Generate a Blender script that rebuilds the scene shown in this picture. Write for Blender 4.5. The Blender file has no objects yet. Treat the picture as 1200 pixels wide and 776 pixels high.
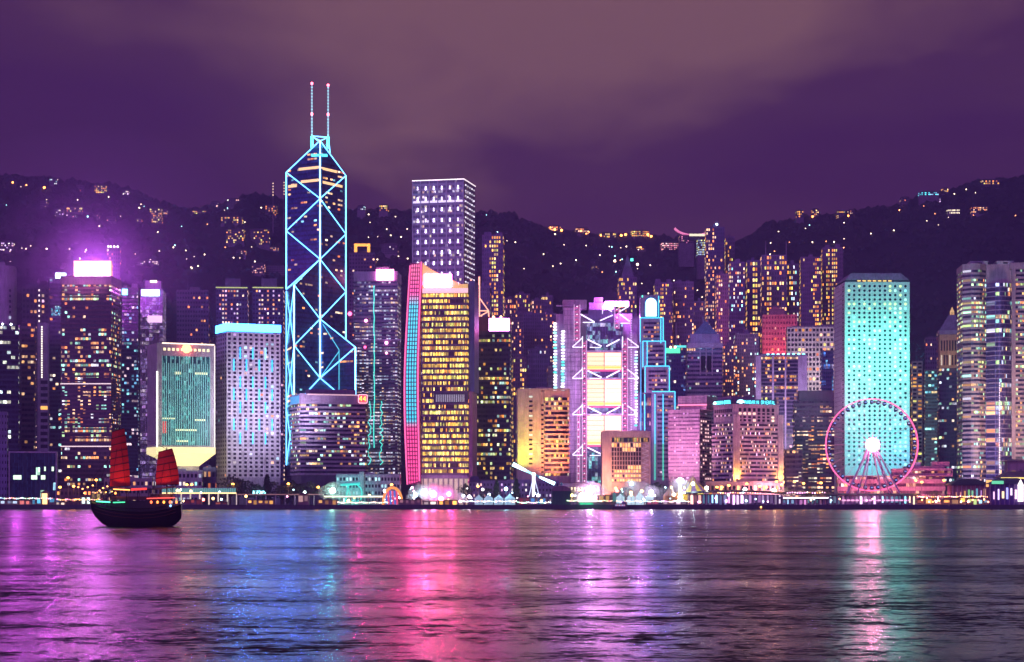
import bpy, math, random
from mathutils import Vector, Matrix
random.seed(7)
R = math.radians
scene = bpy.context.scene
COL = scene.collection

# ------------------------------------------------------------------ camera, sky, light, exposure
F, CX, HY, CH = 2284.0, 600.0, 584.0, 8.0        # focal length in photo pixels, principal column, horizon row, eye height
cd = bpy.data.cameras.new('camera'); cam = bpy.data.objects.new('camera', cd); COL.objects.link(cam)
cam.location = (0, 0, CH); cam.rotation_euler = (R(90), 0, 0)
cd.sensor_width = 36; cd.lens = 36 * F / 1200; cd.shift_y = (HY - 388) / 1200
cd.clip_start = 1; cd.clip_end = 60000
scene.camera = cam

HAZE_DENSITY = 0.00015
world = bpy.data.worlds.new('World'); scene.world = world; world.use_nodes = True
wt = world.node_tree; wt.nodes.clear()
def wn(t, **k):
    n = wt.nodes.new(t)
    for a, v in k.items(): setattr(n, a, v)
    return n
w_out = wn('ShaderNodeOutputWorld'); w_bg = wn('ShaderNodeBackground')
w_tc = wn('ShaderNodeTexCoord'); w_map = wn('ShaderNodeMapping')
w_map.inputs['Scale'].default_value = (3.0, 2.0, 8.0)
w_map.inputs['Location'].default_value = (3.1, 0.4, 0.35)
w_n = wn('ShaderNodeTexNoise'); w_n.inputs['Scale'].default_value = 1.15; w_n.inputs['Detail'].default_value = 5
w_n.inputs['Roughness'].default_value = .48
w_n.inputs['Distortion'].default_value = .35
w_ramp = wn('ShaderNodeValToRGB'); cr = w_ramp.color_ramp
cr.elements[0].position = .38; cr.elements[0].color = (.066, .018, .078, 1)
cr.elements[1].position = .66; cr.elements[1].color = (.262, .125, .128, 1)
e = cr.elements.new(.50); e.color = (.088, .030, .080, 1)
wt.links.new(w_tc.outputs['Generated'], w_map.inputs['Vector'])
wt.links.new(w_map.outputs[0], w_n.inputs['Vector']); 
# the cloud base is brightest well above the city and dims towards the horizon
w_sep = wn('ShaderNodeSeparateXYZ'); wt.links.new(w_tc.outputs['Generated'], w_sep.inputs[0])
w_el = wn('ShaderNodeMapRange'); w_el.inputs['From Min'].default_value = .13; w_el.inputs['From Max'].default_value = .24
w_el.inputs['To Min'].default_value = -.08; w_el.inputs['To Max'].default_value = .03
wt.links.new(w_sep.outputs['Z'], w_el.inputs['Value'])
def wm_(op, x, y):
    n = wn('ShaderNodeMath', operation=op)
    for i, v in enumerate((x, y)):
        if isinstance(v, (int, float)): n.inputs[i].default_value = v
        else: wt.links.new(v, n.inputs[i])
    return n.outputs[0]
# the glow of the city on the cloud is strongest high over the middle of the waterfront
w_dx = wm_('DIVIDE', wm_('SUBTRACT', w_sep.outputs['X'], .05), .17); w_dz = wm_('DIVIDE', wm_('SUBTRACT', w_sep.outputs['Z'], .245), .085)
w_r = wm_('SQRT', wm_('ADD', wm_('MULTIPLY', w_dx, w_dx), wm_('MULTIPLY', w_dz, w_dz)), 0)
w_ax = wn('ShaderNodeMapRange'); w_ax.interpolation_type = 'SMOOTHSTEP'; w_ax.inputs['From Min'].default_value = 0; w_ax.inputs['From Max'].default_value = 1.7
w_ax.inputs['To Min'].default_value = .17; w_ax.inputs['To Max'].default_value = -.05
wt.links.new(w_r, w_ax.inputs['Value'])
w_a1 = wn('ShaderNodeMath', operation='ADD'); w_a2 = wn('ShaderNodeMath', operation='ADD')
wt.links.new(w_n.outputs['Fac'], w_a1.inputs[0]); wt.links.new(w_el.outputs[0], w_a1.inputs[1])
wt.links.new(w_a1.outputs[0], w_a2.inputs[0]); wt.links.new(w_ax.outputs[0], w_a2.inputs[1])
wt.links.new(w_a2.outputs[0], w_ramp.inputs['Fac'])
# overhead, away from the lit city, the cloud is darker
w_up = wn('ShaderNodeMapRange'); w_up.inputs['From Min'].default_value = .27; w_up.inputs['From Max'].default_value = .50
w_up.inputs['To Min'].default_value = 1.0; w_up.inputs['To Max'].default_value = .22
wt.links.new(w_sep.outputs['Z'], w_up.inputs['Value']); wt.links.new(w_up.outputs[0], w_bg.inputs['Strength'])
wt.links.new(w_ramp.outputs['Color'], w_bg.inputs['Color'])
wt.links.new(w_bg.outputs[0], w_out.inputs['Surface'])

# soft magenta light of the city on this side of the harbour, behind the camera
sd = bpy.data.lights.new('city_light', 'SUN'); sd.energy = 1.4; sd.angle = R(40); sd.color = (.48, .21, 1.0)
so = bpy.data.objects.new('city_light', sd); COL.objects.link(so); so.rotation_euler = (R(72), 0, R(-28))

vs = scene.view_settings
vs.view_transform = 'Standard'; vs.look = 'None'; vs.exposure = 0; vs.gamma = 1; vs.use_curve_mapping = False
scene.display_settings.display_device = 'sRGB'
cy = scene.cycles
cy.use_denoising = True
try: cy.denoiser = 'OPENIMAGEDENOISE'
except Exception: pass
cy.max_bounces = 5; cy.diffuse_bounces = 2; cy.glossy_bounces = 3; cy.transmission_bounces = 3; cy.volume_bounces = 0
cy.transparent_max_bounces = 6; cy.caustics_reflective = False; cy.caustics_refractive = False
cy.sample_clamp_indirect = 60.0; cy.use_light_tree = True; cy.volume_step_rate = 1

# ------------------------------------------------------------------ helpers
def PX(px, Y): return (px - CX) / F * Y
def PZ(py, Y): return CH + (HY - py) / F * Y

class MB:
    """collects shapes; build() links them as ONE mesh object"""
    def __init__(s): s.v, s.f, s.m = [], [], []
    def add(s, vs_, fs, mi=0):
        o = len(s.v); s.v += vs_
        for q in fs: s.f.append(tuple(i + o for i in q)); s.m.append(mi)
        return s
    def box(s, x0, x1, y0, y1, z0, z1, mi=0):
        return s.add([(x0,y0,z0),(x1,y0,z0),(x1,y1,z0),(x0,y1,z0),(x0,y0,z1),(x1,y0,z1),(x1,y1,z1),(x0,y1,z1)],
                     [(0,3,2,1),(4,5,6,7),(0,1,5,4),(1,2,6,5),(2,3,7,6),(3,0,4,7)], mi)
    def prism(s, poly, z0, z1, mi=0, top=None, ztop=None):
        n = len(poly); t = top or poly; zt = ztop or [z1]*n
        s.add([(p[0],p[1],z0) for p in poly] + [(p[0],p[1],zt[i]) for i, p in enumerate(t)],
              [tuple(range(n-1,-1,-1)), tuple(range(n,2*n))] + [(i,(i+1)%n,n+(i+1)%n,n+i) for i in range(n)], mi)
        return s
    def beam(s, a, b, r, n=6, r2=None, mi=0):
        a, b = Vector(a), Vector(b); d = (b-a)
        if d.length < 1e-6: return s
        d.normalize(); up = Vector((0,0,1)) if abs(d.z) < .9 else Vector((0,1,0))
        x = d.cross(up).normalized(); y = d.cross(x)
        r2 = r if r2 is None else r2; vs_ = []
        for p, rr in ((a, r), (b, r2)):
            for i in range(n):
                t = 2*math.pi*i/n; vs_.append(tuple(p + x*(rr*math.cos(t)) + y*(rr*math.sin(t))))
        return s.add(vs_, [tuple(range(n-1,-1,-1)), tuple(range(n,2*n))] + [(i,(i+1)%n,n+(i+1)%n,n+i) for i in range(n)], mi)
    def ball(s, c, r, n=8, m=5, sx=1, sy=1, sz=1, mi=0):
        vs_ = [(c[0],c[1],c[2]-r*sz)]; fs = []
        for j in range(1, m):
            ph = -math.pi/2 + math.pi*j/m
            for i in range(n):
                t = 2*math.pi*i/n; vs_.append((c[0]+r*sx*math.cos(ph)*math.cos(t), c[1]+r*sy*math.cos(ph)*math.sin(t), c[2]+r*sz*math.sin(ph)))
        vs_.append((c[0],c[1],c[2]+r*sz)); last = len(vs_)-1
        for i in range(n):
            fs.append((0, 1+(i+1)%n, 1+i))
            for j in range(m-2):
                a = 1+j*n; fs.append((a+i, a+(i+1)%n, a+n+(i+1)%n, a+n+i))
            a = 1+(m-2)*n; fs.append((a+i, a+(i+1)%n, last))
        return s.add(vs_, fs, mi)
    def mesh(s, name, mats):
        me = bpy.data.meshes.new(name); me.from_pydata(s.v, [], s.f)
        mats = mats if isinstance(mats, (list, tuple)) else [mats]
        for m in mats: me.materials.append(m)
        if len(mats) > 1: me.polygons.foreach_set('material_index', s.m)
        me.update(); return me
    def build(s, name, mats, parent=None, loc=None, rz=None):
        o = bpy.data.objects.new(name, s.mesh(name, mats)); COL.objects.link(o)
        if parent is not None: o.parent = parent
        if loc is not None: o.location = loc
        if rz is not None: o.rotation_euler = (0,0,rz)
        return o

def tag(o, label=None, cat=None, group=None, kind=None):
    if label: o['label'] = label
    if cat: o['category'] = cat
    if group: o['group'] = group
    if kind: o['kind'] = kind
    return o
def empty(name, loc, rz=0.0):
    o = bpy.data.objects.new(name, None); COL.objects.link(o)
    o.location = loc; o.rotation_euler = (0,0,rz); o.empty_display_size = 2
    return o
def copy_tree(o, parent=None):
    c = o.copy(); COL.objects.link(c)
    if parent is not None: c.parent = parent
    for ch in list(o.children): copy_tree(ch, c)
    return c
ORD = 'first second third fourth fifth sixth seventh eighth ninth tenth eleventh twelfth thirteenth fourteenth fifteenth sixteenth seventeenth eighteenth nineteenth twentieth'.split()

# ------------------------------------------------------------------ materials
_mc = {}
def new_mat(name):
    m = bpy.data.materials.new(name); m.use_nodes = True
    nt = m.node_tree; nt.nodes.clear()
    out = nt.nodes.new('ShaderNodeOutputMaterial')
    return m, nt, out
def prin(nt, out):
    p = nt.nodes.new('ShaderNodeBsdfPrincipled'); nt.links.new(p.outputs[0], out.inputs['Surface']); return p
def math_n(nt, op, a, b=None, c=None):
    n = nt.nodes.new('ShaderNodeMath'); n.operation = op
    for i, v in enumerate((a, b, c)):
        if v is None: continue
        if isinstance(v, (int, float)): n.inputs[i].default_value = v
        else: nt.links.new(v, n.inputs[i])
    return n.outputs[0]

def wall(col, rough=.6, var=.35, scale=.12, spec=.4, metal=0.0):
    """weathered masonry, paint or metal: base colour broken up by soft blotches and fine streaks"""
    key = ('wall', tuple(col), rough, var, scale, metal)
    if key in _mc: return _mc[key]
    m, nt, out = new_mat('wall_finish'); p = prin(nt, out)
    tc = nt.nodes.new('ShaderNodeTexCoord')
    n1 = nt.nodes.new('ShaderNodeTexNoise'); n1.inputs['Scale'].default_value = scale; n1.inputs['Detail'].default_value = 4
    mp = nt.nodes.new('ShaderNodeMapping'); mp.inputs['Scale'].default_value = (1, 1, .12)
    n2 = nt.nodes.new('ShaderNodeTexNoise'); n2.inputs['Scale'].default_value = scale*6; n2.inputs['Detail'].default_value = 3
    nt.links.new(tc.outputs['Object'], n1.inputs['Vector']); nt.links.new(tc.outputs['Object'], mp.inputs[0]); nt.links.new(mp.outputs[0], n2.inputs['Vector'])
    a = math_n(nt, 'ADD', n1.outputs['Fac'], n2.outputs['Fac'])
    r = nt.nodes.new('ShaderNodeMapRange'); r.inputs['From Min'].default_value = .7; r.inputs['From Max'].default_value = 1.3
    r.inputs['To Min'].default_value = 1-var; r.inputs['To Max'].default_value = 1+var*.6
    nt.links.new(a, r.inputs['Value'])
    mx = nt.nodes.new('ShaderNodeVectorMath'); mx.operation = 'SCALE'; mx.inputs[0].default_value = col
    nt.links.new(r.outputs[0], mx.inputs['Scale']); nt.links.new(mx.outputs[0], p.inputs['Base Color'])
    p.inputs['Roughness'].default_value = rough; p.inputs['Metallic'].default_value = metal
    _mc[key] = m; return m

def emit(col, s=1.0, sample=False):  # glowing finish, for lamps and for parts that only look lit
    key = ('emit', tuple(col), s, sample)
    if key in _mc: return _mc[key]
    m, nt, out = new_mat('glowing_finish'); p = prin(nt, out)
    p.inputs['Base Color'].default_value = (col[0]*.5, col[1]*.5, col[2]*.5, 1)
    p.inputs['Emission Color'].default_value = (*col, 1); p.inputs['Emission Strength'].default_value = s
    m.cycles.emission_sampling = 'AUTO' if sample else 'NONE'
    _mc[key] = m; return m

WARM = [(1,.36,.09), (1,.46,.16), (1,.56,.30), (1,.25,.06), (1,.66,.42)]
OFFICE = [(1,.48,.14), (1,.62,.26), (.62,1,.48), (.38,.92,.80), (1,.34,.10), (.85,.82,1)]
COOL = [(.55,.95,1), (.75,.85,1), (.4,1,.9), (.9,.9,1), (1,.8,.6)]
YEL = [(1,.44,.05), (1,.54,.09), (1,.66,.24), (1,.30,.04), (.78,.74,.14)]
PINKW = [(1,.55,.75), (1,.75,.6), (1,.9,.8), (.9,.6,1), (1,.5,.4)]

def glass(root, cw, pz, prob, pal, s=1.6, tint=(.02,.025,.05), seed=0, z0=0, row=.75, rough=.18, fine=.55, gap=.10, run=3.0, uv=(1,1), vg=0.0):
    s *= .95
    """dark glazing with lit rooms behind it: one cell per bay and storey, whole stretches of a storey lit together"""
    m, nt, out = new_mat('glazing'); p = prin(nt, out); L = nt.links
    tc = nt.nodes.new('ShaderNodeTexCoord'); tc.object = root
    sp = nt.nodes.new('ShaderNodeSeparateXYZ'); L.new(tc.outputs['Object'], sp.inputs[0])
    u = math_n(nt, 'DIVIDE', math_n(nt, 'ADD', math_n(nt, 'MULTIPLY_ADD', sp.outputs[0], uv[0], math_n(nt, 'MULTIPLY', sp.outputs[1], uv[1])), 1000.0), cw)
    w = math_n(nt, 'DIVIDE', math_n(nt, 'SUBTRACT', sp.outputs[2], z0), pz)
    iu, iw = math_n(nt, 'FLOOR', u), math_n(nt, 'FLOOR', w)
    def wnz(x, y, z):
        c = nt.nodes.new('ShaderNodeCombineXYZ')
        for i, v in enumerate((x, y, z)):
            if isinstance(v, (int, float)): c.inputs[i].default_value = v
            else: L.new(v, c.inputs[i])
        q = nt.nodes.new('ShaderNodeTexWhiteNoise'); q.noise_dimensions = '3D'; L.new(c.outputs[0], q.inputs['Vector'])
        return q
    a = wnz(iu, iw, seed + .5); b = wnz(math_n(nt, 'FLOOR', math_n(nt, 'DIVIDE', u, run)), iw, seed + 7.5); c = wnz(3.5, iw, seed + 11.5)
    f = wnz(math_n(nt, 'FLOOR', math_n(nt, 'MULTIPLY', u, 3.0)), math_n(nt, 'FLOOR', math_n(nt, 'MULTIPLY', w, 2.5)), seed + 23.5)
    # chance of being lit: storey by storey and stretch by stretch
    c2 = math_n(nt, 'MULTIPLY_ADD', math_n(nt, 'POWER', c.outputs['Value'], 2.5), 3.2*row, 1-row)
    b2 = math_n(nt, 'MULTIPLY_ADD', math_n(nt, 'POWER', b.outputs['Value'], 2.0), 2.2, .25)
    thr = math_n(nt, 'MULTIPLY', math_n(nt, 'MULTIPLY', c2, b2), prob)
    lit = math_n(nt, 'LESS_THAN', a.outputs['Value'], thr)
    sc = nt.nodes.new('ShaderNodeSeparateXYZ'); L.new(b.outputs['Color'], sc.inputs[0])
    sa = nt.nodes.new('ShaderNodeSeparateXYZ'); L.new(a.outputs['Color'], sa.inputs[0])
    pick = math_n(nt, 'FRACT', math_n(nt, 'MULTIPLY_ADD', sa.outputs[1], .45, sc.outputs[1]))
    rp = nt.nodes.new('ShaderNodeValToRGB'); rp.color_ramp.interpolation = 'CONSTANT'; el = rp.color_ramp.elements
    el[0].position = 0; el[0].color = (*pal[0], 1); el[1].position = 1/len(pal); el[1].color = (*pal[1], 1)
    for i in range(2, len(pal)):
        q = el.new(i/len(pal)); q.color = (*pal[i], 1)
    L.new(pick, rp.inputs['Fac'])
    g = math_n(nt, 'MULTIPLY', math_n(nt, 'GREATER_THAN', math_n(nt, 'FRACT', u), gap), math_n(nt, 'GREATER_THAN', math_n(nt, 'FRACT', w), vg))
    br = math_n(nt, 'MULTIPLY_ADD', f.outputs['Value'], fine*1.6, 1-fine)
    br = math_n(nt, 'MULTIPLY', br, math_n(nt, 'MULTIPLY_ADD', math_n(nt, 'POWER', sa.outputs[2], 2.0), 1.3, .25))
    L.new(rp.outputs['Color'], p.inputs['Emission Color'])
    L.new(math_n(nt, 'MULTIPLY', math_n(nt, 'MULTIPLY', math_n(nt, 'MULTIPLY', lit, g), br), s), p.inputs['Emission Strength'])
    # panes differ a little from one to the next, mullions have a paler tint
    bt = math_n(nt, 'MULTIPLY', math_n(nt, 'MULTIPLY_ADD', f.outputs['Value'], 1.0, .5), math_n(nt, 'MULTIPLY_ADD', g, -1.8, 2.8))
    bv = nt.nodes.new('ShaderNodeVectorMath'); bv.operation = 'SCALE'; bv.inputs[0].default_value = tint; L.new(bt, bv.inputs['Scale']); L.new(bv.outputs[0], p.inputs['Base Color'])
    L.new(math_n(nt, 'MULTIPLY_ADD', sa.outputs[0], .22, rough), p.inputs['Roughness'])
    m.cycles.emission_sampling = 'NONE'
    return m

DARKGLASS = None
def darkglass():
    global DARKGLASS
    if DARKGLASS is None:
        m, nt, out = new_mat('unlit_glass'); p = prin(nt, out)
        p.inputs['Base Color'].default_value = (.010,.010,.022,1); p.inputs['Roughness'].default_value = .4; p.inputs['Specular IOR Level'].default_value = .25; DARKGLASS = m
    return DARKGLASS
_lit = {}
def litmat(pal, k, s):
    key = (tuple(pal), k, s)
    if key not in _lit: _lit[key] = emit(pal[k % len(pal)], round(s, 2))
    return _lit[key]

def lamp(name, loc, col, power, radius=1.0, parent=None):
    ld = bpy.data.lights.new(name, 'POINT'); ld.energy = power; ld.color = col; ld.shadow_soft_size = radius
    o = bpy.data.objects.new(name, ld); COL.objects.link(o); o.location = loc
    if parent is not None: o.parent = parent
    return o
FLOOD = .22
def flood(name, loc, aim, col, power, size=(20, 2), spread=150, parent=None):
    power *= FLOOD
    """a floodlight: area lamp at loc shining towards aim"""
    ld = bpy.data.lights.new(name, 'AREA'); ld.shape = 'RECTANGLE'; ld.size, ld.size_y = size; ld.energy = power; ld.color = col; ld.spread = R(spread)
    o = bpy.data.objects.new(name, ld); COL.objects.link(o)
    o.location = loc; d = Vector(aim) - Vector(loc)
    o.rotation_euler = d.to_track_quat('-Z', 'Y').to_euler()
    if parent is not None: o.parent = parent
    return o

# ------------------------------------------------------------------ a building: front face between two photo columns, real depth behind it
class Bld:
    def __init__(b, name, label, cat, xl, xr, top, Y, d, side=None, z0=2.6, group=None, theta=None):
        b.Y, b.d, b.z0 = Y, d, z0
        if side is None and theta is None:   # turn it so only a sliver of its inner flank shows
            if (xl+xr)/2 < CX: xr -= 1.5; side = 1.5
            else: xl += 1.5; side = -1.5
        sl, sr = (xl-CX)/F, (xr-CX)/F; xL = sl*Y
        def width(t): return (sr*Y - xL)/(math.cos(t) - sr*math.sin(t))
        def corner(t, s):
            u = (math.cos(t), math.sin(t)); v = (-math.sin(t), math.cos(t))
            if s > 0: w = width(t); P = (xL+w*u[0]+d*v[0], Y+w*u[1]+d*v[1])
            else: P = (xL+d*v[0], Y+d*v[1])
            return CX + F*P[0]/P[1]
        t = 0.0 if theta is None else theta
        if side is not None:
            lo, hi = R(-55), R(55)
            target = xr+side if side > 0 else xl+side
            for _ in range(50):
                t = (lo+hi)/2
                if corner(t, side) > target: lo = t
                else: hi = t
        b.t, b.w = t, width(t); b.u = (math.cos(t), math.sin(t)); b.v = (-math.sin(t), math.cos(t)); b.P = (xL, Y)
        b.root = empty(name, (xL, Y, z0), t); tag(b.root, label, cat, group)
        b.h = b.Z(top); b.name = name; b.xl, b.xr, b.top = xl, xr, top
    def X(b, px, y=0.0):
        s = (px-CX)/F; x0 = b.P[0]+y*b.v[0]; y0 = b.P[1]+y*b.v[1]
        return (s*y0 - x0)/(b.u[0] - s*b.u[1])
    def Z(b, py, x=None, y=0.0):
        if x is None: x = b.w/2
        Y = b.P[1] + x*b.u[1] + y*b.v[1]
        return PZ(py, Y) - b.z0
    def W(b, x, y, z):
        return (b.P[0]+x*b.u[0]+y*b.v[0], b.P[1]+x*b.u[1]+y*b.v[1], z+b.z0)
    def part(b, name, mb, mat, parent=None): return mb.build(name, mat, parent or b.root)
    def bx(b, name, x0, x1, y0, y1, z0, z1, mat, parent=None): return MB().box(x0,x1,y0,y1,z0,z1).build(name, mat, parent or b.root)
    def pbox(b, name, px0, px1, py0, py1, y0, y1, mat, parent=None):
        return b.bx(name, b.X(px0), b.X(px1), y0, y1, b.Z(py1), b.Z(py0), mat, parent)
    # --- styles
    def ribbon(b, z0, z1, n, gfrac, wmat, gmat, x0=0, x1=None, y0=0, y1=None, inset=.7, poly=None, wname='wall', parapet=0, piers=0):
        x1 = b.w if x1 is None else x1; y1 = b.d if y1 is None else y1
        pitch = (z1-z0)/n; mb = MB(); g = None
        for k in range(n):
            a = z0+k*pitch; s = a+pitch*(1-gfrac)
            if poly is None: mb.box(x0,x1,y0,y1,a,s)
            else: mb.prism(poly,a,s)
            if poly is None: MB().box(x0+inset,x1-inset,y0+inset,y1-inset,s,a+pitch).build('ribbon_window', gmat, b.root)
            else:
                c = (sum(p[0] for p in poly)/len(poly), sum(p[1] for p in poly)/len(poly))
                r = max(math.hypot(p[0]-c[0], p[1]-c[1]) for p in poly); q = 1-inset/r
                MB().prism([(c[0]+(p[0]-c[0])*q, c[1]+(p[1]-c[1])*q) for p in poly], s, a+pitch).build('ribbon_window', gmat, b.root)
        if poly is None: mb.box(x0,x1,y0,y1,z1,z1+max(parapet,.4))
        else: mb.prism(poly,z1,z1+max(parapet,.4))
        if piers:
            for i in range(piers+1):
                x = x0+.4+(x1-x0-.8)*i/piers; mb.box(x-.35,x+.35,y0-.25,y0+1,z0,z1+.02)
        return mb.build(wname, wmat, b.root)
    def punched(b, z0, z1, nc, nr, fw, fh, wmat, pal, prob, s=1.6, x0=0, x1=None, y0=0, y1=None, side='auto', colprob=None, cap=100, lattice=True, dark=None, relief=.35, body=True, ns=None, rowprob=None, arch=False):
        """solid wall with window openings; lit windows (and up to `cap` in all) are parts of their own"""
        x1 = b.w if x1 is None else x1; y1 = b.d if y1 is None else y1
        if body: MB().box(x0,x1,y0,y1,z0,z1).build('wall', wmat, b.root)
        cw = (x1-x0)/nc; ph = (z1-z0)/nr; ww, wh = cw*fw, ph*fh
        lat = MB()
        pl = MB().box(-ww/2,ww/2,-.12,.12,-wh/2,wh/2).mesh('window', dark or darkglass())
        ps = MB().box(-.12,.12,-ww/2,ww/2,-wh/2,wh/2).mesh('window', dark or darkglass())
        spots = []
        for i in range(nc):
            cp = 1.0 if colprob is None else colprob[min(len(colprob)-1, int(i/nc*len(colprob)))]
            for j in range(nr):
                rp = 1.0 if rowprob is None else rowprob[j % len(rowprob)]
                spots.append((pl, (x0+cw*(i+.5), y0, z0+ph*(j+.5)), random.random() < prob*cp*rp, (ww, .24, wh)))
        vis = b.visible_side()
        if vis:
            n2 = ns or max(1, round((y1-y0)/cw)); cy_ = (y1-y0)/n2; xs = x1 if vis == 'R' else x0
            for i in range(n2):
                for j in range(nr):
                    spots.append((ps, (xs, y0+cy_*(i+.5), z0+ph*(j+.5)), random.random() < prob*.8, (.24, ww, wh)))
        if lattice and relief > 0:
            for i in range(nc+1):
                x = x0+cw*i; hw = cw*(1-fw)/2*.9
                lat.box(max(x-hw,x0-.02), min(x+hw,x1+.02), y0-relief, y0+.05, z0, z1)
            for j in range(nr+1):
                z = z0+ph*j; hh = ph*(1-fh)/2*.9
                lat.box(x0-.01, x1+.01, y0-relief*.8, y0+.04, max(z-hh,z0), min(z+hh,z1+.3))
            lat.build('facade_grid', wmat, b.root)
        lit = [q for q in spots if q[2]]; unl = [q for q in spots if not q[2]]
        random.shuffle(lit); random.shuffle(unl)
        rest = MB(); rest_lit = {}
        for k, (me, loc, on, sz) in enumerate(lit + unl):
            kk = random.randrange(len(pal)); ss = round(s*.95*random.choice((.4,.7,1,1.6)), 2)
            if k < cap and (on or k < 24):
                o = bpy.data.objects.new('window', me); COL.objects.link(o); o.parent = b.root; o.location = loc
                if on: o.material_slots[0].link = 'OBJECT'; o.material_slots[0].material = litmat(pal, kk, ss)
            else:
                mb = rest_lit.setdefault((kk, ss), MB()) if on else rest
                mb.box(loc[0]-sz[0]/2, loc[0]+sz[0]/2, loc[1]-sz[1]/2, loc[1]+sz[1]/2, loc[2]-sz[2]/2, loc[2]+sz[2]/2)
        allm = MB(); mats = [dark or darkglass()]
        if rest.v: allm.add(rest.v, rest.f, 0)
        for (kk, ss), mb in rest_lit.items():
            mats.append(litmat(pal, kk, ss)); allm.add(mb.v, mb.f, len(mats)-1)
        if allm.v:
            o = allm.build('window', mats, b.root); o['kind'] = 'stuff'
    def visible_side(b):
        xr_, yr_ = b.P[0]+b.w*b.u[0], b.P[1]+b.w*b.u[1]
        if xr_*b.u[0]+yr_*b.u[1] < 0: return 'R'
        if b.P[0]*b.u[0]+b.P[1]*b.u[1] > 0: return 'L'
        return None
    def roof(b, mat, n=2, hmax=5, mast=0, z=None, x0=0, x1=None):
        z = b.h if z is None else z; x1 = b.w if x1 is None else x1; W_ = x1-x0
        for i in range(n):
            w_ = W_*random.uniform(.16,.34); x = x0+W_*(i+.5)/n - w_/2 + random.uniform(-.06,.06)*W_
            MB().box(x, x+w_, b.d*.25, b.d*.7, z-.3, z+hmax*random.uniform(.5,1)).build('plant_room', mat, b.root)
        for i in range(mast):
            x = x0+W_*random.uniform(.25,.75); MB().beam((x,b.d*.4,z), (x,b.d*.4,z+hmax*2.6), .25, 5, .12).build('mast', mat, b.root)
        mb = MB()
        for (a0,a1,c0,c1) in ((x0,x1,0,.4),(x0,x1,b.d-.4,b.d),(x0,x0+.4,.4,b.d-.4),(x1-.4,x1,.4,b.d-.4)): mb.box(a0+.03,a1-.03,c0+.03,c1-.03,z-.2,z+1.1)
        mb.build('parapet', mat, b.root)

# ================================================================== the setting
# water: long-exposure harbour surface, soft long ripples
def water_mat():
    m, nt, out = new_mat('harbour_water'); p = prin(nt, out); L = nt.links
    p.inputs['Base Color'].default_value = (.006,.007,.016,1); p.inputs['Roughness'].default_value = .26; p.inputs['IOR'].default_value = 1.19
    tc = nt.nodes.new('ShaderNodeTexCoord')
    def noise(sx, sy, det, dist=0.0):
        mp = nt.nodes.new('ShaderNodeMapping'); mp.inputs['Scale'].default_value = (sx, sy, 1)
        n = nt.nodes.new('ShaderNodeTexNoise'); n.inputs['Scale'].default_value = 1; n.inputs['Detail'].default_value = det
        n.inputs['Distortion'].default_value = dist; n.inputs['Roughness'].default_value = .6
        L.new(tc.outputs['Object'], mp.inputs[0]); L.new(mp.outputs[0], n.inputs['Vector']); return n.outputs['Fac']
    # slopes of the ripples, several sizes of wavelet summed, turned straight into the surface normal
    tot = None
    for (sx, sy, det, ax, ay) in ((1.9, 2.4, 3, .50, .62), (.55, .85, 4, .45, .72), (.11, .20, 4, .20, .58), (.018, .045, 3, .06, .34)):
        mp = nt.nodes.new('ShaderNodeMapping'); mp.inputs['Scale'].default_value = (sx, sy, 1); L.new(tc.outputs['Object'], mp.inputs[0])
        n = nt.nodes.new('ShaderNodeTexNoise'); n.inputs['Scale'].default_value = 1; n.inputs['Detail'].default_value = det; n.inputs['Distortion'].default_value = .6
        L.new(mp.outputs[0], n.inputs['Vector'])
        v1 = nt.nodes.new('ShaderNodeVectorMath'); v1.operation = 'SUBTRACT'; L.new(n.outputs['Color'], v1.inputs[0]); v1.inputs[1].default_value = (.5,.5,.5)
        v2 = nt.nodes.new('ShaderNodeVectorMath'); v2.operation = 'MULTIPLY'; L.new(v1.outputs[0], v2.inputs[0]); v2.inputs[1].default_value = (ax, ay, 0)
        if tot is None: tot = v2
        else:
            v3 = nt.nodes.new('ShaderNodeVectorMath'); v3.operation = 'ADD'; L.new(tot.outputs[0], v3.inputs[0]); L.new(v2.outputs[0], v3.inputs[1]); tot = v3
    v4 = nt.nodes.new('ShaderNodeVectorMath'); v4.operation = 'ADD'; L.new(tot.outputs[0], v4.inputs[0]); v4.inputs[1].default_value = (0,0,1)
    nrm = nt.nodes.new('ShaderNodeVectorMath'); nrm.operation = 'NORMALIZE'; L.new(v4.outputs[0], nrm.inputs[0])
    L.new(nrm.outputs[0], p.inputs['Normal'])
    r = nt.nodes.new('ShaderNodeMapRange'); r.inputs['From Min'].default_value = .35; r.inputs['From Max'].default_value = .65
    r.inputs['To Min'].default_value = .16; r.inputs['To Max'].default_value = .28
    L.new(noise(.012, .03, 3, .4), r.inputs['Value']); L.new(r.outputs[0], p.inputs['Roughness'])
    return m
wm = MB().add([(-2600,-60,0),(2600,-60,0),(2600,1404,0),(-2600,1404,0)], [(0,1,2,3)]).build('harbour_water', water_mat())
tag(wm, kind='structure')

# reclaimed ground the city stands on
g = MB().box(-5200, 5200, 1403, 2300, -3, 2.6).build('ground', wall((.06,.058,.06), .7)); tag(g, kind='structure')
sw = MB()
for k in range(130):
    x = -650+k*10; sw.box(x+.04, x+9.96, 1400.6, 1403.1, -2, 3.35)
for k in range(44): sw.box(-645+k*30, -644.2+k*30, 1399.8, 1400.6, -2, 2.9)
o = sw.build('seawall', wall((.10,.09,.10), .75)); tag(o, 'dark concrete seawall with timber fenders along the far shore', 'seawall')
rd = MB().add([(-900,1440,2.604),(900,1440,2.604),(900,1452,2.604),(-900,1452,2.604)], [(0,1,2,3)]).build('road', wall((.05,.05,.055), .6)); tag(rd, kind='structure')

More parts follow.
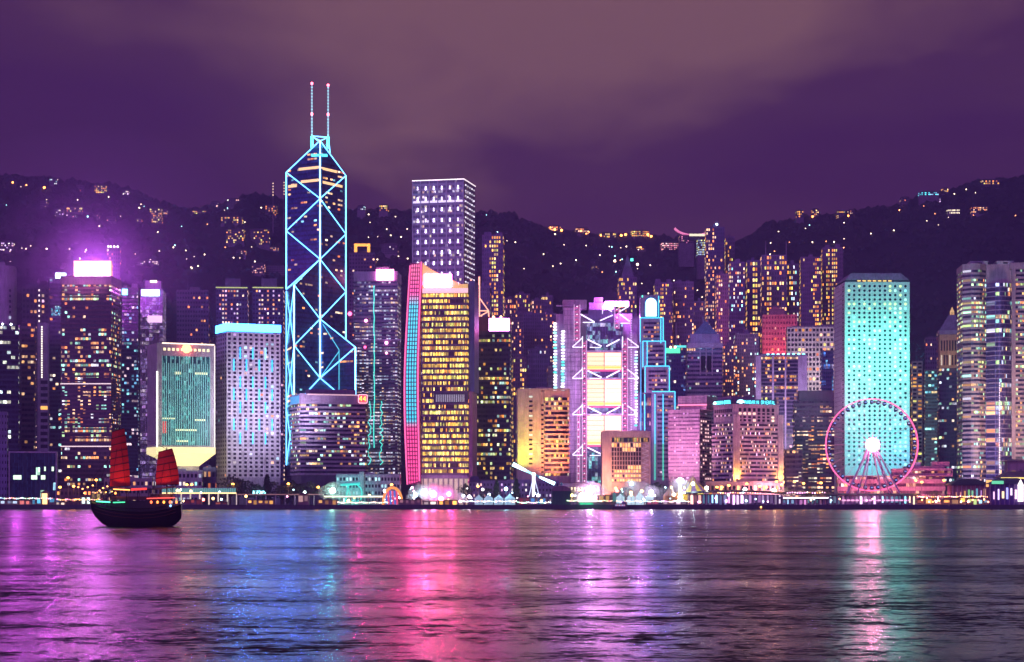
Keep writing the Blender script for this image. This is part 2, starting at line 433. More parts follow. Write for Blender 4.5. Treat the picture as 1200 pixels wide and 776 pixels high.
# terrain: the wooded peak behind the city
RIDGE = [(-900,215),(-500,190),(-200,198),(0,203),(60,207),(120,213),(160,221),(185,234),(215,242),(260,238),(300,226),(345,233),(400,243),(480,246),
         (540,251),(575,246),(595,249),(620,257),(650,268),(720,274),(790,276),(850,284),(880,276),(905,258),(950,250),(1000,247),(1050,238),(1085,226),
         (1150,211),(1200,204),(1300,190),(1500,170),(1800,190),(2100,230)]
YR = 3500.0
def ridge_px(px):
    for (a, ya), (c, yc) in zip(RIDGE, RIDGE[1:]):
        if px <= c:
            t = max(0, (px-a)/(c-a)); t = t*t*(3-2*t); return ya+(yc-ya)*t
    return RIDGE[-1][1]
def h01(i, j): 
    v = math.sin(i*127.1+j*311.7+13.3)*43758.5453; return v-math.floor(v)
def vnoise(x, y):
    i, j = math.floor(x), math.floor(y); fx, fy = x-i, y-j; fx = fx*fx*(3-2*fx); fy = fy*fy*(3-2*fy)
    return (h01(i,j)*(1-fx)+h01(i+1,j)*fx)*(1-fy)+(h01(i,j+1)*(1-fx)+h01(i+1,j+1)*fx)*fy
def fbm(x, y): return vnoise(x,y)*.55+vnoise(x*2.1,y*2.1)*.28+vnoise(x*4.7,y*4.7)*.17
def terrain(x, y):
    t = (y-2080)/(YR-2080)
    if t <= 0: return 2.0
    H = (HY-ridge_px(CX+x/YR*F))/F*YR
    if t < 1: s = (t**1.25)*.93+.07*t*t*(3-2*t)
    else: s = 1-.9*(t-1)**2
    e_ = math.sin(min(t,1.0)*math.pi)
    return 2.0 + H*max(s,0) + (fbm(x/260, y/260)-.5)*150*e_ + (fbm(x/60+9, y/60)-.5)*30*min(1, t*4)*(1 if t<.93 else max(0,.35))
tm = MB(); nx, ny = 150, 60; xs = [-2600+5200*i/nx for i in range(nx+1)]; ys = [2060+2200*j/ny for j in range(ny+1)]
vv = [(x, y, terrain(x,y)) for y in ys for x in xs]
tm.add(vv, [(j*(nx+1)+i, j*(nx+1)+i+1, (j+1)*(nx+1)+i+1, (j+1)*(nx+1)+i) for j in range(ny) for i in range(nx)])
hl = tm.build('hill', wall((.035,.042,.030), .95, .5, .02)); tag(hl, kind='structure')
for p_ in hl.data.polygons: p_.use_smooth = True

# woodland canopy over the hill
fm = MB(); rnd = random.Random(11)
def clump(mb, c, r):
    n = 6; vs_ = [(c[0], c[1], c[2]+r*rnd.uniform(.7,1.15))]
    for (z, q) in ((.35,.8),(-.35,1.0)):
        for i in range(n):
            t = 2*math.pi*(i+rnd.uniform(-.25,.25))/n; k = r*q*rnd.uniform(.75,1.25)
            vs_.append((c[0]+k*math.cos(t), c[1]+k*math.sin(t), c[2]+r*z*rnd.uniform(.7,1.3)))
    mb.add(vs_, [(0,1+i,1+(i+1)%n) for i in range(n)]+[(1+i,1+n+i,1+n+(i+1)%n,1+(i+1)%n) for i in range(n)])
for k in range(12000):
    y = rnd.uniform(2350, 3560); half = 620/F*y
    x = rnd.uniform(-half, half); r = rnd.uniform(4, 10)
    if k > 8600: y = rnd.uniform(3350, 3540); x = rnd.uniform(-920, 920); r = rnd.uniform(3, 6.5)
    clump(fm, (x, y, terrain(x,y)+r*.15), r)
fo = fm.build('woodland', wall((.040,.050,.032), .95, .6, .03)); tag(fo, 'dark woodland covering the hillside behind the city', 'woodland', kind='stuff')

# haze over harbour, city and hill
def haze_mat():
    m, nt, out = new_mat('haze')
    v = nt.nodes.new('ShaderNodeVolumePrincipled'); v.inputs['Color'].default_value = (.60,.52,1.0,1); v.inputs['Density'].default_value = HAZE_DENSITY
    v.inputs['Anisotropy'].default_value = .0
    nt.links.new(v.outputs[0], out.inputs['Volume']); m.cycles.homogeneous_volume = True; return m
if HAZE_DENSITY > 0:
    hz = MB().box(-5400, 5400, -120, 4400, -5, 900).build('haze', haze_mat()); tag(hz, kind='stuff')

# ================================================================== towers on the left
V = dict  # shorthand
PUR = (.30,.26,.33); PALE = (.52,.48,.52); DARK = (.10,.08,.12); NAVY = (.06,.07,.13)

# rounded pale tower at the very edge
b = Bld('residential_tower', 'pale rounded tower at the far left edge with one column of small dark windows', 'tower', -14, 19.5, 312, 1900, 30)
n = 18; poly = [(b.w/2+b.w/2*math.cos(math.pi+math.pi*i/n)*1.0, b.d*.5+b.d*.5*math.sin(math.pi+math.pi*i/n)*1.0) for i in range(n+1)] + [(b.w, b.d), (0, b.d)]
mb = MB(); nf = 44
for k in range(nf): mb.prism(poly, b.h*k/nf, b.h*(k+.86)/nf)
mb.prism([(b.w/2+(p[0]-b.w/2)*.985, b.d*.5+(p[1]-b.d*.5)*.985) for p in poly], 0, b.h+1)
b.part('wall', mb, wall((.50,.44,.52), .6))
for k in range(34):
    o = MB().box(b.w*.80-.9, b.w*.80+.9, 1.5, 5.2, b.h*(k+6.3)/nf, b.h*(k+6.8)/nf).build('window', darkglass() if k % 7 else litmat(COOL, 1, .8), b.root)
b.bx('plant_room', b.w*.3, b.w*.6, b.d*.3, b.d*.7, b.h, b.h+5, wall((.4,.36,.42)))

b = Bld('residential_tower', 'dark apartment tower with lit balconies and a vertical string of white lights', 'tower', 26, 63, 337, 2050, 26)
b.punched(0, b.h, 8, 40, .6, .5, wall(DARK), WARM+PINKW, .16, 2.0, colprob=[.2,.5,1.6,1,.3,2.2,1.6,.6], cap=70)
sm = MB()
for k in range(16): sm.box(b.w*.56-.6, b.w*.56+.6, -1.1, -.5, b.h-4-k*5.4, b.h-2-k*5.4)
b.part('light_string', sm, emit((1,.8,.75), 2.4)); b.roof(wall(DARK), 2, 5)

def office_left(name, label, xl, xr, top, Y, d, n, gf, wcol, pal, prob, seed, side=None, cw=2.6, s=1.8, row=.75, tint=(.02,.025,.05), **k):
    b = Bld(name, label, 'office tower', xl, xr, top, Y, d, side)
    gm = glass(b.root, cw, b.h/n, prob, pal, s, tint, seed, row=row)
    b.ribbon(0, b.h, n, gf, wall(wcol, .5), gm, **k); return b
b = office_left('office_tower', 'dark navy office block at the left edge with broad white lit strips', -20, 24, 382, 1640, 40, 36, .62, NAVY, [(.9,1,.8),(.75,.95,1),(1,.95,.75)], .16, 3, cw=3.4, s=2.6)
b.roof(wall(NAVY), 1, 4)
for px in (3, 13): b.part('floodlight', MB().ball((b.X(px), -.5, b.h+1.5), .9), emit((.8,.85,1), 14))
b = office_left('office_tower', 'narrow purple-black block with a few orange lights between the navy office and the light-dotted column', 24.5, 43, 379, 1700, 30, 34, .5, (.14,.09,.15), WARM, .10, 4)
b.roof(wall(DARK), 2, 4)
b = Bld('stair_tower', 'slim lilac column tower with a dotted line of white lights above dark square openings', 'tower', 44, 57.5, 378, 1670, 14)
b.bx('wall', 0, b.w, 0, b.d, 0, b.h, wall((.40,.33,.46)))
sm = MB(); n = 22
for k in range(n): sm.box(b.w*.42-.5, b.w*.42+.5, -.35, -.05, b.Z(384)-k*2.05, b.Z(384)-k*2.05+1.1)
b.part('light_string', sm, emit((1,.93,.75), 3))
for k in range(12): b.bx('window', b.w*.30, b.w*.98, -.2, .3, b.Z(450)-k*5.5, b.Z(450)-k*5.5+3.0, darkglass() if k != 4 else emit((1,.5,.1), 1.6))
b = office_left('office_tower', 'dark teal office behind the red-brown tower with a small white sign on its corner', 57.5, 81, 327, 1760, 36, 52, .55, (.07,.08,.13), COOL+WARM, .14, 5)
b.pbox('sign', 65, 77.5, 320, 326.5, -1.5, -.4, emit((.55,.85,1), 6)); b.pbox('sign_frame', 66.5, 76, 326.5, 328, -1.2, -.3, wall(DARK))
b.pbox('screen', 60.5, 72, 359, 370, -.9, -.2, glass(b.root, 1.2, 1.3, .75, [(.1,.8,1),(.2,.6,.9),(.6,1,1)], 1.4, seed=9, row=.2)); b.roof(wall(DARK), 1, 4)

b = Bld('residential_tower', 'hazy apartment tower with white rooftop lamps rising behind the big glowing rooftop sign', 'tower', 125, 142, 291, 2350, 26, z0=20)
b.punched(0, b.h, 6, 60, .55, .5, wall((.22,.14,.24)), WARM, .08, 2.4, cap=60); b.roof(wall(PUR), 1, 4)
for px in (127, 130, 134, 138): b.part('roof_light', MB().ball((b.X(px), -.5, b.h+2), .9), emit((1,.85,.9), 12))

# the big red-brown tower with the glowing white sign
b = Bld('office_tower', 'tall red-brown tower of scattered yellow windows under a huge glowing white rooftop sign', 'office tower', 70.5, 130.5, 325, 1590, 38, side=12)
gm = glass(b.root, 2.15, b.h/50, .34, OFFICE+WARM+[(.45,1,.85)], 2.0, (.05,.015,.04), 21, row=.72)
b.ribbon(0, b.h-6, 50, .56, wall((.17,.07,.11), .5), gm)
b.bx('crown', 0.1, b.w-.1, .1, b.d-.1, b.h-6, b.h+1.2, wall((.30,.17,.27)))
for fy in (.47, .745): b.bx('lit_band', 0.2, b.w-.2, -.35, .1, b.h*(1-fy), b.h*(1-fy)+.8, emit((1,.75,.8), 1.3))
b.pbox('sign', 86, 128, 306.5, 323.5, 4, 5.5, emit((1,.28,1), 60, True))
sf = MB(); x0, x1, z0, z1 = b.X(85), b.X(129), b.Z(324.5), b.Z(305.5)
for a in range(9): sf.beam((x0+(x1-x0)*a/8, 7.5, b.h), (x0+(x1-x0)*a/8, 6, z1-1), .25, 4)
sf.box(x0-.2, x0+.8, 3.7, 6.2, z0, z1); sf.box(x1-.8, x1+.2, 3.7, 6.2, z0, z1); sf.box(x0, x1, 3.7, 6.2, z0-.6, z0+.3); sf.box(x0, x1, 3.7, 6.2, z1-.3, z1+.5)
b.part('sign_frame', sf, emit((1,.55,.3), 1.6)); lamp('sign_glow', b.W(b.w*.6, 13, b.Z(313)), (.62,.08,1), 520000, 1.5); flood('crown_flood', b.W(b.w*.5, -8, b.h-14), b.W(b.w*.5, 0, b.h-2), (1,.4,.9), 16000, (30,1), 120)  # hidden lamp added behind the sign to light its halo

b = Bld('glass_building', 'low dark glass box in a pale frame at the waterfront left of the red-brown tower', 'building', 10, 68, 529, 1485, 30)
b.bx('glass_front', .9, b.w-.9, .8, b.d, 0, b.h-1.2, glass(b.root, 3.2, 5.8, .10, [(.6,1,.75),(.4,.8,1)], 1.6, (.02,.06,.10), 31, row=.5))
fr = MB().box(0,.9,0,b.d,0,b.h).box(b.w-.9,b.w,0,b.d,0,b.h).box(.9,b.w-.9,0,b.d,b.h-1.2,b.h); b.part('frame', fr, wall((.52,.45,.58)))
for (p0, p1, y0_, y1_) in ((15.5,25,557,562),(36.5,43.5,557,562),(48,53,557,562),(51.8,53.6,547,552),(60.5,63,547,552)):
    b.pbox('window', p0, p1, y0_, y1_, .55, .75, emit((.72,1,.72), 1.8))
b = Bld('office_block', 'plain purple block at the left edge beside the dark glass box', 'building', -12, 9.6, 484, 1500, 20)
b.punched(0, b.h, 6, 14, .35, .4, wall((.30,.26,.42)), COOL, .02, 1.0); b.roof(wall(PUR), 1, 3)

b = office_left('office_tower', 'blue-black glass tower behind the red-brown one with a small cyan sign at its corner', 142, 164, 338, 1760, 36, 60, .6, NAVY, [(.2,.6,1),(.3,.9,1),(.7,.8,1),(1,.7,.8)], .26, 6, cw=2.2, s=1.4)
b.pbox('sign', 143, 149.5, 339, 346, -1.4, -.4, emit((.25,.85,1), 5)); b.roof(wall(PUR), 2, 6)
b = Bld('mirror_tower', 'shiny lilac glass tower with a bright purple-white reflection and a cyan sign near its top', 'office tower', 164, 191, 340, 1700, 34, side=4)
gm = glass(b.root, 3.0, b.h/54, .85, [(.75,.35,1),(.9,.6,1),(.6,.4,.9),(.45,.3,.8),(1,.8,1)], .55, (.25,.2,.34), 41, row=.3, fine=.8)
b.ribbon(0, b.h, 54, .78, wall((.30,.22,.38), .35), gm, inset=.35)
b.pbox('sign', 166, 187, 339.5, 347, -1.5, -.35, emit((.45,.8,1), 4.5)); b.pbox('reflected_glow', 173, 190, 370, 378, -.2, .2, emit((1,.6,1), 1.5))  # bright reflection painted on as a glowing plate below the sign
b.pbox('plant_room', 169, 188, 328, 340, 8, 20, wall(PUR)); b.pbox('roof_sign', 175, 183, 327.5, 330, 7, 8, emit((1,.8,.5), 3))

b = Bld('residential_tower', 'dull purple apartment slab with few lit windows behind the block with the red star', 'tower', 207, 246, 341, 2250, 26, z0=14)
b.punched(0, b.h, 12, 44, .6, .45, wall((.22,.17,.28)), WARM, .07, 2.0, rowprob=[1.2,1.4,.8,1]); b.roof(wall(PUR), 1, 6, 1)
for k, (x0, x1, lab) in enumerate(((253, 291.5, 'left of the twin blue apartment slabs with dotted warm windows and yellow roof line'),
                                   (296, 333.5, 'right of the twin blue apartment slabs with yellow roof line, beside the cross-braced tower'))):
    b = Bld('residential_tower', lab, 'tower', x0, x1, 336.5, 2200, 28, z0=12)
    b.punched(0, b.h-2, 11, 46, .55, .42, wall((.14,.15,.27)), WARM+PINKW, .5, 1.7, colprob=[.05,.5,1.5,1.6,.3,1.3,.3,1.7,.2,.6,.1], cap=100)
    b.bx('roof_light_line', 0, b.w, -.6, .4, b.h-1.2, b.h, emit((.75,.85,.25), .9)); b.pbox('plant_room', (x0+x1)/2-9, (x0+x1)/2+9, 325.5, 337, 8, 20, wall((.2,.17,.28)))

# inverted-bottle headquarters with the red star
b = Bld('military_headquarters', 'floodlit block with white fins, a red star lamp and a glowing flared base', 'building', 184, 251.5, 403, 1515, 30, side=-11.5)
zb = b.Z(528); h = b.h
wm_ = wall((.50,.48,.46), .6)
b.bx('core', .9, b.w-.9, 1.0, b.d, zb, h-3, glass(b.root, 1.9, 3.35, .5, [(.10,.75,.62),(.15,.55,.55),(.3,.9,.8),(.08,.45,.45)], .62, (.03,.10,.11), 51, row=.3, fine=.8))
fr = MB(); tz = b.Z(421)
fr.box(0,b.w*.085,0,b.d,zb,h).box(b.w*.925,b.w,0,b.d,zb,h).box(b.w*.085,b.w*.925,0,b.d,tz+2.2,h).box(b.w*.085,b.w*.925,0,b.d,zb,zb+4)
b.part('frame', fr, wm_)
for k in range(11):
    x = b.w*(.095+.83*k/11); b.bx('attic_window', x+.7, x+2.6, -.15, .3, b.Z(411.5), b.Z(408.5), emit((1,.85,.45), 1.8))
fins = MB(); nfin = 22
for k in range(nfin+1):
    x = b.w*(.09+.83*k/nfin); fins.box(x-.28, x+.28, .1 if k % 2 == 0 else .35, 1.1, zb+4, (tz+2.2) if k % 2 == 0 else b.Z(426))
b.part('fin', fins, emit((.36,.92,.84), .34))  # lit look of the fins put in as a faint glow of their own
for (p0,p1,y0_,y1_) in ((205,212,436,439),(229,244,436,438.5),(206,231,503,505),(207,221,516,518),(229,241,491,493),(188,206,490,491.5)):
    b.pbox('window', p0, p1, y0_, y1_, .55, .85, emit((1,1,.55), 1.1))
b.pbox('edge_light', 183.3, 185, 436, 528, -.35, .2, emit((1,.95,.85), 3)); b.pbox('edge_light', 251.2, 252, 404, 528, -.2, .3, emit((1,.9,.8), 1.8)); b.pbox('edge_light', 190, 251, 402.4, 403.6, -.3, .3, emit((1,.75,.55), 3.0))
b.pbox('red_reflection', 190, 196, 494, 508, .5, .9, emit((1,.08,.06), .7))  # red glint painted on the glass as a glowing plate
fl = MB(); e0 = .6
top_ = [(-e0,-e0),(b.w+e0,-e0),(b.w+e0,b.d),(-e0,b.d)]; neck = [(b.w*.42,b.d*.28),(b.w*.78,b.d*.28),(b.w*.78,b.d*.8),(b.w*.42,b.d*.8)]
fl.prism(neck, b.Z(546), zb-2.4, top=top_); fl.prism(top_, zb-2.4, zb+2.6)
b.part('flared_base', fl, emit((1,.86,.42), 1.15))  # lit look put in as an even glow over the whole base
b.bx('plinth', b.w*.42, b.w*.78, b.d*.28, b.d*.8, 0, b.Z(546), wm_)
em = b.root; st = MB(); cx_, cz_ = b.X(218.5), b.Z(408.5)
pts = []
for k in range(10):
    r_ = 3.3 if k % 2 == 0 else 1.35; a = math.pi/2+k*math.pi/5; pts.append((cx_+r_*math.cos(a), cz_+r_*math.sin(a)))
st.add([(p[0],-1.0,p[1]) for p in pts]+[(p[0],-.4,p[1]) for p in pts], [tuple(range(10)), tuple(range(19,9,-1))]+[(i,i+10,(i+1)%10+10,(i+1)%10) for i in range(10)])
star = b.part('star', st, emit((1,.12,.05), 14)); dk = MB()
dk.beam((cx_,-.7,cz_), (cx_,-.2,cz_), 3.6, 20); b.part('star_disc', dk, emit((1,.28,.12), 6)); lamp('star_lamp', b.W(cx_, -3.2, cz_), (1,.12,.06), 5000, .8)
flood('base_flood', b.W(b.w/2, -14, 8), b.W(b.w/2, 6, b.h*.35), (1,.80,.42), 42000, (30,3))
flood('frame_flood', b.W(b.w/2, -60, 30), b.W(b.w/2, 0, b.h*.6), (.8,1,.7), 40000, (30,8), 100)

# pale gridded hotel-like block with cyan light bars
b = Bld('barracks_tower', 'pale lilac tower of small square windows with cyan light bars and cyan top band', 'office tower', 265.5, 328.5, 388, 1560, 30, side=-12.5)
PW = wall((.60,.56,.62), .6)
b.punched(b.Z(561)+1, b.Z(390.5), 10, 34, .48, .52, PW, WARM+PINKW+COOL, .07, 1.1, cap=100, relief=.3, ns=5)
for (px_, r) in [(281.2,0),(295.8,0),(310.6,0)]: pass
for k, yy in enumerate((407.5, 421.5, 441.5, 456, 471, 491, 507)):
    cols_ = (281.3,296,310.8) if k in (0,2,4,6) else (273.8,288.5,303.5,318.6)
    for c_ in cols_: b.pbox('light_bar', c_-.75, c_+.75, yy, yy+13.5, -1.0, -.4, emit(((.03,.50,1) if (k*3+int(c_)) % 5 else (.25,.7,1)), 2.0))
b.bx('base', 0, b.w, 0, b.d, -.1, b.Z(561)+1, wall((.45,.42,.5)))
sg = MB().box(-.4, b.w+.3, -.6, .6, b.Z(388.8), b.Z(380)).box(-.4, .6, .6, b.d, b.Z(388.8), b.Z(380)); b.part('sign_band', sg, emit((.04,.30,1), 14))
b.bx('plant_room', b.w*.1, b.w*.9, 4, b.d-4, b.h-2, b.h+4, wall(PUR))
flood('tower_flood', b.W(b.w/2, -80, 60), b.W(b.w/2, 0, b.h*.65), (.78,.66,1), 240000, (50,8), 110)

# ------------------------------------------------------------------ the cross-braced tower with two masts
Yc = 1700.0; cxw = PX(375.5, Yc)
root = empty('prism_skyscraper', (cxw, Yc, 2.6)); tag(root, 'tallest tower, dark blue prisms outlined by cyan-white neon diagonals, with two lit masts', 'skyscraper')
def zz(py, y=0.0): return PZ(py, Yc+y)-2.6
C3 = (0,0); Lp = (-31.3,19); Np = (-19,-31); Rp = (31.3,-19); Bp = (19,31)
def sd_(py, p): return zz(py, p[1])
prisms = [('LB', [C3, Bp, Lp], [zz(165), sd_(205.7,Bp), sd_(202,Lp)]),
          ('LN', [C3, Lp, Np], [zz(304), sd_(339,Lp), sd_(334,Np)]),
          ('RB', [C3, Rp, Bp], [zz(374), sd_(407,Rp), sd_(410,Bp)]),
          ('NR', [C3, Np, Rp], [zz(443), sd_(478,Np), sd_(480,Rp)])]
bm_ = glass(root, 3.4, 4.15, .15, WARM+[(1,.75,.5),(1,.6,.3)]*2+[(.3,.8,1)], 2.0, (.010,.022,.070), 61, row=.85, run=5, rough=.22, uv=(1.3,.3), vg=.62)
for nm, poly, tops in prisms: MB().prism(poly, 0, 0, ztop=tops).build('glass_shaft', bm_, root)
NEON = emit((.12,.48,.95), 6); NEOW = emit((.16,.50,.95), 9); NEOT = emit((.10,.62,.80), 1.6)
def P(p, py, out=.9):
    r_ = math.hypot(*p) or 1; q = (p[0]*(1+out/r_), p[1]*(1+out/r_)) if p != C3 else (-.2, -1.0)
    return (q[0], q[1], zz(py, p[1]))
def neon(a, pa, c, pc, r=.62, m=None, nm='neon_brace'):
    MB().beam(P(a,pa), P(c,pc), r, 6).build(nm, m or NEON, root)
neon(C3,165,C3,443,.60,NEOW,'neon_edge'); neon(Lp,202,Lp,339,.6,None,'neon_edge'); neon(Bp,205.7,Bp,408,.6,None,'neon_edge')
neon(Np,334,Np,560,.60,NEOW,'neon_edge'); neon(Rp,407,Rp,560,.58,NEOW,'neon_edge'); neon(Lp,341,Lp,545,.36,None,'neon_edge')
for a, pa, c, pc in ((Lp,202,C3,165),(C3,165,Bp,205.7),(Lp,202,C3,233),(Bp,205.7,C3,233),(C3,233,Lp,270.6),(C3,233,Bp,274.3),(Lp,270.6,C3,304),(Bp,274.3,C3,304),
                     (C3,304,Lp,339),(C3,304,Np,334),(C3,304,Bp,342),(Np,334,C3,374),(Bp,342,C3,374),(C3,374,Np,405),(C3,374,Rp,407),(Np,405,C3,443),(Rp,407,C3,443),
                     (C3,443,Np,476),(C3,443,Rp,478),
                     (Lp,341,Np,405),(Np,336,Lp,407),(Lp,411,Np,476),(Np,405,Lp,479),(Lp,479,Np,545),(Np,476,Lp,545)):
    neon(a, pa, c, pc, .30 if (a in (Lp,Np) and c in (Lp,Np)) else .42)
# far-side neon seen through the glass, imitated by thin glowing beams in front
def thin(a, c, r=.35): MB().beam(a, c, r, 5).build('neon_brace', NEOT, root)
mid = ((Rp[0])*.72, Rp[1]*.72-1.0)
def onRB(px, py): # a point just in front of face C-R at a photo column
    s = (px-375.5)/41.9; return (31.3*s-.3, -19*s-1.2, zz(py, -19*s))
thin(onRB(399,410), onRB(399,462)); thin(onRB(379,380), onRB(399,410)); thin(onRB(399,412), onRB(377,441)); 
# roof frame and the two masts
apx = (0,0,zz(165)); ml, mr = (-7.6,2,0), (6.4,4,0)
for (x, y_, _), top, low in ((ml,97,172),(mr,98.5,172)):
    ms = MB().beam((x,y_,zz(low)), (x,y_,zz(160)), 1.2, 8).beam((x,y_,zz(160)), (x,y_,zz(top)), .62, 6, .40)
    mo = ms.build('mast', emit((.45,.62,.78), .9), root)
    MB().beam((x,y_-.9,zz(173)), (x,y_-.9,zz(159.5)), 1.15, 8).build('mast_light', emit((.10,1,.9), 4.0), root)
    for k in range(16): MB().box(x-.75, x+.75, y_-1.2, y_-.5, zz(158-k*3.7), zz(157-k*3.7)).build('mast_ring_light', emit((.4,.9,1), 1.4), mo)
    for py in (top+.5, 133.5): MB().ball((x,y_-.8,zz(py)), 1.25, 8, 6).build('warning_light', emit((1,.12,.2), 9), mo)
fr = [((ml[0],2,zz(159)), (mr[0],4,zz(160))), ((ml[0],2,zz(160)), (0,0,zz(165))), ((mr[0],4,zz(160)), (0,0,zz(165))), ((ml[0],2,zz(159)), (2,3,zz(169))), ((mr[0],4,zz(160)), (8,4,zz(178)))]
for a, c in fr: MB().beam(a, c, .5, 6).build('roof_frame', NEON, root)
MB().box(-8, 6, -2.5, 3, zz(183), zz(181)).build('roof_lamp_row', emit((.1,.8,1), 2.2), root)
for (py, x0, x1, r_) in ((196,-20,-1,0),(197,2,13,1),(211,-18,-1,0),(213,2,17,1),(215,-30,-22,0)):
    # lit restaurant storeys near the top, following the two visible faces
    q = (19, 31) if r_ else (-31.3, 19); t0, t1 = abs(x0)/abs(q[0]), abs(x1)/abs(q[0])
    a = (q[0]*t0-.2, q[1]*t0-1.0, zz(py+1.4)); c = (q[0]*t1-.2, q[1]*t1-1.0, zz(py+1.4)); 
    m_ = MB(); hh = 2.2
    m_.add([a, c, (c[0],c[1],c[2]+hh), (a[0],a[1],a[2]+hh), (a[0],a[1]+.8,a[2]), (c[0],c[1]+.8,c[2]), (c[0],c[1]+.8,c[2]+hh), (a[0],a[1]+.8,a[2]+hh)],
           [(0,1,2,3),(5,4,7,6),(4,5,1,0),(3,2,6,7),(4,0,3,7),(1,5,6,2)])
    m_.build('lit_window_strip', emit((1,.62,.28), 1.5), root)
lamp('crown_glow', (cxw-1, Yc+9, zz(167)+2.6), (.05,.9,.85), 60000, .7)

# purple banded block in front of it with the square red sign
b = Bld('office_block', 'wide block of purple-grey bands with a square red and yellow sign at its top', 'office block', 352, 433, 462, 1540, 34, side=-12)
gm = glass(b.root, 2.3, (b.Z(474)-b.Z(557))/17, .34, OFFICE+[(.8,1,.95),(1,.7,.5),(.5,1,.9)], 2.0, (.02,.02,.05), 71, z0=b.Z(557), row=.8)
c_ = 3.0; poly = [(c_,0),(b.w-c_,0),(b.w,c_),(b.w,b.d),(0,b.d),(0,c_)]
b.ribbon(b.Z(557), b.Z(474), 17, .5, wall((.42,.33,.44), .55), gm, poly=poly, inset=1.3)
mb = MB().prism(poly, b.Z(474), b.h); b.part('top_band', mb, wall((.40,.30,.42)))
b.bx('side_screen', -.35, .5, c_+1, b.d-2, b.Z(473), b.Z(464), emit((.1,.45,.85), .8)); b.bx('edge_light', b.w*.1, b.w*.98, -.3, .1, b.h-1.0, b.h, emit((.9,.55,.62), .8))
b.pbox('plant_room', 366, 420, 456, 463, 8, 22, wall((.28,.18,.30))); b.bx('base', 1, b.w-1, 1, b.d, 0, b.Z(557), wall((.12,.1,.16)))
sg = MB(); xa, xb, za, zb_ = b.X(419.5), b.X(429.8), b.Z(472), b.Z(462)
sg.prism([(xa+.8,0),(xb-.8,0),(xb,.8),(xb,1),(xa,1),(xa,.8)], 0, 1); sg = MB(); pts = []
for (sx_, sz_) in ((1,1),(-1,1),(-1,-1),(1,-1)):
    for q in range(4):
        a = {(1,1):0,(-1,1):90,(-1,-1):180,(1,-1):270}[(sx_,sz_)]+q*30
        pts.append(((xa+xb)/2+sx_*((xb-xa)/2-1.1)+1.1*math.cos(R(a)), (za+zb_)/2+sz_*((zb_-za)/2-1.1)+1.1*math.sin(R(a))))
N_ = len(pts); sg.add([(p[0],-1.3,p[1]) for p in pts]+[(p[0],-.2,p[1]) for p in pts], [tuple(range(N_)), tuple(range(2*N_-1,N_-1,-1))]+[(i,i+N_,(i+1)%N_+N_,(i+1)%N_) for i in range(N_)])
so_ = b.part('sign', sg, emit((1,.10,.14), 1.3))
rim = MB()
for i in range(N_): rim.beam((pts[i][0],-1.4,pts[i][1]), (pts[(i+1)%N_][0],-1.4,pts[(i+1)%N_][1]), .30, 5)
rim.build('sign_rim', emit((1,.45,.6), 2.2), so_)
gl = MB(); xm = (xa+xb)/2; zm = (za+zb_)/2
for x in (xm-2.0, xm+1.2):   # the two yellow characters, each a slanted stroke, a bar and a stem
    gl.beam((x+.7,-1.6,zm+2.0), (x-1.0,-1.6,zm-.3), .34, 5).beam((x-1.1,-1.6,zm-.4), (x+1.3,-1.6,zm-.4), .34, 5).beam((x+.7,-1.6,zm+2.0), (x+.7,-1.6,zm-1.9), .36, 5)
gl.build('sign_lettering', emit((1,.72,.12), 2.0), so_)

# ================================================================== centre
# tall square tower with rows of star-like white lights
b = Bld('office_tower', 'tall square purple-grey tower dotted with rows of star-like white lights', 'office tower', 483, 543.5, 210.5, 1800, 44, side=13.5)
gm = glass(b.root, 2.2, b.h/66, .16, [(1,.8,.9),(.9,.8,1),(1,.6,.4),(1,.85,.5)], 1.0, (.10,.07,.15), 81, row=.8, run=4)
b.ribbon(0, b.h-1, 66, .5, wall((.34,.26,.42), .4), gm, inset=.45)
nr = 17
for j in range(nr):
    z = b.Z(219+j*12.6)
    for i in range(6): MB().ball((b.w*(.11+i*.156), -.5, z), .78, 8, 5).beam((b.w*(.11+i*.156), -.55, z), (b.w*(.11+i*.156), -.55, z-2.6), .5, 5, .9).build('star_light', emit((.80,.68,1), 2.2+(i*7+j*3) % 4), b.root)  # cone under each ball is its downward flare, added as a glowing shape
for j in range(nr*2):
    z = b.Z(216+j*6.3)
    for i in range(5): b.bx('side_light', b.w-.05, b.w+.35, b.d*(.12+i*.18), b.d*(.12+i*.18)+3.2, z-1.2, z, emit((.92,.85,1), .9 if (i+j) % 3 else 1.8))
fr = MB()
for i in range(7): fr.box(b.w*i/6-.5+(.5 if i == 0 else 0)-(.5 if i == 6 else 0), b.w*i/6+.5+(.5 if i == 0 else 0)-(.5 if i == 6 else 0), -.45, .2, 0, b.h-1)
b.part('pier', fr, wall((.46,.38,.55), .45)); b.bx('lit_storey', .3, b.w-.3, -.1, .2, b.Z(237.5), b.Z(235), emit((.9,.75,1), 1.2))
b.bx('roof_light_line', 0, b.w, -.5, .3, b.h-.7, b.h, emit((1,.85,.9), 2.4)); b.bx('roof_light_line', b.w, b.w+.5, .3, b.d, b.h-.7, b.h, emit((1,.85,.9), 1.6))
b.pbox('plant_room', 522, 530, 207, 211, 14, 22, wall(DARK))

